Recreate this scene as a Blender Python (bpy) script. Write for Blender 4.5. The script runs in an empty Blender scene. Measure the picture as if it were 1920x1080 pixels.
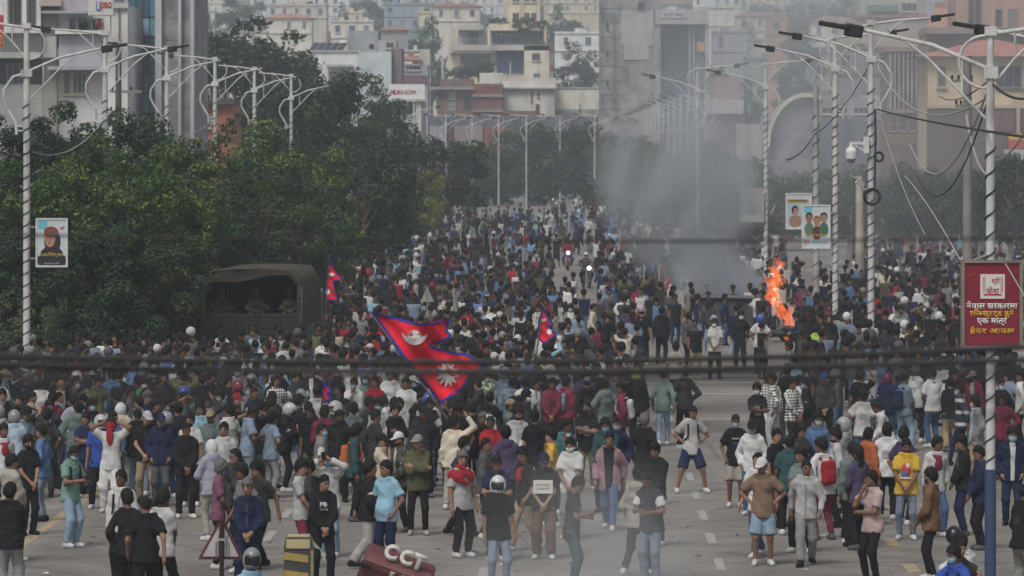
import bpy, bmesh, math, random
import numpy as np
from mathutils import Vector, Matrix
random.seed(7); RNG = np.random.default_rng(7)
SC = bpy.context.scene
COL = SC.collection
# ------------------------------------------------------------------ camera
F = 9267.0            # focal length in photo pixels (1920 wide)
VX, VY, H = 1078.0, 262.0, 6.75   # vanishing point of the street, eye height
cam_d = bpy.data.cameras.new('camera'); cam = bpy.data.objects.new('camera', cam_d); COL.objects.link(cam)
cam.location = (0, 0, H); cam.rotation_euler = (math.radians(90), 0, 0)
cam_d.sensor_width = 36; cam_d.lens = F / 1920 * 36
cam_d.shift_x = (960 - VX) / 1920; cam_d.shift_y = -(540 - VY) / 1920
cam_d.clip_start = 1; cam_d.clip_end = 9000
cam_d.dof.use_dof = True; cam_d.dof.focus_distance = 98; cam_d.dof.aperture_fstop = 5.6
SC.camera = cam
# ------------------------------------------------------------------ sky, sun, exposure (overcast)
W = bpy.data.worlds.new('World'); SC.world = W; W.use_nodes = True
wn = W.node_tree.nodes; wl = W.node_tree.links; wn.clear()
sky = wn.new('ShaderNodeTexSky'); sky.sky_type = 'NISHITA'; sky.sun_disc = False
SUN_EL, SUN_AZ = math.radians(54), math.radians(205)
sky.sun_elevation = SUN_EL; sky.sun_rotation = SUN_AZ; sky.air_density = 1.2; sky.dust_density = 4.0
hs = wn.new('ShaderNodeHueSaturation'); hs.inputs['Saturation'].default_value = 0.25
bg = wn.new('ShaderNodeBackground'); bg.inputs['Strength'].default_value = 0.078
wo = wn.new('ShaderNodeOutputWorld')
wl.new(sky.outputs[0], hs.inputs['Color']); wl.new(hs.outputs[0], bg.inputs[0]); wl.new(bg.outputs[0], wo.inputs[0])
sun_d = bpy.data.lights.new('sun', 'SUN'); sun = bpy.data.objects.new('sun', sun_d); COL.objects.link(sun)
sun_d.energy = 1.5; sun_d.angle = math.radians(18); sun_d.color = (1.0, 0.97, 0.92)
sd = Vector((math.sin(SUN_AZ) * math.cos(SUN_EL), math.cos(SUN_AZ) * math.cos(SUN_EL), math.sin(SUN_EL)))
sun.rotation_euler = sd.to_track_quat('Z', 'Y').to_euler(); sun.location = (0, 0, 200)
SC.view_settings.view_transform = 'Standard'; SC.view_settings.look = 'None'
SC.view_settings.exposure = 0.4; SC.view_settings.gamma = 1.0; SC.view_settings.use_curve_mapping = False
SC.cycles.use_denoising = True
SC.cycles.max_bounces = 5; SC.cycles.diffuse_bounces = 2; SC.cycles.glossy_bounces = 2
SC.cycles.transmission_bounces = 3; SC.cycles.volume_bounces = 1; SC.cycles.transparent_max_bounces = 8
SC.cycles.volume_max_steps = 256
HAZE = 0.0005

def vary(c, r, lo=.85, hi=1.15):
    k = r.uniform(lo, hi); return tuple(min(1, v * k) for v in c)
# ------------------------------------------------------------------ helpers
def at(px, py, d):
    return ((px - VX) / F * d, d, H - (py - VY) / F * d)
def X(px, d): return (px - VX) / F * d
def Z(py, d): return H - (py - VY) / F * d
def dist_of_foot(py): return H * F / (py - VY)
def tag(o, label=None, cat=None, group=None, kind=None):
    if label: o['label'] = label
    if cat: o['category'] = cat
    if group: o['group'] = group
    if kind: o['kind'] = kind
    return o
def thing(name, label, cat, loc=(0, 0, 0), rz=0.0, group=None):
    o = bpy.data.objects.new(name, None); COL.objects.link(o)
    o.empty_display_size = .2
    o.location = loc; o.rotation_euler = (0, 0, rz)
    return tag(o, label, cat, group)
def part(name, me, parent=None, color=None, mat=None, loc=None):
    o = bpy.data.objects.new(name, me); COL.objects.link(o)
    if parent is not None: o.parent = parent
    if color is not None: o.color = (*color[:3], 1)
    if loc is not None: o.location = loc
    if mat is not None:
        if len(me.materials) == 0: me.materials.append(mat)
        elif me.materials[0] is not mat:
            o.material_slots[0].link = 'OBJECT'; o.material_slots[0].material = mat
    return o
def copy_tree(o, parent=None):
    c = o.copy(); COL.objects.link(c); c.parent = parent
    for ch in list(o.children): copy_tree(ch, c)
    return c
def mesh_np(name, V, Fq, smooth=True, mats=(), mi=None):
    """V (n,3), Fq (m,4) or (m,3) numpy -> mesh"""
    me = bpy.data.meshes.new(name)
    V = np.asarray(V, np.float32); Fq = np.asarray(Fq, np.int32); k = Fq.shape[1]
    me.vertices.add(len(V)); me.vertices.foreach_set('co', V.ravel())
    me.loops.add(Fq.size); me.loops.foreach_set('vertex_index', Fq.ravel())
    me.polygons.add(len(Fq))
    me.polygons.foreach_set('loop_start', np.arange(0, Fq.size, k, dtype=np.int32))
    me.polygons.foreach_set('loop_total', np.full(len(Fq), k, np.int32))
    me.polygons.foreach_set('use_smooth', np.full(len(Fq), smooth))
    for m in mats: me.materials.append(m)
    if mi is not None: me.polygons.foreach_set('material_index', np.asarray(mi, np.int32))
    me.update(calc_edges=True)
    return me
class MB:
    def __init__(s): s.v = []; s.f = []; s.m = []; s.sm = []
    def add(s, vs, fs, mi=0, sm=False):
        b = len(s.v); s.v += [tuple(v) for v in vs]
        for f in fs: s.f.append(tuple(i + b for i in f)); s.m.append(mi); s.sm.append(sm)
        return s
    def box(s, x0, x1, y0, y1, z0, z1, mi=0, M=None):
        vs = [(x, y, z) for z in (z0, z1) for y in (y0, y1) for x in (x0, x1)]
        if M is not None: vs = [M @ Vector(v) for v in vs]
        return s.add(vs, [(0, 2, 3, 1), (4, 5, 7, 6), (0, 1, 5, 4), (1, 3, 7, 5), (3, 2, 6, 7), (2, 0, 4, 6)], mi)
    def bbox(s, x0, x1, y0, y1, z0, z1, b=.02, mi=0, M=None):
        """box with chamfered vertical and horizontal edges (24 verts)"""
        bm = bmesh.new(); bmesh.ops.create_cube(bm, size=1)
        for v in bm.verts: v.co = ((x0 + x1) / 2 + v.co.x * (x1 - x0), (y0 + y1) / 2 + v.co.y * (y1 - y0), (z0 + z1) / 2 + v.co.z * (z1 - z0))
        bmesh.ops.bevel(bm, geom=bm.edges[:], offset=b, segments=1, affect='EDGES', profile=.5)
        bm.verts.index_update()
        vs = [M @ v.co if M is not None else v.co.copy() for v in bm.verts]; fs = [[v.index for v in f.verts] for f in bm.faces]
        bm.free(); return s.add(vs, fs, mi)
    def tube(s, pts, r, n=8, mi=0, cap=True, sm=True):
        pts = [Vector(p) for p in pts]
        rs = r if isinstance(r, (list, tuple)) else [r] * len(pts)
        vs = []; fs = []; prev = None
        for i, p in enumerate(pts):
            t = (pts[min(i + 1, len(pts) - 1)] - pts[max(i - 1, 0)])
            if t.length < 1e-9: t = Vector((0, 0, 1))
            t.normalize()
            if prev is None:
                a = Vector((0, 0, 1)) if abs(t.z) < .9 else Vector((1, 0, 0))
                u = t.cross(a).normalized()
            else:
                u = (prev - t * prev.dot(t))
                u = u.normalized() if u.length > 1e-6 else t.orthogonal().normalized()
            w = t.cross(u); prev = u
            for k in range(n):
                a = 2 * math.pi * k / n
                vs.append(p + (u * math.cos(a) + w * math.sin(a)) * rs[i])
        for i in range(len(pts) - 1):
            for k in range(n):
                a = i * n + k; b = i * n + (k + 1) % n
                fs.append((a, b, b + n, a + n))
        s.add(vs, fs, mi, sm)
        if cap:
            m = len(pts) - 1
            s.add([vs[k] for k in range(n)], [tuple(range(n - 1, -1, -1))], mi)
            s.add([vs[m * n + k] for k in range(n)], [tuple(range(n))], mi)
        return s
    def ell(s, c, r, nu=10, nv=6, mi=0, M=None):
        vs = []; fs = []
        for j in range(nv + 1):
            th = math.pi * j / nv
            for i in range(nu):
                ph = 2 * math.pi * i / nu
                v = Vector((r[0] * math.sin(th) * math.cos(ph), r[1] * math.sin(th) * math.sin(ph), r[2] * math.cos(th)))
                if M is not None: v = M @ v
                vs.append(v + Vector(c))
        for j in range(nv):
            for i in range(nu):
                a = j * nu + i; b = j * nu + (i + 1) % nu
                fs.append((a, a + nu, b + nu, b))
        return s.add(vs, fs, mi, True)
    def mesh(s, name, mats=()):
        me = bpy.data.meshes.new(name); me.from_pydata(s.v, [], s.f)
        for m in mats: me.materials.append(m)
        me.polygons.foreach_set('material_index', s.m); me.polygons.foreach_set('use_smooth', s.sm)
        me.update(); return me
    def build(s, name, mat, parent=None, color=None, loc=None):
        mats = mat if isinstance(mat, (list, tuple)) else [mat]
        return part(name, s.mesh(name, mats), parent, color, None, loc)

# ------------------------------------------------------------------ materials
def mat_new(name):
    m = bpy.data.materials.new(name); m.use_nodes = True
    nt = m.node_tree; b = nt.nodes['Principled BSDF']
    return m, nt.nodes, nt.links, b
def mat_obj(name, rough=.85, nscale=6, lo=.8, hi=1.15, spec=.3, detail=4, bump=0, coord='Object', stretch=None, streak=None, metallic=0):
    """base colour = object colour, broken up by fine procedural variation"""
    m, n, l, b = mat_new(name)
    oi = n.new('ShaderNodeObjectInfo'); tc = n.new('ShaderNodeTexCoord')
    nz = n.new('ShaderNodeTexNoise'); nz.inputs['Scale'].default_value = nscale; nz.inputs['Detail'].default_value = detail
    src = tc.outputs[coord]
    if stretch:
        mp = n.new('ShaderNodeMapping'); mp.inputs['Scale'].default_value = stretch; l.new(src, mp.inputs[0]); src = mp.outputs[0]
    l.new(src, nz.inputs['Vector'])
    mr = n.new('ShaderNodeMapRange'); mr.inputs[1].default_value = .3; mr.inputs[2].default_value = .7
    mr.inputs[3].default_value = lo; mr.inputs[4].default_value = hi; l.new(nz.outputs[0], mr.inputs[0])
    mx = n.new('ShaderNodeVectorMath'); mx.operation = 'SCALE'
    l.new(oi.outputs['Color'], mx.inputs[0]); l.new(mr.outputs[0], mx.inputs['Scale'])
    out = mx.outputs[0]
    if streak:
        n2 = n.new('ShaderNodeTexNoise'); n2.inputs['Scale'].default_value = 1.0; n2.inputs['Detail'].default_value = 6
        mp2 = n.new('ShaderNodeMapping'); mp2.inputs['Scale'].default_value = streak; l.new(tc.outputs[coord], mp2.inputs[0]); l.new(mp2.outputs[0], n2.inputs['Vector'])
        r2 = n.new('ShaderNodeMapRange'); r2.inputs[1].default_value = .5; r2.inputs[2].default_value = .75; r2.inputs[3].default_value = 1.0; r2.inputs[4].default_value = .5
        l.new(n2.outputs[0], r2.inputs[0])
        m2 = n.new('ShaderNodeVectorMath'); m2.operation = 'SCALE'; l.new(out, m2.inputs[0]); l.new(r2.outputs[0], m2.inputs['Scale']); out = m2.outputs[0]
    l.new(out, b.inputs['Base Color'])
    b.inputs['Roughness'].default_value = rough; b.inputs['Specular IOR Level'].default_value = spec; b.inputs['Metallic'].default_value = metallic
    if bump:
        bp = n.new('ShaderNodeBump'); bp.inputs['Strength'].default_value = bump; bp.inputs['Distance'].default_value = .02
        l.new(nz.outputs[0], bp.inputs['Height']); l.new(bp.outputs[0], b.inputs['Normal'])
    return m
def mat_flat(name, col, rough=.6, spec=.4, lo=.85, hi=1.12, nscale=4, metallic=0):
    m, n, l, b = mat_new(name)
    tc = n.new('ShaderNodeTexCoord'); nz = n.new('ShaderNodeTexNoise'); nz.inputs['Scale'].default_value = nscale; nz.inputs['Detail'].default_value = 5
    l.new(tc.outputs['Object'], nz.inputs['Vector'])
    cr = n.new('ShaderNodeValToRGB'); cr.color_ramp.elements[0].position = .3; cr.color_ramp.elements[1].position = .7
    cr.color_ramp.elements[0].color = (*[c * lo for c in col], 1); cr.color_ramp.elements[1].color = (*[min(1, c * hi) for c in col], 1)
    l.new(nz.outputs[0], cr.inputs[0]); l.new(cr.outputs[0], b.inputs['Base Color'])
    b.inputs['Roughness'].default_value = rough; b.inputs['Specular IOR Level'].default_value = spec; b.inputs['Metallic'].default_value = metallic
    return m
def mat_emit(name, col, strength):
    m, n, l, b = mat_new(name)
    b.inputs['Base Color'].default_value = (*col, 1); b.inputs['Emission Color'].default_value = (*col, 1); b.inputs['Emission Strength'].default_value = strength
    return m
FAB = mat_obj('cloth', .9, 7, .86, 1.1, .15, bump=.25)
SKIN = mat_obj('skin', .55, 14, .88, 1.1, .35)
HAIR = mat_obj('hair', .65, 60, .5, 1.4, .15, bump=.4)
PLA = mat_obj('hard_plastic', .3, 8, .9, 1.08, .5)
PLASTER = mat_obj('plaster', .85, .6, .80, 1.08, .2, 7, streak=(.7, .7, .07))
CONCRETE = mat_obj('concrete', .9, .8, .55, 1.25, .2, 8, streak=(.8, .8, .06))
PAINT = mat_obj('paint', .45, 3, .86, 1.06, .4)
METAL = mat_obj('painted_metal', .5, 2.5, .75, 1.08, .4, 6, streak=(5, 5, .6))
ROOFM = mat_obj('roof_sheet', .7, 1.2, .75, 1.12, .3, 6)
GLASS = mat_obj('window_glass', .08, .25, .6, 1.5, .6, 3)
PRINT = mat_obj('flat_print', .5, 3, .95, 1.05, .3)
DARK = (.02, .02, .022)
EYE = mat_flat('eye', (.015, .012, .012), .2)
BROW = mat_flat('brow', (.012, .010, .009), .8)
LIP = mat_flat('lip', (.16, .05, .045), .5)
# ------------------------------------------------------------------ implicit-surface figures
def snet(D, org, h):
    """surface nets: D scalar grid (negative inside) -> verts, quads"""
    S = D < 0
    nx, ny, nz = D.shape
    off = [(i, j, k) for i in (0, 1) for j in (0, 1) for k in (0, 1)]
    cnt = np.zeros((nx - 1, ny - 1, nz - 1), np.int8)
    for i, j, k in off: cnt += S[i:nx - 1 + i, j:ny - 1 + j, k:nz - 1 + k]
    mask = (cnt > 0) & (cnt < 8)
    I = np.argwhere(mask)
    if len(I) == 0: return np.zeros((0, 3)), np.zeros((0, 4), int)
    vals = np.stack([D[I[:, 0] + i, I[:, 1] + j, I[:, 2] + k] for i, j, k in off], 1)
    acc = np.zeros((len(I), 3)); c = np.zeros(len(I))
    offa = np.array(off, float)
    for a in range(8):
        for b in range(a + 1, 8):
            if abs(offa[a] - offa[b]).sum() != 1: continue
            va, vb = vals[:, a], vals[:, b]
            cr = (va < 0) != (vb < 0)
            t = np.where(cr, va / np.where(cr, va - vb, 1), 0)
            acc += np.where(cr[:, None], offa[a] + (offa[b] - offa[a]) * t[:, None], 0); c += cr
    V = (I + acc / c[:, None]) * h + org
    idx = -np.ones(mask.shape, np.int64); idx[mask] = np.arange(len(I))
    Fs = []
    for ax in range(3):
        sl0 = [slice(None)] * 3; sl1 = [slice(None)] * 3; sl0[ax] = slice(0, -1); sl1[ax] = slice(1, None)
        A = S[tuple(sl0)]; B = S[tuple(sl1)]
        E = np.argwhere(A != B)
        o1, o2 = [(1, 2), (2, 0), (0, 1)][ax]
        ok = (E[:, o1] > 0) & (E[:, o2] > 0) & (E[:, o1] < D.shape[o1] - 1) & (E[:, o2] < D.shape[o2] - 1)
        E = E[ok]; a = A[tuple(E.T)]
        def cell(d1, d2):
            Q = E.copy(); Q[:, o1] += d1; Q[:, o2] += d2; return idx[Q[:, 0], Q[:, 1], Q[:, 2]]
        q = np.stack([cell(-1, -1), cell(0, -1), cell(0, 0), cell(-1, 0)], 1)
        q[~a] = q[~a][:, ::-1]
        Fs.append(q)
    Q = np.concatenate(Fs); Q = Q[(Q >= 0).all(1)]
    return V, Q
def smin(a, b, k):
    h = np.clip(.5 + .5 * (b - a) / k, 0, 1)
    return b + (a - b) * h - k * h * (1 - h)
def seg(P, a, b):
    a = np.asarray(a, float); b = np.asarray(b, float); ab = b - a
    tr = ((P - a) @ ab) / (ab @ ab + 1e-12); t = np.clip(tr, 0, 1)
    return np.linalg.norm(P - a - t[:, None] * ab, axis=1), t, tr
def cone(P, a, b, r0, r1):
    d, t, _ = seg(P, a, b); return d - (r0 + (r1 - r0) * t)
def elps(P, c, r):
    q = P - np.asarray(c); r = np.asarray(r, float)
    k0 = np.linalg.norm(q / r, axis=1); k1 = np.linalg.norm(q / (r * r), axis=1) + 1e-9
    return k0 * (k0 - 1) / k1
def rbox(P, c, hh, r):
    q = np.abs(P - np.asarray(c)) - (np.asarray(hh) - r)
    return np.linalg.norm(np.maximum(q, 0), axis=1) + np.minimum(q.max(1), 0) - r
def rotm(rx, ry, rz): return np.array((Matrix.Rotation(rz, 3, 'Z') @ Matrix.Rotation(ry, 3, 'Y') @ Matrix.Rotation(rx, 3, 'X')))
def nrm(v): v = np.asarray(v, float); return v / (np.linalg.norm(v) + 1e-9)
def ik(a, c, l1, l2, hint):
    a = np.asarray(a, float); c = np.asarray(c, float); v = c - a; L = np.linalg.norm(v)
    if L > (l1 + l2) * .995: c = a + v / L * (l1 + l2) * .995; v = c - a; L = np.linalg.norm(v)
    x = (l1 * l1 - l2 * l2 + L * L) / (2 * L); h = math.sqrt(max(l1 * l1 - x * x, 0)); u = v / L
    p = np.asarray(hint, float); p = p - u * (p @ u); p = nrm(p)
    return a + u * x + p * h, c
TZ = np.array([-.15, -.04, .10, .22, .36, .47, .53, .58])
TX = np.array([.07, .155, .150, .135, .155, .165, .115, .06])
TY = np.array([.07, .110, .103, .095, .115, .102, .075, .052])
HS = 1.06
class Fig:
    """one posed figure; local axes: faces -Y, up Z, ground at z=0; 1.72 m tall"""
    def __init__(s, kind, seed=0):
        r = random.Random(kind + str(seed)); j = lambda a: r.uniform(-a, a)
        s.kind = kind; s.seed = seed; s.rnd = r
        ph = .895; lean = .02 + j(.03); side = j(.03); twist = j(.15); hy = j(.8); hp = .05 + j(.12)
        st = .10 + r.uniform(0, .05)
        feet = [[-st, .02 + j(.06), .085], [st, .02 + j(.06), .085]]
        w = [[-.25 + j(.02), -.03 + j(.06), .84 + j(.02)], [.25 + j(.02), -.03 + j(.06), .84 + j(.02)]]
        eh = [[-.4, .6, -.3], [.4, .6, -.3]]; kf = [[-.15, -1, 0], [.15, -1, 0]]
        if kind == 'stand' and seed % 3 == 1: w[0] = [-.06, -.22, .93]; w[1] = [.07, -.21, .95]; eh = [[-1, .4, 0], [1, .4, 0]]
        if kind == 'stand' and seed % 3 == 2: w[1] = [.22, -.02, .90]; eh[1] = [1, .7, 0]; feet[1][1] -= .1; side = .04
        if kind == 'akimbo': w = [[-.175, -.03, 1.0], [.175, -.03, 1.0]]; eh = [[-1, .35, .1], [1, .35, .1]]
        if kind == 'crossed': w = [[.10, -.20, 1.17], [-.10, -.205, 1.21]]; eh = [[-.9, -.25, -.6], [.9, -.25, -.6]]
        if kind == 'phone': w = [[-.07, -.30, 1.13 + j(.05)], [.08, -.29, 1.10]]; eh = [[-.6, .3, -.6], [.6, .3, -.6]]; hp = .45; lean = .08; hy = 0
        if kind == 'hands': w = [[-.05, -.21, .94], [.05, -.22, .92]]; eh = [[-.9, .3, 0], [.9, .3, 0]]; hp = .2
        if kind == 'photo': w = [[-.12, -.24, 1.60], [.10, -.26, 1.62]]; eh = [[-1, -.4, .1], [1, -.4, .1]]; hy = 0
        if kind == 'headhands': w = [[-.13, .0, 1.66], [.13, .0, 1.66]]; eh = [[-1, -.15, .15], [1, -.15, .15]]; hy = 0; lean = -.03
        if kind == 'chin': w = [[-.02, -.20, 1.42], [-.05, -.19, 1.10]]; eh = [[-.5, -.3, -1], [.8, .1, -.4]]; hy = -.3
        if kind == 'raise': w = [[-.22, -.22, 1.72], [.25, -.04, .85]]; eh = [[-1, -.3, .1], [.4, .6, -.3]]
        if kind == 'pockets': w = [[-.20, -.06, .93], [.20, -.06, .93]]; eh = [[-.8, .8, 0], [.8, .8, 0]]
        if kind == 'walk':
            sg = 1 if seed % 2 else -1
            feet = [[-.09, -.26 * sg, .085 + (0 if sg > 0 else .03)], [.09, .26 * sg, .085 + (.03 if sg > 0 else 0)]]; ph = .875
            w = [[-.26, .16 * sg, .88], [.26, -.18 * sg, .90]]; lean = .06
        if kind == 'wide': feet = [[-.30, .02, .085], [.31, -.02, .085]]; ph = .86; w = [[-.16, -.05, .98], [.16, -.05, .98]]; eh = [[-1, .35, .1], [1, .35, .1]]; hp = .3
        if kind == 'sit':
            ph = .16; lean = .22; feet = [[-.16, -.52, .085], [.14, -.50, .085]]; kf = [[-.2, -.2, 1], [.2, -.2, 1]]
            w = [[-.08, -.42, .40], [.10, -.42, .41]]; eh = [[-1, .2, 0], [1, .2, 0]]; hp = .1
        if kind == 'ride':
            ph = .80; lean = .15; feet = [[-.20, -.12, .32], [.20, -.12, .32]]; kf = [[-.5, -1, .6], [.5, -1, .6]]
            w = [[-.30, -.48, 1.05], [.30, -.48, 1.05]]; eh = [[-1, .3, -.5], [1, .3, -.5]]; hy = 0
        if kind == 'lean': lean = .35; w = [[-.2, -.35, .85], [.2, -.38, .9]]; hp = .3
        s.pel = np.array([0, .0, ph]); s.R = rotm(lean, side, twist)
        T = lambda v: s.pel + s.R @ np.asarray(v, float)
        s.T = T; s.neck = T((0, .005, .56)); s.Rh = s.R @ rotm(hp - lean * .6, j(.08), hy)
        s.hc = T((0, -.005, .60)) + s.Rh @ np.array((0, -.012, .114))
        s.sh = [T((-.168, .005, .485)), T((.168, .005, .485))]
        s.el = []; s.wr = []
        for i in (0, 1):
            e, c = ik(s.sh[i], w[i], .285, .255, eh[i]); s.el.append(e); s.wr.append(c)
        s.hip = [s.pel + rotm(0, side, twist * .5) @ np.array((-.088, 0, -.01)), s.pel + rotm(0, side, twist * .5) @ np.array((.088, 0, -.01))]
        s.kn = []; s.an = []
        for i in (0, 1):
            e, c = ik(s.hip[i], feet[i], .42, .41, kf[i]); s.kn.append(e); s.an.append(c)
        s.fd = [nrm((-.22 + j(.12), -1, 0)), nrm((.22 + j(.12), -1, 0))]
        s.ph = [r.uniform(0, 6.28) for _ in range(9)]
    def noise(s, P, f=1.0):
        p = s.ph
        return (np.sin(17 * f * P[:, 0] + 9 * f * P[:, 2] + p[0]) * np.sin(13 * f * P[:, 2] - 11 * f * P[:, 1] + p[1]) +
                .6 * np.sin(31 * f * P[:, 2] + 21 * f * P[:, 0] + p[2]) * np.sin(27 * f * P[:, 1] + 8 * f * P[:, 2] + p[3]))
    def loc(s, P): return (P - s.pel) @ s.R
    def torso(s, P, o=0., hip=0., belly=0.):
        q = s.loc(P); z = q[:, 2]
        rx = np.interp(z, TZ, TX) + o; ry = np.interp(z, TZ, TY) + o
        if hip:
            fl = np.interp(z, [-.2, -.02, .2, .36], [.206, .190, .160, .13]); fy = np.interp(z, [-.2, -.02, .2, .36], [.138, .132, .110, .09]); rx = np.maximum(rx, fl + o); ry = np.maximum(ry, fy + o)
        y = q[:, 1]
        if belly:
            bl = belly * np.exp(-((z - .1) / .13) ** 2); ry = ry + bl * .5; y = y + bl * .5
        k = np.sqrt((q[:, 0] / rx) ** 2 + (y / ry) ** 2)
        d = (k - 1) * np.minimum(rx, ry)
        return np.maximum(d, np.maximum(z - .585 - o, -.16 - z - o * 2 - hip * 6))
    def head(s, P):
        q = (P - s.hc) @ s.Rh / HS
        d = elps(q, (0, .005, .01), (.074, .094, .108))
        d = smin(d, elps(q, (0, -.022, -.055), (.054, .062, .062)), .03)
        d = smin(d, np.minimum(cone(q, (0, -.088, .018), (0, -.104, -.022), .008, .015), 9), .014)
        d = np.minimum(d, np.minimum(elps(q, (-.077, .012, -.005), (.012, .022, .033)), elps(q, (.077, .012, -.005), (.012, .022, .033))))
        return smin(d * HS, cone(P, s.neck - s.R @ np.array((0, 0, .03)), s.hc - s.Rh @ np.array((0, -.02, .04)), .056, .052), .025)
    def arm(s, P, i, o=0., o2=None):
        o2 = o if o2 is None else o2
        return smin(cone(P, s.sh[i], s.el[i], .056 + o, .042 + o), cone(P, s.el[i], s.wr[i], .042 + o2, .028 + o2), .02)
    def hand(s, P, i):
        h = nrm(s.wr[i] - s.el[i]); return cone(P, s.wr[i], s.wr[i] + h * .075, .028, .036)
    def leg(s, P, i, o=0., o2=None, o3=None):
        o2 = o if o2 is None else o2; o3 = o2 if o3 is None else o3
        return smin(cone(P, s.hip[i], s.kn[i], .088 + o, .058 + o2), cone(P, s.kn[i], s.an[i], .057 + o2, .038 + o3), .03)
    def foot(s, P, i, o=0.):
        a = s.an[i]; f = s.fd[i]
        up = np.array((0, 0, 1.))
        heel = a - f * .045 - up * .038; toe = a + f * .145 - up * .050
        d = cone(P, heel, toe, .042 + o, .036 + o); d = smin(d, cone(P, a + up * .02, heel + f * .03, .038 + o, .04 + o), .03)
        return np.maximum(d, (a[2] - .085) - P[:, 2])
    # ---- whole parts
    def f_body(s, P):
        d = s.torso(P)
        for i in (0, 1):
            d = smin(d, s.arm(P, i), .045); d = smin(d, s.leg(P, i), .04); d = smin(d, s.hand(P, i), .02); d = smin(d, s.foot(P, i), .02)
        return smin(d, s.head(P), .02)
    def f_top(s, P, sleeve='short', o=.018, hem=-.115, amp=.006, open_=0., belly=0., hood=False):
        q = s.loc(P)
        d = s.torso(P, o, .05, belly)
        for i in (0, 1):
            if sleeve == 'none': 
                a = cone(P, s.sh[i], s.sh[i] + (s.el[i] - s.sh[i]) * .12, .05 + o, .05 + o)
            else:
                dd, t, tr = seg(P, s.sh[i], s.el[i]); L = .285
                if sleeve == 'short':
                    a = np.maximum(dd - (.058 + o + .012 * t), (tr - .74) * L)
                else:
                    dd2, t2, tr2 = seg(P, s.el[i], s.wr[i])
                    a = smin(dd - (.058 + o - .008 * t), np.maximum(dd2 - (.050 + o - .012 * t2), (tr2 - .97) * .255), .03)
            d = smin(d, a, .05)
        d = d + amp * 1.25 * s.noise(P) + amp * .7 * s.noise(P, 2.1) * np.interp(q[:, 2], [-.15, .15, .45], [1, .9, .35])
        d = np.maximum(d, hem - q[:, 2])
        if hood: d = smin(d, elps(q, (0, .085, .535), (.115, .075, .085)), .03)
        nd, t, tr = seg(P, s.neck - s.R @ np.array((0, 0, .05)), s.hc)
        d = np.maximum(d, np.where(q[:, 2] > .47, .062 + (.012 if not hood else .0) - nd, -1))
        if open_:
            wq = open_ * (1.0 + .9 * (q[:, 2] - .1)); d = np.maximum(d, np.where(q[:, 1] < -.01, wq - np.abs(q[:, 0]), -1))
        return d
    def f_bottom(s, P, loose=.012, short=False, amp=.006):
        q = s.loc(P)
        d = np.maximum(s.torso(P, .014), q[:, 2] - .06)
        for i in (0, 1):
            dd, t, tr = seg(P, s.hip[i], s.kn[i]); d2, t2, tr2 = seg(P, s.kn[i], s.an[i])
            if short: a = np.maximum(dd - (.094 + .012 * t + loose), (tr - .93) * .42)
            else: a = smin(dd - (.094 - .022 * t + loose), np.maximum(d2 - (.068 - .012 * t2 + loose * 1.3), (tr2 - .97) * .41), .03)
            d = smin(d, a, .035)
        return d + amp * (s.noise(P, 1.2) + .6 * s.noise(P, 2.3)) * np.interp(P[:, 2], [0, .5, 1], [1.2, .8, .5])
    def f_shoe(s, P, i): return np.maximum(s.foot(P, i, .010), P[:, 2] - s.an[i][2] - .03)
    def hq(s, P): return (P - s.hc) @ s.Rh / HS
    def f_hair(s, P, style='short'):
        q = s.hq(P); o = {'short': .020, 'bushy': .030, 'long': .022, 'fade': .011}[style]
        d = elps(q, (0, .012, .02 + o * .4), (.073 + o, .093 + o, .106 + o)) + .010 * np.sin(70 * q[:, 0] + s.ph[4]) * np.sin(60 * q[:, 1] + 40 * q[:, 2] + s.ph[5])
        d = np.maximum(d, np.interp(q[:, 1], [-.11, -.07, -.03, .02, .06, .1], [.068, .056, .024, -.02, -.06, -.078]) - q[:, 2])
        d = np.maximum(d, -.075 - q[:, 2])
        if style == 'long': d = smin(d, elps(q, (0, .06, -.16), (.085, .05, .20)), .04)
        return d
    def f_mask(s, P):
        q = s.hq(P)
        d = smin(elps(q, (0, .0, .0), (.081, .103, .112)), elps(q, (0, -.03, -.055), (.064, .072, .064)), .03)
        d = np.maximum(d, q[:, 2] + .008); d = np.maximum(d, -.105 - q[:, 2]); return np.maximum(d, q[:, 1] + .015)
    def f_beard(s, P):
        q = s.hq(P)
        d = smin(elps(q, (0, .004, .008), (.079, .099, .112)), elps(q, (0, -.024, -.058), (.060, .067, .066)), .03)
        d = np.maximum(d, q[:, 2] + .035); d = np.maximum(d, q[:, 1] - .02); return np.maximum(d, .022 - np.linalg.norm((q - np.array((0, -.1, -.055))) * np.array((1, 1, 1.6)), axis=1))
    def f_cap(s, P):
        q = s.hq(P); d = elps(q, (0, .010, .026), (.097, .118, .126)); d = np.maximum(d, .032 - q[:, 2])
        br = np.maximum(elps(q, (0, -.10, .040), (.082, .10, .05)), np.abs(q[:, 2] - .036 - .15 * (q[:, 1] + .1)) - .011)
        return np.minimum(d, br)
    def f_helmet(s, P):
        q = s.hq(P); d = elps(q, (0, .006, .012), (.125, .148, .148)) 
        d = np.maximum(d, -.115 - q[:, 2])
        win = np.maximum(np.abs(q[:, 2] + .0) - .055, np.maximum(np.abs(q[:, 0]) - .10, q[:, 1] + .03))
        inner = elps(q, (0, .0, -.01), (.088, .108, .12))
        return np.maximum(np.maximum(d, -win), -inner)
    def f_visor(s, P):
        q = s.hq(P); d = elps(q, (0, .004, .012), (.117, .140, .142)); 
        return np.maximum(d, np.maximum(np.maximum(np.abs(q[:, 2] + .0) - .06, np.abs(q[:, 0]) - .105), np.maximum(q[:, 1] + .06, .112 - np.linalg.norm(q, axis=1))))
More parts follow.
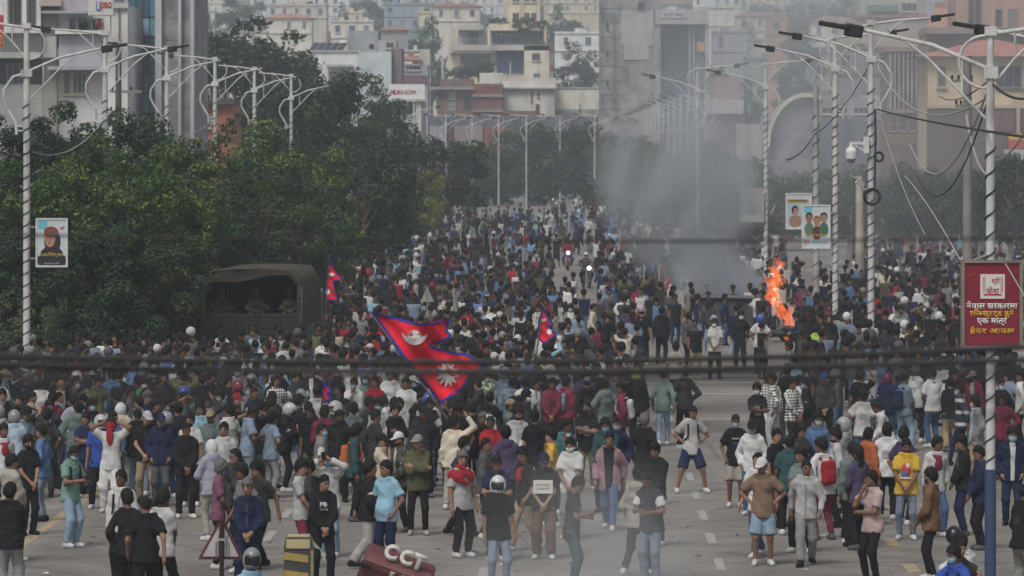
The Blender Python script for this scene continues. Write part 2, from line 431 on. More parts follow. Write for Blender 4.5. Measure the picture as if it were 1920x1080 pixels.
    def f_hood(s, P):
        q = s.hq(P); d = elps(q, (0, .02, .0), (.112, .128, .142)); d = smin(d, elps(s.loc(P), (0, .02, .53), (.13, .11, .07)), .05)
        return np.maximum(d, -np.maximum(elps(q, (0, -.11, -.01), (.078, .12, .10)), q[:, 1] + .02))
    def f_bag(s, P):
        q = s.loc(P); d = rbox(q, (0, .19, .27), (.14, .075, .21), .06) + .006 * s.noise(P)
        d = smin(d, rbox(q, (0, .25, .19), (.10, .045, .10), .04), .02)
        for sx in (-1, 1):
            a = np.minimum(cone(q, (sx * .10, .12, .52), (sx * .105, -.100, .475), .026, .026), cone(q, (sx * .105, -.100, .475), (sx * .115, -.138, .26), .024, .022))
            a = np.minimum(a, np.minimum(cone(q, (sx * .115, -.138, .26), (sx * .17, -.05, .17), .022, .02), cone(q, (sx * .17, -.05, .17), (sx * .15, .12, .12), .020, .018))); d = np.minimum(d, a)
        return d
    def f_scarf(s, P):
        q = s.loc(P); r = np.sqrt(q[:, 0] ** 2 + q[:, 1] ** 2)
        d = np.sqrt((r - .095) ** 2 + (q[:, 2] - .52 + .25 * np.maximum(-q[:, 1], 0)) ** 2) - .035
        return smin(d, elps(q, (0, -.125, .37), (.09, .03, .11)), .04) + .006 * s.noise(P, 1.5)
    def f_cape(s, P):
        q = s.loc(P); d = np.abs(s.torso(P, .045)) - .016
        d = np.maximum(d, .30 - q[:, 2] + .4 * np.abs(q[:, 0])); d = smin(d, cone(q, (-.19, .01, .475), (.19, .01, .475), .075, .075), .03)
        nd, t, tr = seg(P, s.neck, s.hc); return np.maximum(d + .008 * s.noise(P, 1.4), .066 - nd)
    def f_facecloth(s, P):
        q = s.hq(P); d = np.abs(elps(q, (0, .0, 0), (.088, .11, .125))) - .012
        d = np.maximum(d, np.maximum(q[:, 1] + .0, q[:, 2] - .09)); tri = elps(q, (0, -.11, -.19), (.07 , .03, .17))
        return smin(d, tri, .03)
    def f_band(s, P):
        q = s.hq(P); d = np.abs(elps(q, (0, .005, .01), (.082, .104, .118))) - .012
        return np.maximum(d, np.abs(q[:, 2] - .055) - .02)
    def mesh(s, fn, lo, hi, h, name, mats):
        lo = np.asarray(lo) - 2.5 * h; hi = np.asarray(hi) + 2.5 * h
        n = np.ceil((hi - lo) / h).astype(int) + 1
        g = [lo[i] + h * np.arange(n[i]) for i in range(3)]
        P = np.stack(np.meshgrid(*g, indexing='ij'), -1).reshape(-1, 3)
        D = fn(P).reshape(n)
        D[0] = D[-1] = 9; D[:, 0] = D[:, -1] = 9; D[:, :, 0] = D[:, :, -1] = 9
        return snet(D, lo, h)
    def bounds(s, pts, pad):
        pts = np.array(pts); return pts.min(0) - pad, pts.max(0) + pad
CACHE = {}
FIGS = {}
def fig(kind, seed):
    k = (kind, seed)
    if k not in FIGS: FIGS[k] = Fig(kind, seed)
    return FIGS[k]
def fingers(mb, s, i, mi=0):
    h = nrm(s.wr[i] - s.el[i]); e = s.wr[i]; sg = -1 if i == 0 else 1
    body = np.array((0, -.05, e[2])) - e; n = nrm(body - h * (body @ h)); side = np.cross(h, n)
    if side[1] > 0: side = -side
    curl = .5
    for q, L in zip((-1.5, -.5, .5, 1.5), (.058, .070, .075, .066)):
        b = e + h * .092 + side * q * .0165; m = b + h * L * .55 + n * L * .12 * curl; t = m + (h * .75 + n * .75 * curl) * L * .5
        mb.tube([b - h * .03, b, m, t], [.010, .0095, .0085, .006], 5, mi)
    b = e + h * .035 + side * .026; m = b + side * .022 + h * .028 + n * .01; t = m + h * .03 + n * .012
    mb.tube([b - h * .01, m, t], [.012, .0105, .007], 5, mi)
TOPO = {'tee': .013, 'polo': .012, 'bigtee': .024, 'belly': .014, 'shirt': .013, 'sweater': .017, 'hoodie': .025, 'zip': .024}
def patch(s, x0, x1, z0, z1, o, n=6, back=False, gap=.012):
    """a piece of cloth following the front (or back) of the torso, in torso coordinates"""
    vs = []; fs = []; m = n + 1
    for j in range(m):
        for i in range(m):
            x = x0 + (x1 - x0) * i / n; z = z0 + (z1 - z0) * j / n
            rx = max(np.interp(z, TZ, TX), np.interp(z, [-.2, -.02, .2, .36], [.206, .190, .160, .13])) + o; ry = max(np.interp(z, TZ, TY), np.interp(z, [-.2, -.02, .2, .36], [.138, .132, .110, .09])) + o
            y = (ry * math.sqrt(max(.05, 1 - (x / rx) ** 2)) + gap) * (1 if back else -1); vs.append(tuple(s.T((x, y, z))))
    for j in range(n):
        for i in range(n): a = j * m + i; fs.append((a, a + 1, a + 1 + m, a + m) if not back else (a, a + m, a + 1 + m, a + 1))
    return MB().add(vs, fs, 0, True)
def collar(s, o):
    mb = MB(); rx, ry = .078 + o, .070 + o; vs = []; fs = []
    for k in range(17):
        a = math.radians(-78 + k * (336 - 0) / 16 * .98 - 0); a = math.radians(-90 + 14 + (332) * k / 16)
        c, q = math.cos(a), math.sin(a); dz = -.035 * max(0, -q) ** 2
        vs += [tuple(s.T((rx * c, ry * q, .515 + dz))), tuple(s.T((rx * 1.02 * c, ry * 1.02 * q, .565 + dz))), tuple(s.T((rx * 1.28 * c, ry * 1.28 * q, .525 + dz)))]
    for k in range(16): a = 3 * k; fs += [(a, a + 3, a + 4, a + 1), (a + 1, a + 4, a + 5, a + 2)]
    return mb.add(vs, fs, 0, True)
def get_mesh(kind, seed, what, h=.024):
    key = (kind, seed, what, h)
    if key in CACHE: return CACHE[key]
    s = fig(kind, seed); A = lambda L, p: s.bounds(L, p)
    allp = [s.hc, *s.sh, *s.el, *s.wr, *s.hip, *s.kn, *s.an, s.pel]
    mats = (FAB,); nm = what.split(':')[0]
    if what == 'body':
        lo, hi = A(allp, .19); lo[2] = max(lo[2], -.03); hi[2] = max(s.hc[2] + .14, hi[2] - .1)
        V, Q = s.mesh(s.f_body, lo, hi, h, 'body', ())
        mb = MB()
        for i in (0, 1): fingers(mb, s, i)
        def face(c, r, mi): 
            mb.ell(s.hc + s.Rh @ np.array(c) * HS, tuple(v * HS for v in r), 8, 4, mi, Matrix(s.Rh.tolist()))
        for sx in (-1, 1):
            face((sx * .031, -.084, .016), (.017, .008, .0095), 1); face((sx * .032, -.086, .039), (.023, .007, .0075), 2)
        face((0, -.083, -.062), (.023, .007, .008), 3)
        me = bpy.data.meshes.new('body')
        bm = bmesh.new()
        # joined: implicit surface first, then fingers and features
        V2 = np.array(mb.v); F2 = mb.f
        me.from_pydata(np.concatenate([V, V2]).tolist(), [], Q.tolist() + [tuple(i + len(V) for i in f) for f in F2])
        bm.free()
        for m in (SKIN, EYE, BROW, LIP): me.materials.append(m)
        me.polygons.foreach_set('material_index', [0] * len(Q) + mb.m); me.polygons.foreach_set('use_smooth', [True] * len(me.polygons))
        me.update(); CACHE[key] = me; return me
    hb = lambda p: (s.hc - p, s.hc + p)
    if what.startswith('top:'):
        st = what.split(':')[1]
        kw = {'tee': dict(sleeve='short', o=.013), 'polo': dict(sleeve='short', o=.012), 'bigtee': dict(sleeve='short', o=.024, amp=.008), 'belly': dict(sleeve='short', o=.014, belly=.07),
              'shirt': dict(sleeve='long', o=.013, amp=.007), 'sweater': dict(sleeve='long', o=.017, hem=-.10), 'hoodie': dict(sleeve='long', o=.025, hood=True, amp=.008),
              'jacket': dict(sleeve='long', o=.028, open_=.035, amp=.008), 'zip': dict(sleeve='long', o=.024, amp=.008), 'open': dict(sleeve='long', o=.028, open_=.075, hem=-.17, amp=.008), 'vest': dict(sleeve='none', o=.028),
              'tank': dict(sleeve='none', o=.014), 'inner': dict(sleeve='short', o=.012, hem=-.10, amp=.003), 'long': dict(sleeve='long', o=.03, hem=-.38)}[st]
        lo, hi = A([*s.sh, *s.el, *s.wr, s.pel, s.pel + (0, 0, -.2 if st != 'long' else -.45), s.neck], .15); hh = h
        fn = lambda P: s.f_top(P, **kw)
        if kind == 'sit': 
            f0 = fn; fn = lambda P: np.maximum(f0(P), .05 - P[:, 2])
        V, Q = s.mesh(fn, lo, hi, hh, nm, mats); nm = 'top'
    elif what.startswith('bot:'):
        st = what.split(':')[1]
        kw = {'slim': dict(loose=.0), 'reg': dict(loose=.008), 'loose': dict(loose=.021, amp=.008), 'shorts': dict(loose=.010, short=True)}[st]
        lo, hi = A([*s.hip, *s.kn, *s.an, s.pel, s.pel + (0, 0, .08)], .15); V, Q = s.mesh(lambda P: s.f_bottom(P, **kw), lo, hi, h, nm, mats)
    elif what.startswith('shoe'):
        i = int(what[-1]); lo, hi = s.an[i] - .21, s.an[i] + .21; V, Q = s.mesh(lambda P: s.f_shoe(P, i), lo, hi, .022, nm, mats)
    elif what.startswith('hair:'):
        st = what.split(':')[1]; lo, hi = hb(.15); 
        if st == 'long': lo = lo - (.1, .1, .25)
        V, Q = s.mesh(lambda P: s.f_hair(P, st), lo, hi, .018 if h < .03 else .023, nm, mats); mats = (HAIR,)
    elif what in ('mask', 'beard', 'cap', 'helmet', 'visor', 'hood', 'band', 'facecloth'):
        lo, hi = hb(.17)
        if what == 'cap': lo, hi = hb(.22)
        if what in ('hood', 'facecloth'): lo, hi = hb(.34)
        V, Q = s.mesh(getattr(s, 'f_' + what), lo, hi, .020 if what not in ('hood', 'facecloth') else .022, nm, mats)
        mats = (PLA,) if what in ('helmet', 'visor') else ((HAIR,) if what == 'beard' else (FAB,))
    elif what in ('bag', 'scarf', 'cape'):
        lo, hi = A([s.T((-.22, .3, 0)), s.T((.22, -.2, .6)), s.T((0, .3, .6)), s.T((0, -.2, 0))], .08); V, Q = s.mesh(getattr(s, 'f_' + what), lo, hi, .024, nm, mats)
    me = mesh_np(nm, V, Q, True, mats); CACHE[key] = me
    return me
# ------------------------------------------------------------------ dressing
C = dict(black=(.014, .014, .016), charcoal=(.035, .035, .038), navy=(.016, .022, .055), white=(.48, .48, .475), grey=(.20, .20, .205), lightgrey=(.34, .34, .34), darkgrey=(.08, .08, .085),
         blue=(.085, .15, .28), denim=(.06, .10, .19), paledenim=(.21, .29, .37), lightblue=(.21, .35, .44), paleblue=(.32, .40, .47), royalblue=(.03, .065, .28), teal=(.06, .15, .155), maroon=(.14, .025, .045), plum=(.16, .07, .11), red=(.27, .02, .028), orange=(.38, .11, .04),
         yellow=(.46, .29, .04), olive=(.085, .085, .045), green=(.03, .18, .07), sage=(.15, .25, .215), beige=(.45, .37, .28), brown=(.13, .075, .04), tan=(.36, .25, .16), pink=(.30, .18, .21), palepink=(.44, .33, .32), cream=(.48, .43, .34),
         lilac=(.30, .29, .36), khaki=(.25, .20, .13), mocha=(.17, .115, .08), stone=(.31, .29, .25), bluegrey=(.16, .20, .26), greengrey=(.13, .17, .16), neon=(.26, .42, .05), silver=(.35, .36, .37), darkteal=(.03, .07, .075), purple=(.06, .045, .09))
WORD = dict(lightgrey='light grey', darkgrey='dark grey', denim='dark denim', paledenim='pale denim', lightblue='light blue', paleblue='pale blue', royalblue='royal blue', palepink='pale pink', bluegrey='blue grey', greengrey='green grey', neon='neon green', darkteal='dark teal', stone='stone coloured')
def word(c): return WORD.get(c, c)
SKINS = [(.20, .108, .070), (.24, .135, .088), (.155, .082, .050), (.28, .165, .11), (.125, .064, .04), (.215, .118, .075)]
TOPN = {'tee': ('tee_shirt', 'tee'), 'polo': ('polo_shirt', 'polo shirt'), 'bigtee': ('tee_shirt', 'loose tee'), 'belly': ('tee_shirt', 'tight tee'), 'shirt': ('shirt', 'shirt'), 'sweater': ('sweater', 'sweater'), 'hoodie': ('hoodie', 'hoodie'),
        'jacket': ('jacket', 'jacket'), 'zip': ('jacket', 'zipped jacket'), 'open': ('open_shirt', 'open shirt'), 'vest': ('vest', 'vest'), 'tank': ('tank_top', 'tank top'), 'long': ('coat', 'long tunic')}
BOTN = {'slim': ('trousers', 'trousers'), 'reg': ('trousers', 'trousers'), 'loose': ('trousers', 'loose trousers'), 'jeans': ('jeans', 'jeans'), 'shorts': ('shorts', 'shorts')}
FACE = dict(F=0, B=180, L=-90, R=90, FL=-40, FR=40, BL=-140, BR=140)
FWORD = dict(F='facing the camera', B='seen from behind', L='in profile to the left', R='in profile to the right', FL='turned half left', FR='turned half right', BL='back turned, looking left', BR='back turned, looking right')
PWORD = dict(akimbo='hands on hips', crossed='arms crossed', phone='looking at a phone', hands='hands joined', photo='raising a phone', headhands='hands on the head', chin='hand on chin', walk='walking', wide='legs apart', sit='sitting on the road', ride='riding', lean='leaning forward', pockets='hands in pockets')
PWORD['raise'] = 'one arm raised'
PATM = {}
def pattern_mat(kind):
    if kind in PATM: return PATM[kind]
    m, n, l, b = mat_new('cloth_' + kind); tc = n.new('ShaderNodeTexCoord'); b.inputs['Roughness'].default_value = .9
    cr = n.new('ShaderNodeValToRGB'); cr.color_ramp.interpolation = 'CONSTANT'
    if kind == 'plaid':
        a = n.new('ShaderNodeTexWave'); a.inputs['Scale'].default_value = 5; a.bands_direction = 'X'; c = n.new('ShaderNodeTexWave'); c.inputs['Scale'].default_value = 5; c.bands_direction = 'Z'
        l.new(tc.outputs['Object'], a.inputs[0]); l.new(tc.outputs['Object'], c.inputs[0])
        ad = n.new('ShaderNodeMath'); l.new(a.outputs[1], ad.inputs[0]); l.new(c.outputs[1], ad.inputs[1]); ad.operation = 'ADD'; l.new(ad.outputs[0], cr.inputs[0])
        cr.color_ramp.elements[0].color = (.03, .03, .035, 1); cr.color_ramp.elements[1].color = (.5, .5, .48, 1); cr.color_ramp.elements[1].position = .85
    elif kind == 'floral':
        a = n.new('ShaderNodeTexVoronoi'); a.inputs['Scale'].default_value = 16; l.new(tc.outputs['Object'], a.inputs[0]); l.new(a.outputs['Color'], cr.inputs[0])
        cr.color_ramp.elements[0].color = (.10, .17, .08, 1); cr.color_ramp.elements[1].color = (.48, .50, .38, 1); cr.color_ramp.elements[1].position = .5
    elif kind == 'camo':
        a = n.new('ShaderNodeTexNoise'); a.inputs['Scale'].default_value = 9; l.new(tc.outputs['Object'], a.inputs[0]); l.new(a.outputs[0], cr.inputs[0])
        cr.color_ramp.elements[0].color = (.03, .035, .025, 1); cr.color_ramp.elements[1].color = (.10, .10, .06, 1); cr.color_ramp.elements[1].position = .5
    elif kind == 'stripe':
        a = n.new('ShaderNodeTexWave'); a.inputs['Scale'].default_value = 1.25; a.bands_direction = 'Z'; a.wave_profile = 'TRI'; l.new(tc.outputs['Object'], a.inputs[0]); l.new(a.outputs[1], cr.inputs[0])
        cr.color_ramp.elements[0].color = (.02, .026, .05, 1); cr.color_ramp.elements[1].color = (.5, .5, .5, 1); cr.color_ramp.elements[1].position = .72
    l.new(cr.outputs[0], b.inputs['Base Color']); PATM[kind] = m; return m
LABELS = {}
PLACED = []     # (x, d) of everybody
PEOPLE = []
def desc(spec):
    t, tc_ = spec['top']; b, bc = spec['bot']
    s = f"person in {spec.get('pat') and spec['pat'] or word(tc_)} {TOPN[t][1]}"
    if spec.get('inner'): s += f" over {word(spec['inner'])} tee"
    ex = spec['ex']
    if 'helmet' in ex: s += f", {word(ex['helmet'])} helmet"
    if 'cap' in ex: s += f", {word(ex['cap'])} cap"
    if 'mask' in ex: s += f", {word(ex['mask'])} mask"
    if 'bag' in ex: s += f", {word(ex['bag'])} backpack"
    if 'cape' in ex or 'scarf' in ex: s += f", {word(ex.get('cape') or ex.get('scarf'))} scarf"
    if spec.get('hidden_legs') is None and not spec.get('mid'): s += f", {word(bc)} {BOTN[b][1]}"
    if spec['pose'] in PWORD: s += ', ' + PWORD[spec['pose']]
    if len(s.split()) <= 11 or spec.get('mid'): s += ', ' + FWORD[spec['face']]
    return s
NSEED = 3
def person(x, d, spec, scale=1.0, z=0.0, h=.024):
    """one individual: an Empty at the feet with body, clothes, hair ... as children"""
    r = random.Random(int(x * 977) ^ int(d * 613) ^ 5)
    h = .0215 if d < 96 else .031
    kind = spec['pose']; seed = spec.get('seed', r.randrange(NSEED))
    rz = math.radians(FACE[spec['face']] + r.uniform(-14, 14)) + math.atan2(-x, d) * 0
    o = thing('person', None, 'person', (x, d, z), rz, spec.get('group', 'people in the street crowd'))
    wd = r.uniform(.88, .98); scale *= .98; o.scale = (scale * wd, scale * wd, scale)
    t, tcol = spec['top']; b, bcol = spec['bot']; ex = spec['ex']
    jit = lambda c: vary(c, r)
    g = lambda w: get_mesh(kind, seed, w, h)
    sk = jit(r.choice(SKINS))
    part('body', g('body'), o, sk)
    tp = part(TOPN[t][0], g('top:' + t), o, jit(C[tcol]))
    if spec.get('pat'): tp.material_slots[0].link = 'OBJECT'; tp.material_slots[0].material = pattern_mat(spec['pat'])
    if t in ('jacket', 'open', 'vest') : part('tee_shirt', g('top:inner'), o, C[spec.get('inner') or 'white'])
    cut = {'jeans': 'slim' if r.random() < .4 else 'reg'}.get(b, b)
    part(BOTN[b][0], g('bot:' + cut), o, jit(C[bcol]))
    if d < 118 and t in TOPO:
        s_ = fig(kind, seed); ov = TOPO[t]; dk = vary(C[tcol], r, .55, .8) if sum(C[tcol]) > .2 else tuple(v * 1.9 + .012 for v in C[tcol])
        def pc(nm, *a, **k):
            kk = ('patch', kind, seed, nm, t) + a + tuple(k.items())
            if kk not in CACHE: CACHE[kk] = patch(s_, *a, **k).mesh(nm, (FAB,))
            return CACHE[kk]
        if t in ('shirt', 'polo'):
            kk = ('collar', kind, seed, t)
            if kk not in CACHE: CACHE[kk] = collar(s_, ov).mesh('collar', (FAB,))
            part('collar', CACHE[kk], o, dk if t == 'polo' else C[tcol])
        if t == 'shirt': part('placket', pc('placket', -.014, .014, -.10, .47, ov), o, dk); part('pocket', pc('pocket', .04, .11, .27, .36, ov), o, vary(C[tcol], r, .8, .92))
        if t == 'polo': part('placket', pc('placket', -.014, .014, .32, .48, ov), o, dk)
        if t in ('zip', 'hoodie'): part('zip', pc('zip', -.007, .007, -.10, .47, ov), o, dk); [part('pocket_edge', pc('pocket_edge', sx * .10 - .012, sx * .10 + .012, .0, .12, ov), o, dk) for sx in (-1, 1)]
        if t in ('tee', 'bigtee') and r.random() < .42 and not spec.get('noprint'):
            q_ = r.choice([(-.07, .07, .22, .36), (-.06, .06, .30, .33), (.04, .09, .33, .37), (-.08, .08, .18, .38)]); part('chest_print', pc('chest_print', *q_, ov), o, r.choice([dk, dk, (.25, .05, .05), (.3, .3, .3), (.08, .12, .25)]))
        if t in ('tee', 'bigtee', 'zip', 'hoodie') and r.random() < .3: part('back_print', pc('back_print', -.09, .09, .24, .36, ov, back=True), o, dk)
    sc = C[ex.get('shoes') or r.choice(['black', 'black', 'white', 'darkgrey', 'white'])]
    for i in (0, 1): part('shoe', g('shoe%d' % i), o, sc)
    hc = (.012, .010, .009) if r.random() < .97 else (.12, .115, .11)
    if 'helmet' in ex:
        part('helmet', g('helmet'), o, C[ex['helmet']])
        if r.random() < .6 or ex.get('visor'): part('visor', g('visor'), o, (.02, .02, .025))
    else:
        if 'hood' in ex: part('hood', g('hood'), o, C[ex['hood']])
        else:
            if 'bald' not in ex: part('hair', g('hair:' + ('fade' if 'cap' in ex else ex.get('hair') or r.choice(['short', 'short', 'bushy', 'bushy', 'fade']))), o, hc)
            if 'cap' in ex: part('cap', g('cap'), o, C[ex['cap']])
    if 'mask' in ex: part('face_mask', g('mask'), o, C[ex['mask']])
    elif 'beard' in ex or (r.random() < .1): part('beard', g('beard'), o, hc)
    if 'bag' in ex: part('backpack', g('bag'), o, C[ex['bag']])
    if 'scarf' in ex: part('scarf', g('scarf'), o, C[ex['scarf']])
    if 'cape' in ex: part('scarf', g('cape'), o, C[ex['cape']])
    if 'band' in ex: part('headband', g('band'), o, C[ex['band']])
    if 'facecloth' in ex: part('face_cloth', g('facecloth'), o, C[ex['facecloth']])
    PLACED.append((x, d)); spec['_d'] = desc(spec); PEOPLE.append((o, spec, x, d))
    return o
def parse(line):
    """'crop x y|top colour [pattern]|bottom colour|face|pose|extras' """
    f = [q.strip() for q in line.split('|')] + [''] * 3
    cx = f[0].split(); crop, px, py = int(cx[0]), float(cx[1]), float(cx[2])
    O = {0: (0, 0, 1), 1: (0, 640, 2.4545), 2: (380, 640, 2.4545), 3: (800, 640, 2.4545), 4: (1200, 640, 2.455), 5: (1520, 640, 2.455)}[crop]
    ux, uy = O[0] + px / O[2], O[1] + py / O[2]
    top = f[1].split(); bot = f[2].split()
    sp = dict(top=(top[0], top[1]), bot=(bot[0], bot[1]), face=f[3] or 'F', pose=f[4] or 'stand', ex={}, group=None)
    if sp['pose'] == 'stand' and not f[4] and 'seed' not in line:
        r_ = random.Random(line); sp['pose'] = r_.choices(['stand', 'pockets', 'walk', 'hands', 'phone', 'akimbo'], [62, 12, 12, 6, 5, 3])[0]
    for q in top[2:]:
        if q in ('plaid', 'floral', 'camo', 'stripe'): sp['pat'] = q
        elif q.startswith('over:'): sp['inner'] = q[5:]
    for q in f[5].split():
        if ':' in q: k, v = q.split(':'); 
        else: k, v = q, True
        if k in ('s', 'seed'): sp[k] = float(v) if k == 's' else int(v)
        else: sp['ex'][k] = v
    return ux, uy, sp
# ------------------------------------------------------------------ ground, road, hill
def hill(d, x=0): 
    t = max(0, d - 760); return .055 * t - .055 * 140 * (1 - math.exp(-t / 140)) + (3.0 * math.sin(x * .013 + d * .004) + 2 * math.sin(x * .031)) * min(1, t / 400)
def grid_sheet(name, xs, ys, zf, mat):
    xs = np.array(xs); ys = np.array(ys); nx, ny = len(xs), len(ys)
    V = np.array([(x, y, zf(x, y)) for y in ys for x in xs]); 
    q = [(j * nx + i, j * nx + i + 1, (j + 1) * nx + i + 1, (j + 1) * nx + i) for j in range(ny - 1) for i in range(nx - 1)]
    o = part(name, mesh_np(name, V, q, True, (mat,))); o['kind'] = 'structure'; return o
def ground_mat():
    m, n, l, b = mat_new('dry_ground'); tc = n.new('ShaderNodeTexCoord'); nz = n.new('ShaderNodeTexNoise'); nz.inputs['Scale'].default_value = .05; nz.inputs['Detail'].default_value = 8
    l.new(tc.outputs['Object'], nz.inputs[0]); cr = n.new('ShaderNodeValToRGB'); cr.color_ramp.elements[0].position = .35; cr.color_ramp.elements[1].position = .65
    cr.color_ramp.elements[0].color = (.05, .06, .03, 1); cr.color_ramp.elements[1].color = (.20, .17, .13, 1); l.new(nz.outputs[0], cr.inputs[0]); l.new(cr.outputs[0], b.inputs['Base Color']); b.inputs['Roughness'].default_value = .95
    return m
def asphalt_mat():
    m, n, l, b = mat_new('worn_asphalt'); tc = n.new('ShaderNodeTexCoord')
    def nz(scale, det, st=(1, 1, 1)):
        mp = n.new('ShaderNodeMapping'); mp.inputs['Scale'].default_value = st; l.new(tc.outputs['Object'], mp.inputs[0])
        q = n.new('ShaderNodeTexNoise'); q.inputs['Scale'].default_value = scale; q.inputs['Detail'].default_value = det; l.new(mp.outputs[0], q.inputs[0]); return q.outputs[0]
    a = nz(.35, 8, (1.6, .35, 1)); c = nz(30, 4); e = nz(1.1, 6)
    cr = n.new('ShaderNodeValToRGB'); cr.color_ramp.elements[0].position = .32; cr.color_ramp.elements[1].position = .68
    cr.color_ramp.elements[0].color = (.165, .150, .135, 1); cr.color_ramp.elements[1].color = (.255, .234, .212, 1); l.new(a, cr.inputs[0])
    def scl(v, src, lo, hi, f0=.3, f1=.7):
        r = n.new('ShaderNodeMapRange'); r.inputs[1].default_value = f0; r.inputs[2].default_value = f1; r.inputs[3].default_value = lo; r.inputs[4].default_value = hi; l.new(v, r.inputs[0])
        s = n.new('ShaderNodeVectorMath'); s.operation = 'SCALE'; l.new(src, s.inputs[0]); l.new(r.outputs[0], s.inputs['Scale']); return s.outputs[0]
    o = scl(c, cr.outputs[0], .88, 1.1); o = scl(e, o, .70, 1.06)
    # cracks and sealed joints
    vo = n.new('ShaderNodeTexVoronoi'); vo.feature = 'DISTANCE_TO_EDGE'; vo.inputs['Scale'].default_value = .22; l.new(tc.outputs['Object'], vo.inputs[0])
    o = scl(vo.outputs['Distance'], o, .6, 1.0, .0, .012)
    l.new(o, b.inputs['Base Color']); b.inputs['Roughness'].default_value = .85; b.inputs['Specular IOR Level'].default_value = .3
    return m
ASPH = asphalt_mat(); GRND = ground_mat()
PAVE = mat_flat('paving', (.24, .22, .20), .9, .2, .7, 1.15, 1.2); KERB = mat_flat('kerb_stone', (.30, .29, .27), .85, .2, .7, 1.1, 3)
LINE = mat_flat('road_paint', (.40, .39, .365), .8, .3, .45, 1.1, 7); LINEY = mat_flat('yellow_road_paint', (.38, .31, .19), .8, .3, .5, 1.1, 7)
ds = list(np.concatenate([np.linspace(-40, 700, 12), np.linspace(740, 2600, 48), [3500]])); 
grid_sheet('ground', list(np.linspace(-700, 700, 57)), ds, lambda x, y: hill(y, x) - .008, GRND)
XL, XR = -14.3, 26.0
grid_sheet('road', [XL, 0, 8, XR], [20, 200, 400, 600, 760], lambda x, y: 0.0, ASPH)
mb = MB()
for k in range(30): mb.box(XL - .28, XL, 24 + k * 25, 24 + k * 25 + 24.97, -.1, .14, 0)
mb.build('kerb', KERB)['kind'] = 'structure'
mb = MB(); mb.box(XL - 9, XL - .285, 20, 760, -.1, .12); mb.build('pavement', PAVE)['kind'] = 'structure'
mb = MB()
for k in range(30): mb.box(XR, XR + .28, 24 + k * 25, 24 + k * 25 + 24.97, -.1, .14, 0)
mb.build('kerb', KERB)['kind'] = 'structure'
mb = MB(); mb.box(XR + .285, XR + 9, 20, 760, -.1, .12); mb.build('pavement', PAVE)['kind'] = 'structure'
def marks(name, lst, mat):
    mb = MB()
    for (x0, x1, y0, y1) in lst: mb.add([(x0, y0, .005), (x1, y0, .005), (x1, y1, .005), (x0, y1, .005)], [(0, 1, 2, 3)])
    o = mb.build(name, mat); o['kind'] = 'structure'
def dash(x, d0, n, L, gap, w): return [(x - w / 2, x + w / 2, d0 + k * (L + gap), d0 + k * (L + gap) + L) for k in range(n)]
marks('lane_marking', dash(2.3, 77.5, 12, 2.2, 2.9, .14) + dash(-5.2, 78, 12, 2.2, 2.9, .14) + [(2.6, 5.4, 119.2, 119.6), (1.0, 5.9, 131, 131.5), (3.0, 6.0, 137, 137.6), (-1.5, -1.3, 74, 78)], LINE)
marks('yellow_lane_marking', dash(5.3, 77, 14, 1.6, 3.4, .22) + [(-9.3, -9.1, 80, 125)], LINEY)
# ------------------------------------------------------------------ trees
def leaf_mat(name, c0, c1, tip):
    m, n, l, b = mat_new(name)
    at_ = n.new('ShaderNodeAttribute'); at_.attribute_name = 'tint'
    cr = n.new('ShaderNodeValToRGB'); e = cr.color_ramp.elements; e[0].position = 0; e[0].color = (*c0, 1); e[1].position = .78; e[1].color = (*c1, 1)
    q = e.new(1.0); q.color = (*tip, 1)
    l.new(at_.outputs['Fac'], cr.inputs[0]); l.new(cr.outputs[0], b.inputs['Base Color'])
    b.inputs['Roughness'].default_value = .5; b.inputs['Specular IOR Level'].default_value = .35
    tr = n.new('ShaderNodeBsdfTranslucent'); l.new(cr.outputs[0], tr.inputs[0]); mx = n.new('ShaderNodeMixShader'); mx.inputs[0].default_value = .22
    out = n['Material Output']; l.new(b.outputs[0], mx.inputs[1]); l.new(tr.outputs[0], mx.inputs[2]); l.new(mx.outputs[0], out.inputs[0]); return m
BARK = mat_flat('bark', (.09, .07, .055), .95, .1, .6, 1.3, 6)
WASH = mat_flat('lime_washed_bark', (.45, .41, .35), .9, .15, .65, 1.1, 4)
LEAF = dict(dark=leaf_mat('dark_leaves', (.015, .033, .013), (.042, .080, .027), (.06, .095, .03)),
            fresh=leaf_mat('fresh_leaves', (.017, .040, .011), (.066, .122, .025), (.22, .27, .04)),
            olive=leaf_mat('olive_leaves', (.024, .040, .016), (.070, .100, .036), (.11, .14, .045)),
            pale=leaf_mat('pale_leaves', (.04, .06, .03), (.10, .13, .065), (.16, .19, .08)),
            yellow=leaf_mat('yellow_leaves', (.06, .08, .015), (.17, .19, .03), (.30, .30, .05)))
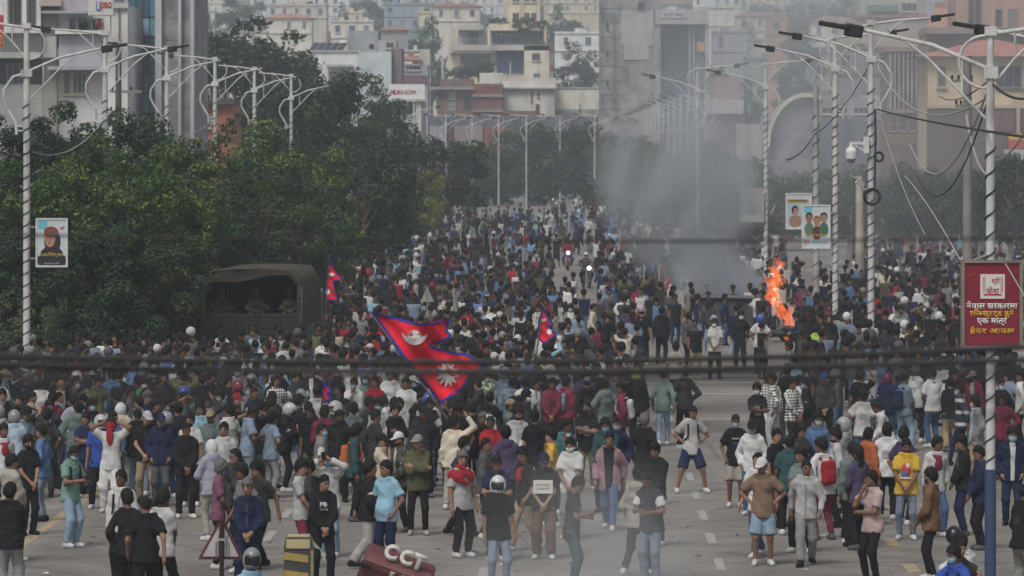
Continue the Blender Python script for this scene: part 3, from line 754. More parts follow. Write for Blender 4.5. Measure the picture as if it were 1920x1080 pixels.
def crown_mesh(seed, kind, nclump, nleaf, leaf, rx=1.0, rz=1.0, tipf=.1, drop=.0):
    """leaf-sized folded faces spread over many small clumps; unit-ish crown centred on 0"""
    g = np.random.default_rng(seed)
    C_ = []; R_ = []
    # an irregular envelope of boughs
    for k in range(nclump):
        v = g.normal(size=3); v /= np.linalg.norm(v); rr = g.uniform(.25, .93) ** .6
        c = v * rr * np.array((rx, rx, rz)) * (1 + .14 * np.sin(3 * v[0] + seed) * np.sin(4 * v[2] + 2 * seed))
        C_.append(c); R_.append(g.uniform(.16, .34))
    C_ = np.array(C_); R_ = np.array(R_); ct = g.uniform(.02, .62, nclump); sprig = (g.random(nclump) < tipf * 2.8) & (np.linalg.norm(C_ / np.array((rx, rx, rz)), axis=1) > .6)
    w = R_ ** 2; idx = g.choice(nclump, nleaf, p=w / w.sum())
    v = g.normal(size=(nleaf, 3)); v /= np.linalg.norm(v, axis=1)[:, None]
    rad = g.uniform(.45, 1.12, nleaf) ** .7
    P = C_[idx] + v * (R_[idx] * rad)[:, None] * np.array((1, 1, .8))
    nr = v * .8 + g.normal(size=(nleaf, 3)) * .55 + np.array((0, 0, .35)); nr /= np.linalg.norm(nr, axis=1)[:, None]
    ax = g.normal(size=(nleaf, 3)); ax -= nr * (ax * nr).sum(1)[:, None]; ax /= np.linalg.norm(ax, axis=1)[:, None]
    ax = ax + np.array((0, 0, -drop)) * g.uniform(.3, 1, nleaf)[:, None]; ax /= np.linalg.norm(ax, axis=1)[:, None]
    sd_ = np.cross(nr, ax); sd_ /= np.linalg.norm(sd_, axis=1)[:, None]
    L = leaf * g.uniform(.6, 1.35, nleaf)[:, None]; Wd = L * .42
    V = np.stack([P - ax * L * .5, P + sd_ * Wd * .5 + nr * Wd * .18, P + ax * L * .5, P - sd_ * Wd * .5 + nr * Wd * .18], 1).reshape(-1, 3)
    Q = np.arange(nleaf * 4).reshape(-1, 4)
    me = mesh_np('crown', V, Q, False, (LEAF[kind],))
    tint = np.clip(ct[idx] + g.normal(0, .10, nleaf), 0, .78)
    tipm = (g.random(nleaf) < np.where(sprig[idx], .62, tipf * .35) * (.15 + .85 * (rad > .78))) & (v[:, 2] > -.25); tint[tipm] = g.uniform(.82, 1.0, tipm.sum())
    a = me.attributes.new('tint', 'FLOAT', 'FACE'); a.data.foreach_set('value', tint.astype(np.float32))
    return me
CR = {}
def crown(kind, v, near, asp=1.0):
    asp = min((.8, 1.2, 1.8, 2.6), key=lambda q: abs(math.log(q / max(asp, .1))))
    k = (kind, v, near, asp)
    if k not in CR:
        nl = {2: 14000, 1: 9000, 0: 3600}[near]; lf = {2: .088, 1: .096, 0: .135}[near]; sc = .45 + .55 * asp
        CR[k] = (crown_mesh(31 * v + {'dark': 1, 'fresh': 2, 'olive': 3, 'pale': 4, 'yellow': 5}[kind] * 7 + near + int(asp * 10), kind, int({2: 62, 1: 50, 0: 42}[near] * sc), int(nl * sc), lf, 1.0, asp, {'fresh': .16, 'dark': .03, 'olive': .06, 'pale': .08, 'yellow': .3}[kind], .5 if kind == 'pale' else 0), asp)
    return CR[k]
def crown_part(o, kind, v, near, rx, rz, zc):
    me, asp = crown(kind, v, near, rz / rx); c = part('crown', me, o); c.location = (0, 0, zc); c.scale = (rx, rx, rz / asp); c['kind'] = 'stuff'
TR = {}
def trunk_mesh(v):
    if v in TR: return TR[v]
    r = random.Random(v); mb = MB()
    mb.tube([(0, 0, 0), (.03, .02, .25), (.0, .03, .5), (.05, 0, .75)], [.055, .042, .036, .022], 8)
    for k in range(6):
        a = k * 1.05 + r.uniform(-.3, .3); z0 = r.uniform(.32, .6); q = r.uniform(.22, .4)
        mb.tube([(.02, .02, z0), (math.cos(a) * q * .5, math.sin(a) * q * .5, z0 + .12), (math.cos(a) * q, math.sin(a) * q, z0 + .32)], [.022, .015, .007], 6)
    TR[v] = mb.mesh('trunk', (BARK,)); return TR[v]
TREES = []
def tree(px, ytop, d, wpx, kind='dark', near=1, label=None, zb=0.0, base=.12, name='tree', wash=False, group='trees along the street', bare=None):
    x = X(px, d); zt = Z(ytop, d); ht = zt - zb; rx = wpx / F * d / 2
    r = random.Random(int(px * 13 + ytop * 7 + d)); v = r.randrange(3)
    o = thing(name, label, 'tree' if name == 'tree' else 'shrub', (x, d, zb), r.uniform(0, 6.28), group)
    zc = ht * (1 + base) / 2 if bare is None else (bare + ht) / 2; rz = ht - zc
    crown_part(o, kind, v % 2, near, rx * 1.08, rz * 1.10, zc)
    t = part('trunk', trunk_mesh(v), o, mat=WASH if wash else BARK); s = zc / .62; t.scale = (s * .62, s * .62, s)
    TREES.append(o); return o
# front left belt (leaf detail visible)
FL_ = [(-10, 235, 140, 210, 'dark'), (112, 165, 152, 220, 'dark'), (195, 250, 147, 190, 'fresh'), (268, 195, 160, 220, 'dark'), (338, 255, 152, 190, 'fresh'), (40, 325, 136, 210, 'fresh'), (155, 300, 138, 210, 'fresh'), (245, 315, 135, 220, 'fresh'),
       (318, 340, 141, 180, 'fresh'), (5, 430, 133, 200, 'dark'), (185, 410, 132, 220, 'dark'), (275, 430, 134, 180, 'olive')]
NL = ['first', 'second', 'third', 'fourth', 'fifth', 'sixth', 'seventh', 'eighth', 'ninth', 'tenth', 'eleventh', 'twelfth', 'thirteenth', 'fourteenth', 'fifteenth', 'sixteenth', 'seventeenth', 'eighteenth', 'nineteenth', 'twentieth']
FLL = ['dark tree at the photo left edge behind the wound lamp', 'dark tree in front of the white balcony building, beside the first lamp', 'yellow tipped tree between the first two left lamps', 'dark tree under the blue glass building', 'yellow tipped tree below the grey glass columns', 'yellow tipped tree behind the framed film poster on the left lamp', 'yellow tipped tree right of the film poster lamp', 'bright leafed tree in the middle of the left belt', 'yellow tipped tree next to the army truck side of the belt', 'low dark tree left of the film poster', 'low dark tree below and right of the film poster', 'low olive tree just left of the army truck']
for (a, lb) in zip(FL_, FLL): tree(*a[:4], a[4], 2, lb, base=.0, zb=.1)
tree(135, 548, 131, 150, 'pale', 1, 'pale willowy shrub right of the poster lamp foot', base=-.1, name='shrub', zb=.1); tree(15, 560, 131, 130, 'pale', 1, 'pale shrub left of the poster lamp foot', base=-.1, name='shrub', zb=.1)
tree(228, 560, 131, 150, 'dark', 1, 'low dark shrub below the left tree belt, beside white posts', base=-.1, name='shrub', zb=.1); tree(312, 540, 136, 120, 'dark', 1, 'low dark shrub beside the people left of the truck', base=-.1, name='shrub', zb=.1)
ML_ = [(432, 252, 166, 150, 'olive', 'olive tree behind the army truck left corner'), (500, 262, 176, 150, 'fresh', 'bright tree right behind the truck canopy'), (560, 292, 186, 130, 'olive', 'bright olive tree above the small flag by the truck'), (452, 345, 158, 150, 'olive', 'olive tree with red blossom hanging over the truck'),
       (545, 350, 170, 130, 'olive', 'olive tree over the right half of the truck canopy'), (622, 312, 196, 100, 'fresh', 'narrow bright tree right of the truck'), (600, 395, 190, 110, 'dark', 'low dark tree behind the small flag'), (395, 380, 150, 120, 'dark', 'dark tree at the left end of the truck'),
       (590, 124, 264, 160, 'dark', 'tall dark tree behind the sixth left lamp'), (660, 162, 345, 120, 'dark', 'tall dark tree left of the white shop sign'), (520, 150, 300, 170, 'dark', 'tall dark tree between the fifth and sixth lamps'), (706, 166, 350, 84, 'dark', 'tall dark tree partly covering the white shop sign'), (738, 216, 300, 80, 'dark', 'dark tree just below the white shop sign'),
       (680, 270, 225, 150, 'dark', 'mid dark tree over the left edge of the crowd'), (400, 44, 345, 170, 'dark', 'huge dark tree right of the grey glass columns'), (458, 44, 350, 180, 'dark', 'huge dark tree behind the third and fourth lamps'), (530, 70, 355, 170, 'dark', 'huge dark round tree left of the solar roof'),
       (770, 262, 310, 110, 'olive', 'olive tree left of the small yellow tree'), (838, 262, 360, 120, 'dark', 'dark tree behind the small yellow tree'), (800, 322, 300, 56, 'yellow', 'small yellow tree by the far left kerb'), (720, 330, 250, 120, 'dark', 'dark tree leaning over the far crowd'), (885, 290, 500, 100, 'olive', 'olive tree below the third distant lamp'),
       (935, 282, 510, 100, 'olive', 'dark tree below the fourth distant lamp'), (990, 240, 530, 110, 'olive', 'dark tree below the row of distant lamps, in the middle'), (1042, 226, 560, 110, 'dark', 'dark tree at the far end of the street'), (1105, 250, 560, 100, 'olive', 'olive tree at the far end by the last distant lamp'), (1010, 305, 505, 90, 'olive', 'low olive tree at the far end of the crowd'),
       (1075, 290, 560, 100, 'olive', 'low olive tree closing the end of the street'), (1150, 262, 560, 110, 'olive', 'olive tree left of the smoke at the street end'), (1205, 262, 500, 110, 'olive', 'dark tree behind the upper smoke'), (1260, 270, 460, 110, 'dark', 'dark tree inside the smoke, left'), (1320, 278, 420, 120, 'dark', 'dark tree inside the smoke, right'), (1150, 320, 430, 100, 'olive', 'low olive tree at the left edge of the smoke'),
       (1390, 300, 330, 110, 'olive', 'olive tree behind the grey poster board'), (1178, 288, 350, 80, 'olive', 'olive tree at the left rim of the smoke, before the far lamps'), (1242, 282, 330, 80, 'dark', 'dark median tree inside the densest smoke'), (1300, 276, 310, 80, 'olive', 'olive median tree behind the smoke, before the far lamps'), (1348, 300, 292, 70, 'dark', 'small dark median tree left of the faded grey board'), (1230, 330, 390, 120, 'dark', 'low dark tree behind the densest smoke')]
for q in ML_: tree(q[0], q[1] - 6, q[2], q[3] * 1.25, q[4], 1 if q[2] < 290 else 0, q[5], base=.05)
RT_ = [(1465, 330, 300, 110, 'dark', 'dark tree left of the twin film posters'), (1530, 320, 310, 110, 'olive', 'olive tree behind the twin film posters'), (1592, 318, 262, 130, 'dark', 'dark tree with lime washed trunk behind the camera pole'), (1655, 330, 285, 130, 'olive', 'olive tree right of the cable coil pole'), (1712, 315, 255, 130, 'dark', 'dark tree with pale trunk under the sagging cables'),
       (1775, 325, 268, 120, 'dark', 'dark tree left of the red hair oil sign'), (1835, 320, 250, 120, 'dark', 'dark tree above the red hair oil sign'), (1900, 300, 240, 140, 'dark', 'dark tree at the photo right edge'), (1420, 400, 240, 90, 'pale', 'pale bush behind the burning heap')]
for q in RT_: tree(q[0], q[1], q[2], q[3] * 1.2, q[4], 1, q[5], wash=True, bare=Z(448, q[2]), group='trees on the right side of the street')
# scraps of paper and grit left on the asphalt: too many to count
g = np.random.default_rng(21); mb = MB()
for k in range(420):
    d = 74 + 90 * g.random() ** 1.5; x = g.uniform(XL + .4, 14); s_ = g.uniform(.03, .12); a = g.uniform(0, 6.28); c, q = math.cos(a) * s_, math.sin(a) * s_
    mb.add([(x + c, d + q, .012), (x - q * .7, d + c * .7, .02 + g.uniform(0, .03)), (x - c, d - q, .012), (x + q * .7, d - c * .7, .018)], [(0, 1, 2, 3)], k % 3)
o = mb.build('litter', [mat_flat('scrap_paper', (.38, .37, .34)), mat_flat('scrap_dark', (.05, .045, .04)), mat_flat('scrap_brown', (.16, .11, .07))]); tag(o, 'scraps of paper and grit scattered over the road', 'litter', None, 'stuff')
# ------------------------------------------------------------------ street lamps
WHITE = (.55, .55, .54)
POLE = mat_obj('white_pole_paint', .5, 2.0, .7, 1.06, .4, 6, streak=(6, 6, .8))
BLK = mat_flat('black_rubber', (.018, .018, .02), .6)
STEEL = mat_flat('grey_steel', (.22, .22, .22), .45, .5, .8, 1.1, 6, .3)
GREYC = mat_flat('grey_cable', (.34, .33, .32), .6)
LENS = mat_flat('lamp_glass', (.25, .25, .25), .15)
def arc(c, r, a0, a1, n=10, sx=1): return [(c[0] + sx * r * math.cos(a0 + (a1 - a0) * i / n), 0, c[1] + r * math.sin(a0 + (a1 - a0) * i / n)) for i in range(n + 1)]
LAMPMESH = {}
def lamp_meshes(zt, zl, near):
    k = (zt, zl, near)
    if k in LAMPMESH: return LAMPMESH[k]
    n = 10 if near else 6; D_ = {}
    mb = MB(); mb.tube([(0, 0, 0), (0, 0, zl - .4), (0, 0, zt)], [.10, .085, .068], n); mb.box(-.11, .11, -.11, .11, zt - .02, zt + .12); mb.box(-.14, .14, -.12, .12, zl - .12, zl + .06); D_['pole'] = mb.mesh('pole')
    mb = MB(); mb.box(-.2, .2, -.2, .2, 0, .06); mb.tube([(0, 0, .06), (0, 0, .5)], [.13, .105], n); D_['base'] = mb.mesh('base')
    mb = MB(); L = zl - 1.6; N = int(L / .31)
    pts = [(.102 * math.cos(i * .7854), .102 * math.sin(i * .7854), .9 + i * .31 / 8) for i in range(N * 8)]
    mb.tube(pts, .016 if near else .011, 4); D_['wound_wire'] = mb.mesh('wound_wire')
    def arm(z, up, le, sgn):
        mb = MB(); tip = (sgn * le, 0, z + up)
        mb.tube([(sgn * -.02, 0, z), (sgn * le * .45, 0, z + up * .62), tip], [.036, .034, .03], 7)
        mb.tube([(sgn * .08, 0, z - .72), (sgn * le * .22, 0, z - .36), (sgn * le * .48, 0, z + up * .28), (sgn * le * .66, 0, z + up * .72)], .024, 6)
        mb.tube([(sgn * le * .22, 0, z - .34), (sgn * le * .22, 0, z + up * .25)], .022, 5)
        return mb.mesh('arm'), tip
    a, t1 = arm(zl, .62, 1.95, 1); D_['arm'] = a
    b, t2 = arm(zt, .18, 1.7, -1); D_['arm2'] = b
    mb = MB(); pts = [(-.0, 0, zl - .02), (-.35, 0, zl - .12), (-.58, 0, zl - .45), (-.60, 0, zl - .75), (-.42, 0, zl - 1.08), (-.28, 0, zl - 1.3), (-.26, 0, zl - 1.62)]
    mb.tube(pts, .038, 7); mb.tube([(-.27, 0, zl - 1.4), (0, 0, zl - 1.4)], .02, 5); mb.tube([(-.27, 0, zl - 1.52), (0, 0, zl - 1.52)], .02, 5); D_['scroll'] = mb.mesh('scroll')
    mb = MB(); pts = arc((.08, zt - .42), .40, math.radians(95), math.radians(-100), 12); mb.tube(pts, .026, 6); D_['ring'] = mb.mesh('ring')
    def head(t, sgn):
        mb = MB(); M = Matrix.Translation(t) @ Matrix.Rotation(-sgn * .16, 4, 'Y')
        mb.bbox(-.02 if sgn > 0 else -.26, .26 if sgn > 0 else .02, -.09, .09, -.13, .06, .02, 0, M); x0, x1 = (.20, .66) if sgn > 0 else (-.66, -.20)
        mb.bbox(x0, x1, -.13, .13, -.035, .035, .015, 0, M); mb.box(x0 + .03, x1 - .03, -.1, .1, -.042, -.034, 1, M); return mb.mesh('lamp_head', (BLK, LENS))
    D_['lamp_head'] = head(t1, 1); D_['lamp_head2'] = head(t2, -1)
    LAMPMESH[k] = D_; return D_
def lamp(x, d, zt, zl, label, flip=False, near=True, group='white street lamps along the road', upper=True, z=0, skip=()):
    o = thing('street_lamp', label, 'street lamp', (x, d, z), math.pi if flip else 0, group)
    D_ = lamp_meshes(round(zt, 2), round(zl, 2), near)
    for k, me in D_.items():
        if k in skip or (not near and k in ('base',)) or (not upper and k in ('arm2', 'ring', 'lamp_head2')): continue
        nm = k.rstrip('2'); m = BLK if k == 'wound_wire' else POLE
        if nm == 'lamp_head': part(nm, me, o)
        else: part(nm, me, o, WHITE, m)
    return o
LEFT = [(50, 128, 9.65, 8.5), (197, 153, 10, 8.95), (313, 178, 10, 9.0), (403, 201, 10, 9.05), (477, 228, 10, 9.05), (546, 253, 10, 8.9)]
for i, (px, d, zt, zl) in enumerate(LEFT):
    lamp(X(px, d), d, zt, zl, ['white wire wound lamp carrying the film poster with a headscarf portrait', 'white lamp in front of the white balcony building', 'white lamp in front of the blue glass and grey column building', 'white lamp in front of the orange wall, right of the grey columns', 'white lamp between the orange wall and the tall dark tree', 'white lamp in front of the tall dark tree, last of the near left row'][i])
for i in range(3):
    d = 278 + 25 * i * 1.6; lamp(X((660, 720, 776)[i], (330, 390, 430)[i]), (330, 390, 430)[i], 10, 9, 'white lamp rising out of the dark trees beside the white shop sign' if i == 0 else ('white lamp low in the dark trees right of the white shop sign' if i == 1 else 'thin white lamp at the left end of the distant lamp row'), near=False, upper=False)
for i, (px, d) in enumerate([(836, 470), (885, 474), (935, 478), (987, 482), (1050, 545), (1115, 490)]):
    lamp(X(px, d), d, Z(218, d), Z(218, d) - .8, f'thin white lamp in the distant row, {NL[i]} from the left', near=False, upper=True, group='distant lamps across the end of the street')
RX = 8.3
for i in range(0, 19):
    d = 139 + 25 * i
    if i in (1,): d = 158
    px = {0: 1633, 1: 1566, 2: 1500, 3: 1436}.get(i)
    x = X(px, d) if px else RX + (.0 if i < 4 else -.0)
    if i in (2, 4, 5, 6): continue
    lb = {0: 'white wire wound lamp carrying the dome camera and black cable coil', 1: 'white wire wound lamp carrying the three face film poster', 3: 'smoke dimmed white lamp carrying the faded grey board'}.get(i, f'smoke veiled lamp in the receding right row, {NL[max(0, i - 4)]} behind the grey board lamp')
    lamp(x, d, 10, 9.05, lb, flip=True, near=i < 5, upper=i < 6, group='lamps in the receding right row')
lamp(X(1308, 228), 228, 10, 9.05, 'lone white lamp standing in the right half of the smoke', flip=True)
# the near right lamp with its blue foot
d = 75; x = X(1857, d)
o = lamp(x, d, 8.35, 7.8, 'nearest lamp with blue painted foot carrying the red hair oil sign', flip=True, skip=('scroll', 'base'))
for ch in o.children:
    if ch.name.split('.')[0] in ('pole', 'wound_wire', 'arm', 'base'): ch.scale = (1 if 'arm' in ch.name else .78, .78, 1)
mb = MB(); mb.tube([(0, 0, 0), (0, 0, 1.75)], .088, 12); mb.build('blue_foot', PAINT, o, (.04, .06, .13))
# another lamp just beyond the right edge, its arms reach into the picture
o = lamp(X(2060, 88), 88, 8.9, 8.1, 'lamp mostly out of frame whose black head hangs at the upper right', flip=True)
# ------------------------------------------------------------------ utility poles
def util_pole(px, ytop, d, w, label, col, arms=()):
    x = X(px, d); zt = Z(ytop, d); o = thing('utility_pole', label, 'utility pole', (x, d, 0), 0, 'concrete utility poles')
    mb = MB(); mb.tube([(0, 0, 0), (0, 0, zt)], [w * .62, w * .45], 8); mb.build('pole', CONCRETE, o, col)
    for (zz, le) in arms:
        q = MB(); q.box(-le, le * .35, -.05, .05, zz - .05, zz + .05); q.build('cross_arm', STEEL, o)
        for sx in (-.95, -.55, .25): part('insulator', MB().tube([(le * sx, 0, zz + .05), (le * sx, 0, zz + .12), (le * sx, 0, zz + .2)], [.03, .05, .03], 8).mesh('insulator', (BLK,)), o)
    if 'spiral' in label or 'wound' in label:
        mb = MB(); pts = [(w * .6 * math.cos(i * .785), w * .6 * math.sin(i * .785), 1.5 + i * .06) for i in range(int((zt - 2.5) / .06))]; mb.tube(pts, .014, 4); mb.build('wound_wire', BLK, o)
util_pole(1530, 160, 176, .21, 'weathered concrete pole wound with wire behind the twin film posters', (.40, .38, .36))
util_pole(1814, 105, 168, .30, 'grey concrete utility pole left of the red sign lamp', (.22, .21, .20), ((8.75, .55), (7.9, .4)))
util_pole(222, 90, 190, .24, 'dark utility pole in front of the white tower wall, upper left', (.10, .10, .10), ((9.0, .0001), (8.6, -.9)))
util_pole(1612, 330, 205, .34, 'pale short concrete pole behind the camera lamp', (.38, .34, .30))
# ------------------------------------------------------------------ cables
CABN = [0]
def cable(p0, p1, sag, r, mat, label, n=22, group='loose overhead cables'):
    p0 = Vector(p0); p1 = Vector(p1)
    pts = []
    for i in range(n + 1):
        t = i / n; q = p0.lerp(p1, t); q.z -= sag * 4 * t * (1 - t); pts.append(q)
    o = MB().tube(pts, r, 6).build('cable', mat); return tag(o, label, 'cable', group)
P = lambda px, py, d: at(px, py, d)
cable(P(1645, 122, 139), P(1852, 182, 80), .75, .018, GREYC, 'thick pale cable sagging from the camera lamp to the red sign lamp')
cable(P(1645, 205, 139), P(1960, 262, 60), .05, .022, BLK, 'straight black cable running right from the camera lamp')
cable(P(1706, 270, 120), P(1850, 175, 80), 1.0, .02, GREYC, 'pale cable hanging in a deep loop left of the red sign lamp')
cable(P(1812, 215, 120), P(1856, 330, 78), .35, .024, GREYC, 'heavy pale cable drooping onto the red sign lamp')
cable(P(1855, 300, 76), P(1925, 240, 70), .15, .014, GREYC, 'thin pale cable right of the red sign lamp')
cable(P(1648, 210, 139), P(1735, 440, 118), .3, .012, GREYC, 'thin pale cable slanting down right of the black cable coil')
cable(P(1696, 330, 118), P(1806, 498, 76), -.12, .013, GREYC, 'pale cable slanting down to the red sign top')
cable(P(1885, 494, 74.6), P(1924, 560, 74.3), .0, .010, GREYC, 'pale wire hanging over the right edge of the red sign')
cable(P(1475, 300, 165), P(1530, 248, 176), .2, .025, BLK, 'dark cable stub left of the smoky concrete pole')
cable(P(1850, 145, 76), P(1925, 185, 70), .1, .02, BLK, 'dark cable leaving the red sign lamp to the right')
cable(P(1630, 235, 139), P(1572, 310, 158), .25, .016, GREYC, 'pale cable loop between the camera lamp and poster lamp')
cable(P(60, 285, 128), P(196, 222, 153), .45, .016, GREYC, 'pale cable sagging between the first two left lamps')
cable(P(196, 240, 153), P(403, 225, 201), .6, .016, GREYC, 'pale cable sagging from the second to the fourth left lamp')
cable(P(403, 230, 201), P(546, 232, 253), .5, .016, GREYC, 'pale cable sagging between the fourth and sixth left lamps')
cable(P(-5, 287, 125), P(60, 285, 128), .05, .012, BLK, 'dark cable at the left edge below the first lamp ring')
cable(P(1850, 195, 77), P(1720, 330, 118), .9, .016, BLK, 'black cable looping down from the red sign lamp')
cable(P(1640, 105, 139), P(1530, 250, 176), .3, .016, BLK, 'black cable from the camera lamp to the smoky concrete pole')
cable(P(1855, 150, 77), P(1760, 180, 140), .2, .012, BLK, 'thin black cable left of the red sign lamp top')
# close cables crossing in front of the camera, far out of focus
def span(yl, yc, yr, d, r, label):
    # heights (photo y) at the left edge, centre and right edge; the span goes on to both sides
    pts = []
    for i in range(41):
        px = -2600 + i * 180; t = (px - 960) / 960
        y = yc + (yr - yl) / 2 * t + ((yl + yr) / 2 - yc) * t * t
        pts.append(at(px, y, d))
    o = MB().tube(pts, r, 6).build('overhead_cable', BLK); tag(o, label, 'cable', 'close overhead cables out of focus')
span(666, 679, 651, 19, .014, 'thick blurred black cable crossing the whole picture, uppermost of the close bundle')
span(686, 696, 675, 18, .014, 'thick blurred black cable just under the uppermost of the close bundle')
span(678, 704, 692, 13, .007, 'blurred dark cable under the thick pair, crossing the large flag sun')
span(700, 718, 706, 12, .0045, 'fainter blurred cable, fourth of the close bundle')
span(705, 765, 744, 11, .0045, 'faint blurred cable sagging over the empty road, fifth of the close bundle')
span(712, 797, 772, 10, .004, 'lowest faint blurred cable sagging over the standing people')
span(440, 452, 447, 20, .006, 'single faint blurred cable crossing high over the crowd and smoke')
# ------------------------------------------------------------------ text
def text_mesh(txt, size, depth=0.0, bold=0.0):
    cu = bpy.data.curves.new('t', 'FONT'); cu.body = txt; cu.size = size; cu.align_x = 'CENTER'; cu.align_y = 'CENTER'; cu.extrude = depth; cu.offset = bold; cu.resolution_u = 3
    ob = bpy.data.objects.new('t', cu); COL.objects.link(ob); dg = bpy.context.evaluated_depsgraph_get()
    me = bpy.data.meshes.new_from_object(ob.evaluated_get(dg)); bpy.data.objects.remove(ob); bpy.data.curves.remove(cu); me.materials.clear(); return me
RX90 = Matrix.Rotation(math.pi / 2, 4, 'X')
def text(name, txt, width, height, parent, loc, col, mat=None, bold=0.0, depth=0.004, M=None):
    """lettering fitted to width x height, standing upright, reading from -Y"""
    me = text_mesh(txt, 1.0, 0, bold); co = np.empty(len(me.vertices) * 3); me.vertices.foreach_get('co', co); co = co.reshape(-1, 3)
    mn, mx = co.min(0), co.max(0); c = (mn + mx) / 2; s = np.array((width / max(mx[0] - mn[0], 1e-6), height / max(mx[1] - mn[1], 1e-6), 1))
    co = (co - c) * s; 
    if depth:
        bm = bmesh.new(); me.vertices.foreach_set('co', co.ravel()); bm.from_mesh(me); r = bmesh.ops.extrude_face_region(bm, geom=bm.faces[:]); 
        for v in [q for q in r['geom'] if isinstance(q, bmesh.types.BMVert)]: v.co.z += depth
        bm.to_mesh(me); bm.free()
    else: me.vertices.foreach_set('co', co.ravel())
    me.transform(RX90 if M is None else M @ RX90); me.update()
    return part(name, me, parent, col, mat or PRINT, loc)
# red hair-oil sign on the near right lamp
d = 74.85; w = 114 / F * d; h_ = 155 / F * d; cx, _, cz = at(1860, 570.5, d)
o = thing('advertising_sign', 'dark red framed sign with white and gold lettering hung on the near right lamp', 'sign', (cx, d, cz))
mb = MB(); mb.bbox(-w / 2, w / 2, -.0, .1, -h_ / 2, h_ / 2, .01); mb.build('panel', PAINT, o, (.20, .012, .03))
mb = MB(); f = .045
mb.box(-w / 2 - .01, -w / 2 + f, -.03, .11, -h_ / 2, h_ / 2); mb.box(w / 2 - f, w / 2 + .01, -.03, .11, -h_ / 2, h_ / 2); mb.box(-w / 2 - .02, w / 2 + .02, -.032, .112, h_ / 2, h_ / 2 + .045); mb.box(-w / 2 - .02, w / 2 + .02, -.032, .112, -h_ / 2 - .045, -h_ / 2); mb.build('frame', METAL, o, (.22, .19, .16))
Pp = lambda px, py: ((px - 1860) / F * d, -.012, -(py - 570.5) / F * d)
q = MB(); a = Pp(1838, 514); b = Pp(1884, 560); q.box(a[0], b[0], -.012, -.002, b[2], a[2]); q.build('logo_plate', PRINT, o, (.58, .55, .52))
kx = lambda px: px / F * d
RED = (.35, .02, .04); GOLD = (.62, .36, .04); WHT = (.68, .66, .62)
text('lettering', 'श्री', kx(15), kx(15), o, Pp(1867, 527), RED, bold=.01); text('lettering', 'केश', kx(24), kx(14), o, Pp(1861, 544), RED, bold=.01)
q = MB(); a = Pp(1844, 551); b = Pp(1878, 554); q.box(a[0], b[0], -.016, -.0125, b[2], a[2])
for xx in (1843, 1846, 1876, 1879): a = Pp(xx, 519); b = Pp(xx + 1, 548); q.box(a[0], b[0], -.016, -.0125, b[2], a[2])
q.build('logo_rule', PRINT, o, RED)
text('lettering', 'नेपाल सरकारमा', kx(96), kx(15), o, Pp(1860, 572), WHT, bold=.022); text('lettering', 'रिजस्टर्ड हुने', kx(84), kx(17), o, Pp(1860, 588), GOLD, bold=.022)
text('lettering', 'एक मात्र', kx(56), kx(15), o, Pp(1860, 604), WHT, bold=.022); text('lettering', 'हेयर आयल', kx(84), kx(15), o, Pp(1860, 620), GOLD, bold=.022)
text('emblem', 'अ:', kx(13), kx(8), o, Pp(1901, 516), (.03, .03, .03)); text('emblem', 'ॐ', kx(13), kx(8), o, Pp(1820, 516), (.30, .08, .04))
q = MB(); q.tube([(-w * .3, .05, h_ / 2 + .04), (-w * .05, .12, h_ / 2 + .12)], .02, 6); q.tube([(0, .1, -h_ / 2), (0, .1, -h_ / 2 - .2)], .02, 6); q.build('bracket', STEEL, o)
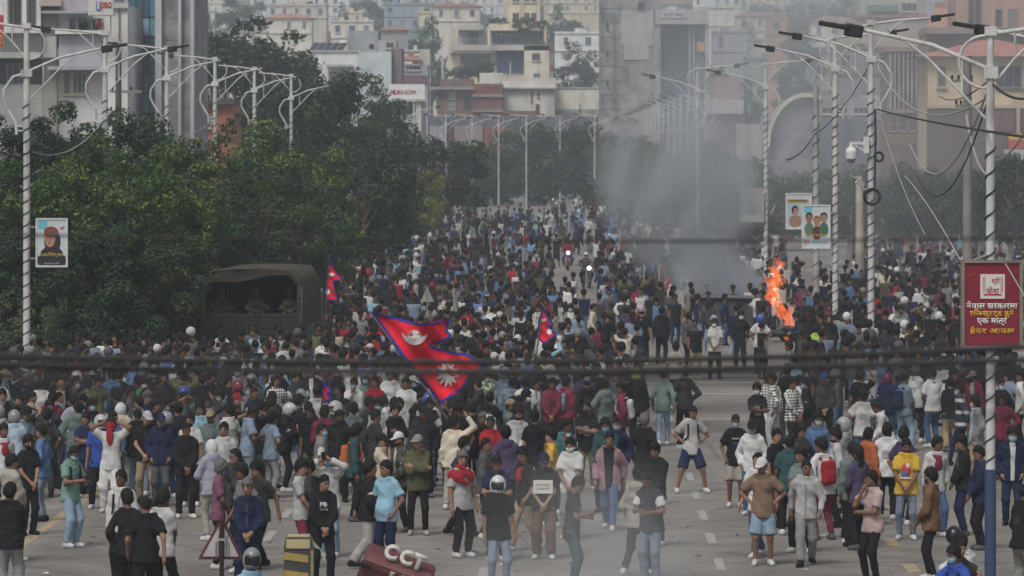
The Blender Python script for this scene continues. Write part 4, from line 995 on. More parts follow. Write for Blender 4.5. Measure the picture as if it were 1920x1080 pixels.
# film posters: generic people and lettering on framed boards
def poster(px0, py0, px1, py1, d, label, style, side=None):
    w = (px1 - px0) / F * d; h_ = (py1 - py0) / F * d; cx, _, cz = at((px0 + px1) / 2, (py0 + py1) / 2, d)
    o = thing('film_poster', label, 'poster', (cx, d, cz), 0, None)
    mb = MB(); mb.bbox(-w / 2, w / 2, 0, .05, -h_ / 2, h_ / 2, .006); mb.build('board', PAINT, o, (.5, .55, .58) if style else (.30, .28, .27))
    mb = MB(); t = w * .045
    for (a, b, c, e) in ((-w / 2, -w / 2 + t, -h_ / 2, h_ / 2), (w / 2 - t, w / 2, -h_ / 2, h_ / 2), (-w / 2 + t, w / 2 - t, h_ / 2 - t, h_ / 2), (-w / 2 + t, w / 2 - t, -h_ / 2, -h_ / 2 + t)): mb.box(a, b, -.022, -.002, c, e)
    mb.build('frame', PAINT, o, (.60, .60, .60) if style else (.36, .34, .33))
    mb = MB(); sx = side or 1; mb.box(min(sx * w / 2, sx * (w / 2 + .14)), max(sx * w / 2, sx * (w / 2 + .14)), .01, .04, h_ * .3, h_ * .34); mb.box(min(sx * w / 2, sx * (w / 2 + .14)), max(sx * w / 2, sx * (w / 2 + .14)), .01, .04, -h_ * .34, -h_ * .3); mb.build('bracket', STEEL, o)
    def blob(nm, c, r, col, y=-.006, n=18, p=2.0):
        vs = [(c[0] * w + r[0] * w * math.copysign(abs(math.cos(a)) ** (2 / p), math.cos(a)), y, c[1] * h_ + r[1] * h_ * math.copysign(abs(math.sin(a)) ** (2 / p), math.sin(a))) for a in [2 * math.pi * k / n for k in range(n)]]
        part(nm, MB().add(vs, [tuple(range(n))]).mesh(nm), o, col, PRINT)
    if style == 1:
        blob('printed_sky', (-.28, .36), (.14, .09), (.12, .42, .48), -.003, 18, 8); blob('printed_hair', (.02, .02), (.26, .26), (.035, .02, .015), -.004); blob('printed_coat', (.0, -.24), (.36, .17), (.02, .02, .03), -.005)
        blob('printed_face', (-.06, .08), (.17, .17), (.38, .20, .13), -.006); [blob('printed_feature', (a_, b_), (r_, s_), (.06, .035, .03), -.0072) for (a_, b_, r_, s_) in ((-.13, .11, .03, .012), (-.01, .11, .03, .012), (-.07, .0, .04, .012), (-.08, .055, .012, .02))]; blob('printed_headscarf', (-.02, .22), (.23, .11), (.20, .05, .04), -.008); blob('printed_headscarf', (-.02, .17), (.23, .025), (.10, .12, .05), -.009, 18, 5)
        blob('printed_band', (0, -.36), (.44, .10), (.025, .022, .03), -.007, 18, 9)
        text('lettering', 'फिल्म', w * .72, h_ * .10, o, (0, -.011, -.25 * h_), (.42, .28, .03), bold=.02, depth=.002); text('lettering', 'काठमाडौँ', w * .5, h_ * .03, o, (0, -.011, -.42 * h_), (.5, .5, .5), depth=.002); text('lettering', 'नयाँ', w * .16, h_ * .07, o, (.32 * w, -.006, .3 * h_), (.5, .04, .05), bold=.02, depth=.002)
    elif style == 2:
        for k, (a, b) in enumerate(((-.24, .16), (.03, .08), (.27, .16))):
            blob('printed_coat', (a, b - .22), (.16, .16), ((.10, .16, .10), (.10, .03, .03), (.05, .12, .06))[k], -.004 - k * .0006); blob('printed_hair', (a, b + .08), (.13, .09), ((.02, .015, .015), (.25, .06, .03), (.02, .015, .015))[k], -.0065 - k * .0005); blob('printed_face', (a, b + .02), (.105, .10), ((.26, .13, .08), (.36, .20, .13), (.34, .19, .13))[k], -.0085 - k * .0005)
            for sx_ in (-1, 1): blob('printed_feature', (a + sx_ * .04, b + .035), (.022, .010), (.05, .03, .025), -.0102)
            blob('printed_feature', (a, b - .03), (.03, .009), (.16, .05, .04), -.0102)
        text('lettering', 'हाम्रो फिल्म', w * .72, h_ * .10, o, (0, -.013, -.2 * h_), (.48, .30, .04), bold=.02, depth=.002); text('lettering', '११', w * .16, h_ * .1, o, (-.32 * w, -.006, -.36 * h_), (.5, .03, .05), bold=.02, depth=.002); text('lettering', 'सबै हलमा', w * .5, h_ * .05, o, (.12 * w, -.006, -.36 * h_), (.1, .35, .45), depth=.002); blob('printed_sky', (-.28, .38), (.14, .07), (.12, .42, .48), -.003, 18, 8)
    elif style == 0:
        blob('printed_sky', (0, .03), (.40, .40), (.26, .24, .235), -.003, 18, 8); blob('printed_figure', (0, -.14), (.24, .2), (.20, .18, .175), -.004, 18, 3); blob('printed_face', (0, .14), (.12, .12), (.23, .20, .185), -.005); blob('printed_band', (0, -.36), (.36, .06), (.33, .31, .30), -.006, 18, 9)
    elif style == 3:
        blob('printed_sky', (.02, -.05), (.42, .36), (.34, .42, .46), -.003, 18, 8); blob('printed_figure', (-.14, -.28), (.22, .16), (.28, .17, .11), -.004, 18, 3); blob('printed_hair', (-.14, .03), (.13, .13), (.03, .02, .018), -.005); blob('printed_face', (-.11, -.02), (.09, .11), (.34, .20, .14), -.006); blob('printed_figure', (.2, -.2), (.12, .2), (.16, .11, .09), -.0045, 18, 3); blob('printed_band', (-.05, .28), (.42, .05), (.42, .28, .05), -.005, 18, 9); text('lettering', 'चलचित्र', w * .7, h_ * .08, o, (-.02 * w, -.008, .28 * h_), (.05, .03, .02), bold=.02, depth=.002)
    return o
poster(67, 409, 127, 501, 127.8, 'white framed poster of a woman in a red headscarf on the left lamp', 1, -1)
poster(1503, 384, 1557, 466, 157.8, 'white framed poster showing three faces on the right lamp', 2, 1)
poster(1473, 362, 1522, 430, 175.6, 'poster with a brown figure behind the three face poster', 3, 1)
poster(1389, 353, 1432, 416, 213.7, 'faded grey portrait board seen through smoke on the right lamp', 0, 1)
# cameras and coils on the camera lamp
d = 138.8
x, _, z = at(1596, 287, d); o = thing('dome_camera', 'white dome camera hung on a bracket of the right lamp', 'camera', (x, d, z))
mb = MB(); mb.ell((0, 0, .03), (.165, .165, .16), 16, 10); mb.tube([(0, 0, -.02), (0, 0, -.16)], [.165, .15], 16); mb.tube([(0, 0, .15), (0, 0, .28)], [.07, .05], 10); mb.build('housing', PAINT, o, (.62, .62, .61))
mb = MB(); mb.ell((0, -.0, -.16), (.13, .13, .13), 16, 8); mb.build('glass_dome', PLA, o, (.20, .20, .21))
mb = MB(); mb.box(-.04, .50, -.04, .04, .24, .32); mb.box(.34, .50, -.06, .06, .0, .46); mb.tube([(.05, 0, .24), (.36, 0, .06)], .025, 6); mb.build('bracket', PAINT, o, (.55, .55, .54))
x, _, z = at(1610, 342, d); o = thing('bullet_camera', 'small white bullet camera below the dome camera', 'camera', (x, d, z))
mb = MB(); M = Matrix.Rotation(.5, 4, 'Y') @ Matrix.Rotation(.5, 4, 'Z'); mb.bbox(-.14, .18, -.07, .07, -.06, .06, .02, 0, M); mb.bbox(-.20, .12, -.08, .08, .055, .075, .008, 0, M); mb.build('housing', PAINT, o, (.62, .62, .61))
mb = MB(); mb.tube([M @ Vector((-.145, 0, 0)), M @ Vector((-.16, 0, 0))], .05, 12); mb.build('lens', PLA, o, DARK); mb = MB(); mb.tube([(.05, 0, -.05), (.14, 0, -.2), (.30, .04, -.2)], .03, 6); mb.build('bracket', PAINT, o, (.4, .4, .4))
def coil(px, py, rpx, turns, label):
    x, _, z = at(px, py, d - .15); R_ = rpx / F * d; r = random.Random(px); o = thing('cable_coil', label, 'cable coil', (x, d - .15, z))
    for k in range(turns):
        rr = R_ * r.uniform(.72, 1.0); oy = r.uniform(-.06, .06); pts = [(rr * math.cos(a) * (.9 if rpx < 12 else 1), oy + .02 * math.sin(2 * a), rr * math.sin(a)) for a in [2 * math.pi * i / 20 for i in range(21)]]
        mb = MB(); mb.tube(pts, .018, 6, cap=False); mb.build('loop', BLK, o)
coil(1635, 369, 17, 9, 'large round black cable coil tied to the right lamp'); coil(1648, 294, 10, 6, 'smaller black cable coil above the large one')
o = MB().tube([at(1641, 205, d - .2), at(1642, 260, d - .2), at(1640, 352, d - .2)], .03, 6).build('cable', BLK); tag(o, 'thick black cable running down the camera lamp to the coil', 'cable', 'loose overhead cables')
# ------------------------------------------------------------------ buildings (photo rectangles give the measured outline of each piece at its own distance)
WALL = dict(white=(.68, .68, .67), cream=(.66, .58, .44), pale=(.62, .58, .52), grey=(.28, .28, .28), dgrey=(.14, .14, .145), conc=(.22, .22, .22), brick=(.22, .10, .07), pink=(.42, .34, .32), orange=(.40, .22, .14), red=(.38, .05, .04), brown=(.12, .075, .055), teal=(.07, .20, .24), lilac=(.45, .43, .48), peach=(.56, .51, .46), green=(.22, .30, .26), bluegrey=(.25, .29, .34), tile=(.33, .17, .13))
GL = dict(dark=(.03, .035, .042), blue=(.05, .09, .16), teal=(.05, .17, .21), grey=(.13, .145, .16), pale=(.28, .31, .33))
class Bld:
    def __init__(s, name, label, d, px, zb=None, cat='building', group=None):
        s.d = d; s.x = X(px, d); s.zb = hill(d, s.x) - .5 if zb is None else zb
        s.o = thing(name, label, cat, (s.x, d, s.zb), 0, group)
    def pt(s, px, py, df=0): return (X(px, s.d) - s.x, df, Z(py, s.d) - s.zb)
    def r(s, name, x0, y0, x1, y1, th=.3, df=0., col=None, mat=None, parent=None, b=0.0):
        a = s.pt(x0, y0); c = s.pt(x1, y1 if y1 is not None else 0); zlo = c[2] if y1 is not None else 0.0
        mb = MB(); mb.box(a[0], c[0], df, df + th, zlo, a[2]); return mb.build(name, mat or PLASTER, parent or s.o, col)
    def wall(s, x0, y0, x1, y1=None, th=9., df=0., col=WALL['white'], mat=None, name='wall'): return s.r(name, x0, y0, x1, y1, th, df, col, mat)
    def win(s, x0, y0, x1, y1, df=0., nx=2, ny=1, fc=(.45, .44, .42), gc=GL['dark'], fr=None, sill=True, name='window'):
        a = s.pt(x0, y0); c = s.pt(x1, y1); w = c[0] - a[0]; h = a[2] - c[2]; t = fr or min(.09, w * .1, h * .1)
        mb = MB()
        mb.box(a[0], a[0] + t, df - .10, df + .0, c[2], a[2]); mb.box(c[0] - t, c[0], df - .10, df + .0, c[2], a[2])
        mb.box(a[0] + t, c[0] - t, df - .10, df, a[2] - t, a[2]); mb.box(a[0] + t, c[0] - t, df - .10, df, c[2], c[2] + t)
        for k in range(1, nx): xx = a[0] + w * k / nx; mb.box(xx - t * .35, xx + t * .35, df - .085, df - .0, c[2] + t, a[2] - t)
        for k in range(1, ny): zz = c[2] + h * k / ny; mb.box(a[0] + t, c[0] - t, df - .08, df - .0, zz - t * .35, zz + t * .35)
        if sill: mb.box(a[0] - t, c[0] + t, df - .2, df - .0, c[2] - .1, c[2] - .002)
        f = mb.build(name, PAINT, s.o, fc)
        q = MB(); q.box(a[0] + t, c[0] - t, df - .045, df - .02, c[2] + t, a[2] - t); q.build('pane', GLASS, f, gc); return f
    def rail(s, x0, y0, x1, y1, df, col=(.4, .4, .4), n=14):
        a = s.pt(x0, y0); c = s.pt(x1, y1); mb = MB(); mb.box(a[0], c[0], df - .03, df + .03, a[2] - .06, a[2])
        for k in range(n + 1): xx = a[0] + (c[0] - a[0]) * k / n; mb.box(xx - .02, xx + .02, df - .015, df + .015, c[2], a[2] - .06)
        o = mb.build('railing', PAINT, s.o, col); return o
    def hip(s, x0, ytop, x1, ybase, dep, col, over=.4, df=0., name='roof'):
        a = s.pt(x0, ybase); c = s.pt(x1, ytop); xa, xb = a[0] - over, c[0] + over; ya, yb = df - over, df + dep + over; zt = c[2]; w = (xb - xa)
        rid = min(w, yb - ya) * .45
        vs = [(xa, ya, a[2]), (xb, ya, a[2]), (xb, yb, a[2]), (xa, yb, a[2]), (xa + rid, (ya + yb) / 2, zt), (xb - rid, (ya + yb) / 2, zt)]
        mb = MB().add(vs, [(0, 1, 5, 4), (1, 2, 5), (2, 3, 4, 5), (3, 0, 4), (3, 2, 1, 0)]); return mb.build(name, ROOFM, s.o, col)
    def tank(s, px, ytop, ybase, r, col=(.02, .02, .022)):
        a = s.pt(px, ytop, 3); c = s.pt(px, ybase, 3); mb = MB(); mb.tube([(a[0], 3, c[2]), (a[0], 3, a[2] - r * .3), (a[0], 3, a[2])], [r, r, r * .5], 12); mb.build('water_tank', PAINT, s.o, col)
# --- upper left: white block with balconies
b = Bld('balcony_building', 'white multi storey building with balconies behind the first two left lamps', 300, 120, 0)
b.wall(-60, -80, 76, None, 10, 1.6, WALL['white'])
for (x0, x1, c) in ((10, 40, 'grey'), (48, 68, 'grey')): b.win(x0, -30, x1, 47, 1.6, 3, 1, (.45, .42, .36), GL[c], sill=False)
b.win(19, -20, 36, 47, 1.52, 1, 1, (.3, .28, .25), (.045, .035, .03), sill=False, name='door')
for x0 in (4, 40, 67): b.r('pilaster', x0, -80, x0 + 8, 60, 1.2, .4, WALL['white'])
b.r('balcony_slab', -60, 48, 77, 62, 1.9, -.3, WALL['white']); b.rail(-60, 62.3, 76, 98, -.1, (.34, .34, .33), 26)
b.r('balcony_slab', -60, 98, 76, 109, 1.9, -.3, (.45, .45, .45)); b.r('shop_front_or_shade', -60, 109.5, 76, 158, .3, 1.25, (.03, .03, .035), PAINT); b.win(8, 118, 45, 157, 1.2, 3, 1, (.2, .2, .2), GL['blue'], sill=False)  # near-black panel under the slab: shade of the recess painted as a sheet
b.r('wall', -60, 158, 76, None, .5, .9, (.36, .36, .36))
b.wall(76.5, 12, 104, None, 9, .9, (.30, .28, .25)); b.r('awning', 74, 0, 116, 11.5, 2.2, -.4, WALL['pink'], ROOFM)
b.wall(104.5, -40, 203, None, 9, 1.2, (.62, .61, .63)); b.r('balcony_slab', 104, 57, 200, 64, 1.6, -.3, WALL['white']); b.r('balcony_slab', 78, 20, 165, 25, 1.8, -.2, (.4, .4, .42))
b.r('curtain', 110, 66, 196, 124, .12, .2, (.44, .42, .47)); b.r('curtain', 112, -10, 165, 19, .12, .2, (.42, .38, .44))
for (x0, x1) in ((126, 138), (142, 160), (164, 190)): b.win(x0, 32, x1, 56.5, 1.2, 2, 1, (.4, .38, .36), GL['dark'], sill=False)
for k, (x0, y0) in enumerate(((150, 48), (160, 44), (170, 46), (180, 50), (186, 44))):
    q = MB(); r_ = random.Random(k)
    for j in range(26): 
        c = Vector(b.pt(x0 + r_.uniform(-4, 4), y0 + r_.uniform(-4, 8), .6 + r_.uniform(-.2, .2))); e = Vector((r_.uniform(-1, 1), r_.uniform(-1, 1), r_.uniform(-1, 1))).normalized() * .14; f = e.orthogonal().normalized() * .06
        q.add([c - e, c + f, c + e, c - f], [(0, 1, 2, 3)])
    po = q.build('potted_plant', LEAF['fresh'] if k != 4 else mat_flat('red_bloom', (.3, .02, .02)), b.o)
b.win(132, 134, 160, 176, 1.2, 3, 1, (.42, .38, .22), GL['blue']); b.win(116, 134, 128, 176, 1.2, 1, 1, (.4, .38, .3), GL['grey']); b.r('air_conditioner', 104, 88, 113, 108, .5, .6, (.3, .3, .3), METAL)
b.r('wall', 78, 68, 104, 108, .3, .5, (.46, .46, .46)); b.r('balcony_slab', 90, 124, 200, 131, 1.5, -.2, (.40, .38, .42))
b.wall(203.5, 10, 241, None, 10, -.6, (.68, .67, .65)); b.r('cornice', 200, 6, 243, 16, 1.0, -.85, (.5, .5, .48)); b.r('drain_pipe', 224, 18, 227, 250, .12, -.72, (.2, .2, .19), METAL)
o = Bld('hoarding', 'white rooftop signboard with blue and red letters above the balcony building', 297, 189, 0, 'sign')
o.r('board', 165, -14, 212, 28, .4, 0, (.55, .54, .52), PAINT)
text('lettering', 'U', X(1078 + 8, 297), X(1078 + 19, 297), o.o, Vector(o.pt(184, 12, -.02)), (.08, .14, .40), bold=.03); text('lettering', 'pao', X(1078 + 21, 297), X(1078 + 18, 297), o.o, Vector(o.pt(199, 12, -.02)), (.45, .05, .03), bold=.03)
o.r('frame', 163, 28, 214, 30, .6, -.1, (.25, .25, .25), METAL); o.r('leg', 170, 30, 172, 66, .1, .2, (.25, .25, .25), METAL); o.r('leg', 206, 30, 208, 66, .1, .2, (.25, .25, .25), METAL)
o = Bld('hanging_sign', 'small red and yellow sign at the left edge beside the first lamp ring', 292, 0, 0, 'sign')
o.r('panel', -12, 28, 6, 60, .25, 0, (.42, .03, .05), PAINT); o.r('panel', -12, 60.5, 6, 88, .25, 0, (.45, .04, .04), PAINT); o.r('stripe', -8, 66, 4, 82, .02, -.03, (.55, .38, .05), PAINT)
text('lettering', '२४', X(1078 + 8, 292), X(1078 + 11, 292), o.o, Vector(o.pt(0, 74, -.05)), (.45, .03, .04), bold=.03); o.r('bracket', -16, 55, -11, 58, 2.5, .1, (.2, .2, .2), METAL)
# --- blue glass building and grey columns
b = Bld('glass_building', 'blue glass fronted building with dark mullions, right of the white tower wall', 310, 266, 0)
b.wall(240, -60, 294, None, 12, .3, (.06, .09, .10))
r_ = random.Random(3)
for j in range(7):
    for i in range(4):
        x0 = 241 + i * 12.9; y0 = -40 + j * 36
        q = b.r('pane', x0 + .6, y0 + .6, x0 + 12.3, y0 + 35.4, .05, .22, vary((.05, .16, .21) if j != 2 and j < 5 else (.13, .25, .30), r_, .6, 1.4), GLASS)
for i in range(5): b.r('mullion', 240.2 + i * 12.9, -60, 241.4 + i * 12.9, 220, .16, .14, (.04, .06, .07), METAL)
for j in range(8): b.r('mullion', 241.4, -41 + j * 36, 293, -39.8 + j * 36, .12, .165, (.04, .06, .07), METAL)
text('lettering', 'NMB', X(1078 + 36, 310), X(1078 + 14, 310), b.o, Vector(b.pt(263, 72, .1)), (.16, .07, .14), bold=.02)
b = Bld('column_building', 'grey panelled building with tall white pilasters right of the blue glass', 305, 328, 0)
b.wall(291, -60, 364, None, 11, .5, (.30, .30, .32), CONCRETE)
for (x0, x1, c) in ((291, 303, .5), (334, 340, .45), (357, 364, .46)): b.r('pilaster', x0, -60, x1, None, .6, -.12, (c, c, c * 1.01))
for (x0, x1) in ((304, 333.5), (340.5, 356.5)):
    for j in range(9): b.r('panel', x0, -50 + j * 42, x1, -9 + j * 42, .06, .42, (.27, .275, .29), CONCRETE)
b = Bld('orange_house', 'low orange walled house with dark flat roof right of the grey columns', 330, 396, 0)
b.wall(363, 196, 436, None, 9, 0, (.42, .16, .085)); b.r('roof', 358, 186, 440, 195.8, 10, -.5, (.08, .07, .07), ROOFM); b.win(380, 215, 396, 240, 0, 2, 1)
# --- white block with solar water heaters and the shop sign below it
b = Bld('solar_roof_building', 'white flat roofed block with black solar heaters on top', 560, 650)
b.wall(576, 97, 672, None, 12, .5, (.66, .67, .66)); b.wall(672.5, 97, 734, None, 12, -.4, (.52, .56, .59)); b.r('parapet', 574, 94, 676, 97.5, 12.4, .3, (.42, .42, .38))
for k in range(5):
    x0 = 578 + k * 13; a = b.pt(x0, 95, 2); c = b.pt(x0 + 11, 79, 2); mb = MB(); mb.add([(a[0], 1.2, a[2] + .1), (c[0], 1.2, a[2] + .1), (c[0] + .5, 3.0, c[2]), (a[0] + .5, 3.0, c[2]), (a[0], 1.3, a[2]), (c[0], 1.3, a[2]), (c[0] + .5, 3.1, c[2] - .1), (a[0] + .5, 3.1, c[2] - .1)], [(0, 1, 2, 3), (7, 6, 5, 4), (0, 4, 5, 1), (1, 5, 6, 2), (2, 6, 7, 3), (3, 7, 4, 0)]); mb.build('solar_panel', GLASS, b.o, (.03, .03, .04))
b.tank(642, 74, 80, .5, (.6, .6, .6)); b.win(615, 133, 656, 160, .5, 4, 1, (.4, .38, .33), GL['grey']); b.r('sunshade', 612, 121, 662, 125, 1.1, -.7, (.45, .45, .43)); b.win(662, 138, 669, 152, .5, 1, 1)
b.r('rooftop_room', 648, 56, 706, 96, 6, 4, (.33, .34, .35)); b.win(688, 80, 700, 93, 4, 1, 1)
b.wall(734.5, 90, 752, None, 10, 1.2, (.22, .17, .17)); b.r('rooftop_room', 708, 75, 742, 104, 6, 2, (.38, .38, .38)); b.win(722, 78, 738, 90, 2, 2, 1)
b = Bld('shop_building', 'white shop building whose wide band carries red sign letters above dark trees', 545, 766)
b.wall(732, 190, 794, None, 9, .6, (.42, .42, .42)); b.r('sign_band', 730, 158, 797, 186, 1.0, -.4, (.70, .70, .68), PAINT); b.r('cornice', 728, 186.3, 799, 190, 1.3, -.6, (.45, .45, .44)); b.r('column', 780, 190.5, 790, None, .5, -.2, (.5, .5, .5))
b.win(742, 196, 776, 216, .6, 3, 1, (.3, .3, .3), GL['dark'])
text('lettering', 'EURO-KOPA', X(1078 + 45, 545), X(1078 + 8.5, 545), b.o, Vector(b.pt(759, 173, -.43)), (.40, .02, .05), bold=.03)
text('emblem', 'N', X(1078 + 9, 545), X(1078 + 9, 545), b.o, Vector(b.pt(737, 173, -.43)), (.40, .02, .05), bold=.03)
b = Bld('red_roof_house', 'small house with red tin roof and purple wall left of the cream apartment house', 600, 775)
b.wall(752, 120, 802, None, 8, 0, (.34, .35, .38)); b.hip(752, 100, 786, 113, 8, WALL['tile']); b.r('wall', 752, 141, 800, 157, .3, -.3, (.17, .10, .13)); b.wall(786, 92, 806, 124, 8, .2, (.48, .47, .40)); b.r('parapet', 754, 93, 806, 97, 6, 3, (.45, .45, .45)); b.win(760, 122, 790, 132, 0, 4, 1)
# --- the cream apartment house in the middle
b = Bld('cream_apartment_house', 'cream apartment house with glazed loggias and a blue shutter, centre top', 700, 942)
cr_ = (.68, .62, .48)
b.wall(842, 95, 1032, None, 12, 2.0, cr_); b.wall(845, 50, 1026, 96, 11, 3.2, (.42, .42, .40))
b.r('roof_slab', 858, 46, 906, 56, 10, 1.0, (.5, .5, .46)); b.r('roof_slab', 916, 44, 1026, 57, 10, .8, cr_); b.r('balcony_slab', 848, 84, 1030, 94.5, 3.4, .0, (.47, .45, .42)); 
for x0 in (846, 852, 914, 1020): b.r('column', x0, 50, x0 + 5, 84, .5, .6, cr_)
b.win(876, 58, 897, 83, 3.2, 3, 1, (.4, .4, .4), GL['dark']); b.win(922, 62, 992, 82, 2.6, 8, 1, (.5, .5, .5), GL['blue'], sill=False); b.win(998, 58, 1019, 83, 3.2, 2, 1, (.4, .4, .4), GL['grey']); b.r('planter', 968, 78, 1022, 84, .5, .0, (.07, .09, .06), ROOFM); b.rail(853, 72, 912, 83.8, .3, (.3, .32, .33), 16)
b.r('balcony_slab', 842, 94.8, 926, 99, 2.2, .3, cr_); b.win(862, 101, 920, 122, 2.0, 4, 1, (.45, .44, .4), GL['grey'], sill=False); b.r('shutter', 931, 96, 980, 137, .2, 1.75, (.08, .10, .20), METAL); b.r('beam', 926, 88.8, 984, 95.6, 1.2, 1.0, (.48, .44, .35))
b.wall(983, 85, 1030, None, 3, .0, (.70, .64, .52), name='wing'); b.win(997, 99, 1013, 114, 0, 2, 1); b.win(1000, 137, 1013, 146, 0, 2, 1, gc=GL['blue']); b.r('panel', 1031, 86, 1037, 96, .6, .2, (.32, .05, .06), PAINT); b.r('panel', 1031, 121, 1037, 130, .6, .2, (.32, .05, .06), PAINT); b.r('pier', 1031, 96.5, 1037, None, .6, .4, (.40, .44, .42))
b.r('stair_tower', 945, -20, 1012, 43.5, 8, 3.5, (.70, .62, .44)); 
for (x0, x1) in ((960, 973), (982, 993), (995, 1006)): b.win(x0, 22, x1, 37, 3.5, 2, 1, (.5, .5, .48), GL['dark']); b.win(x0, -10, x1, 3, 3.5, 2, 1, (.5, .5, .48), GL['dark'])
b.r('pillar', 828, 108, 832, 148, .6, -1, (.5, .5, .48))
def bush(px, ytop, d, wpx, label, kind='dark', zb=None):
    zc = Z(ytop, d); h = wpx / F * d * .55; o = thing('rooftop_shrub', label, 'shrub', (X(px, d), d, (zc - h) if zb is None else zb), 0, 'roof garden shrubs'); crown_part(o, kind, 1, 0, wpx / F * d / 2, h / 2, h * .5)
    part('pot', MB().tube([(0, 0, -.3), (0, 0, h * .3)], [.3, .4], 8).mesh('pot', (ROOFM,)), o, (.2, .1, .07))
bush(900, 112, 690, 70, 'dark shrub on the terrace below the cream loggia'); bush(866, 124, 690, 50, 'small dark shrub at the left of the cream terrace'); bush(935, 33, 702, 40, 'green roof garden shrub left of the cream stair tower', 'olive'); bush(985, 33, 701, 50, 'green roof garden shrub in front of the cream stair tower', 'olive'); bush(1016, 38, 701, 26, 'small roof garden shrub right of the cream stair tower', 'olive')
# --- brick house, white house, cream wall
b = Bld('brick_house', 'unfinished red brick house with grey concrete bands below the cream apartment house', 640, 880)
b.wall(820, 165, 886, None, 10, .4, (.22, .14, .11)); b.r('concrete_band', 806, 163, 888, 168, 1.2, -.6, (.34, .32, .30)); b.r('parapet', 824, 148, 886, 163, 9, .5, (.19, .13, .115)); b.wall(886.5, 157, 942, None, 10, -.2, (.20, .11, .095)); b.r('concrete_band', 885, 177, 943, 181.5, .5, -.5, (.34, .31, .29)); b.r('concrete_band', 885, 206, 943, 210, .5, -.5, (.30, .28, .27))
for k, y0 in enumerate((171, 190, 208)): b.win(842, y0, 854, y0 + 15, .4, 1, 2, (.34, .36, .38), GL['pale'])
b.win(868, 173, 884, 206, .4, 1, 1, (.2, .13, .1), (.05, .045, .045), sill=False, name='doorway'); b.r('garden_wall', 942.5, 208, 1006, None, .6, -2, (.22, .14, .12))
# single bricks on the nearest brick panel, laid in courses
bm_ = MB(); bm_.box(0, .62, 0, .05, 0, .24); brick = bm_.mesh('brick', (PLASTER,)); rr = random.Random(5); n = 0
a = b.pt(888, 158); c = b.pt(941, 176.5); zz = c[2] + .03; k = 0
while zz < a[2] - .26 and n < 90:
    xx = a[0] + (.33 if k % 2 else .02)
    while xx < c[0] - .64: 
        q = part('brick', brick, b.o, vary((.24, .095, .07), rr, .75, 1.25)); q.location = (xx, -.245 + rr.uniform(-.008, .008), zz); xx += .66; n += 1
    zz += .29; k += 1
b = Bld('white_house', 'low white house with stained wall and roof balustrade right of the brick house', 650, 990)
b.wall(942, 152, 1040, None, 10, .4, (.70, .68, .64)); b.wall(898, 136, 942, 158, 8, 4, (.70, .68, .62)); b.r('parapet', 1000, 146, 1042, 165, 9, .1, (.68, .64, .58)); b.r('cornice', 940, 163.5, 1044, 166.5, 1, -.3, (.5, .47, .44)); b.win(1007, 173, 1012, 182, .4, 1, 1); b.r('drain_stain', 995, 172, 999, 196, .04, .36, (.30, .20, .17)); b.rail(942, 138, 976, 146, 1.5, (.5, .48, .44), 8); b.r('water_pipe', 955, 115, 957, 140, .15, 4, (.6, .6, .6), METAL)
b.r('balustrade_base', 942, 146.2, 976, 152, 1, 1.2, (.5, .48, .44)); b.win(1004, 195, 1012, 215, .4, 1, 1, (.3, .2, .2), (.12, .05, .06), sill=False, name='door')
b = Bld('cream_wall', 'long plain cream boundary wall right of the white house', 655, 1085, None, 'wall')
b.wall(1041, 166, 1126, 205, .6, 0, (.70, .68, .58)); b.wall(1030, 205.3, 1128, None, .8, -.3, (.30, .31, .30), CONCRETE); b.r('coping', 1040, 163.5, 1127, 165.8, .9, -.15, (.5, .48, .42)); b.r('pipe', 1086, 195, 1088.5, 214, .2, -.6, (.12, .2, .17), METAL)
b = Bld('red_roof_shed', 'small shed with red sheet roof at the right end of the cream wall', 640, 1148)
b.wall(1130, 208, 1176, None, 6, .5, (.2, .17, .16)); b.r('chimney', 1129, 171, 1145, 200, 2, 1, WALL['red'], ROOFM); b.hip(1128, 196, 1178, 208, 7, (.42, .09, .06))
b = Bld('low_shop_row', 'low dark row of shops behind the distant lamps', 625, 900)
b.wall(800, 219, 1140, None, 8, 0, (.12, .125, .14)); 
for k, (x0, x1, c) in enumerate(((800, 838, (.30, .31, .35)), (840, 850, (.10, .04, .05)), (852, 905, (.26, .22, .20)), (908, 948, (.23, .11, .09)), (950, 1000, (.09, .10, .12)), (1040, 1136, (.12, .14, .17)))): b.r('shop_front_or_shade', x0, 236, x1, 290, .4, -.5, c)
b.win(1048, 245, 1100, 275, -.5, 5, 1, (.15, .16, .18), GL['dark'], sill=False); b.win(1104, 245, 1132, 275, -.5, 3, 1, (.15, .16, .18), GL['dark'], sill=False)
b = Bld('orange_tent', 'peach coloured tent roof among the trees behind the distant lamps', 680, 892, 0, 'tent'); mb = MB(); a = b.pt(865, 300); c = b.pt(922, 300); t_ = b.pt(900, 258); mb.add([(a[0], 0, a[2]), (c[0], 0, a[2]), (c[0], 5, a[2]), (a[0], 5, a[2]), (t_[0], 2.5, t_[2])], [(0, 1, 4), (1, 2, 4), (2, 3, 4), (3, 0, 4), (3, 2, 1, 0)]); mb.build('canopy', FAB, b.o, (.50, .30, .15))
for sx in (a[0], c[0]): MB().tube([(sx, 0, 0), (sx, 0, a[2])], .06, 6).build('pole', METAL, b.o, (.4, .4, .4))
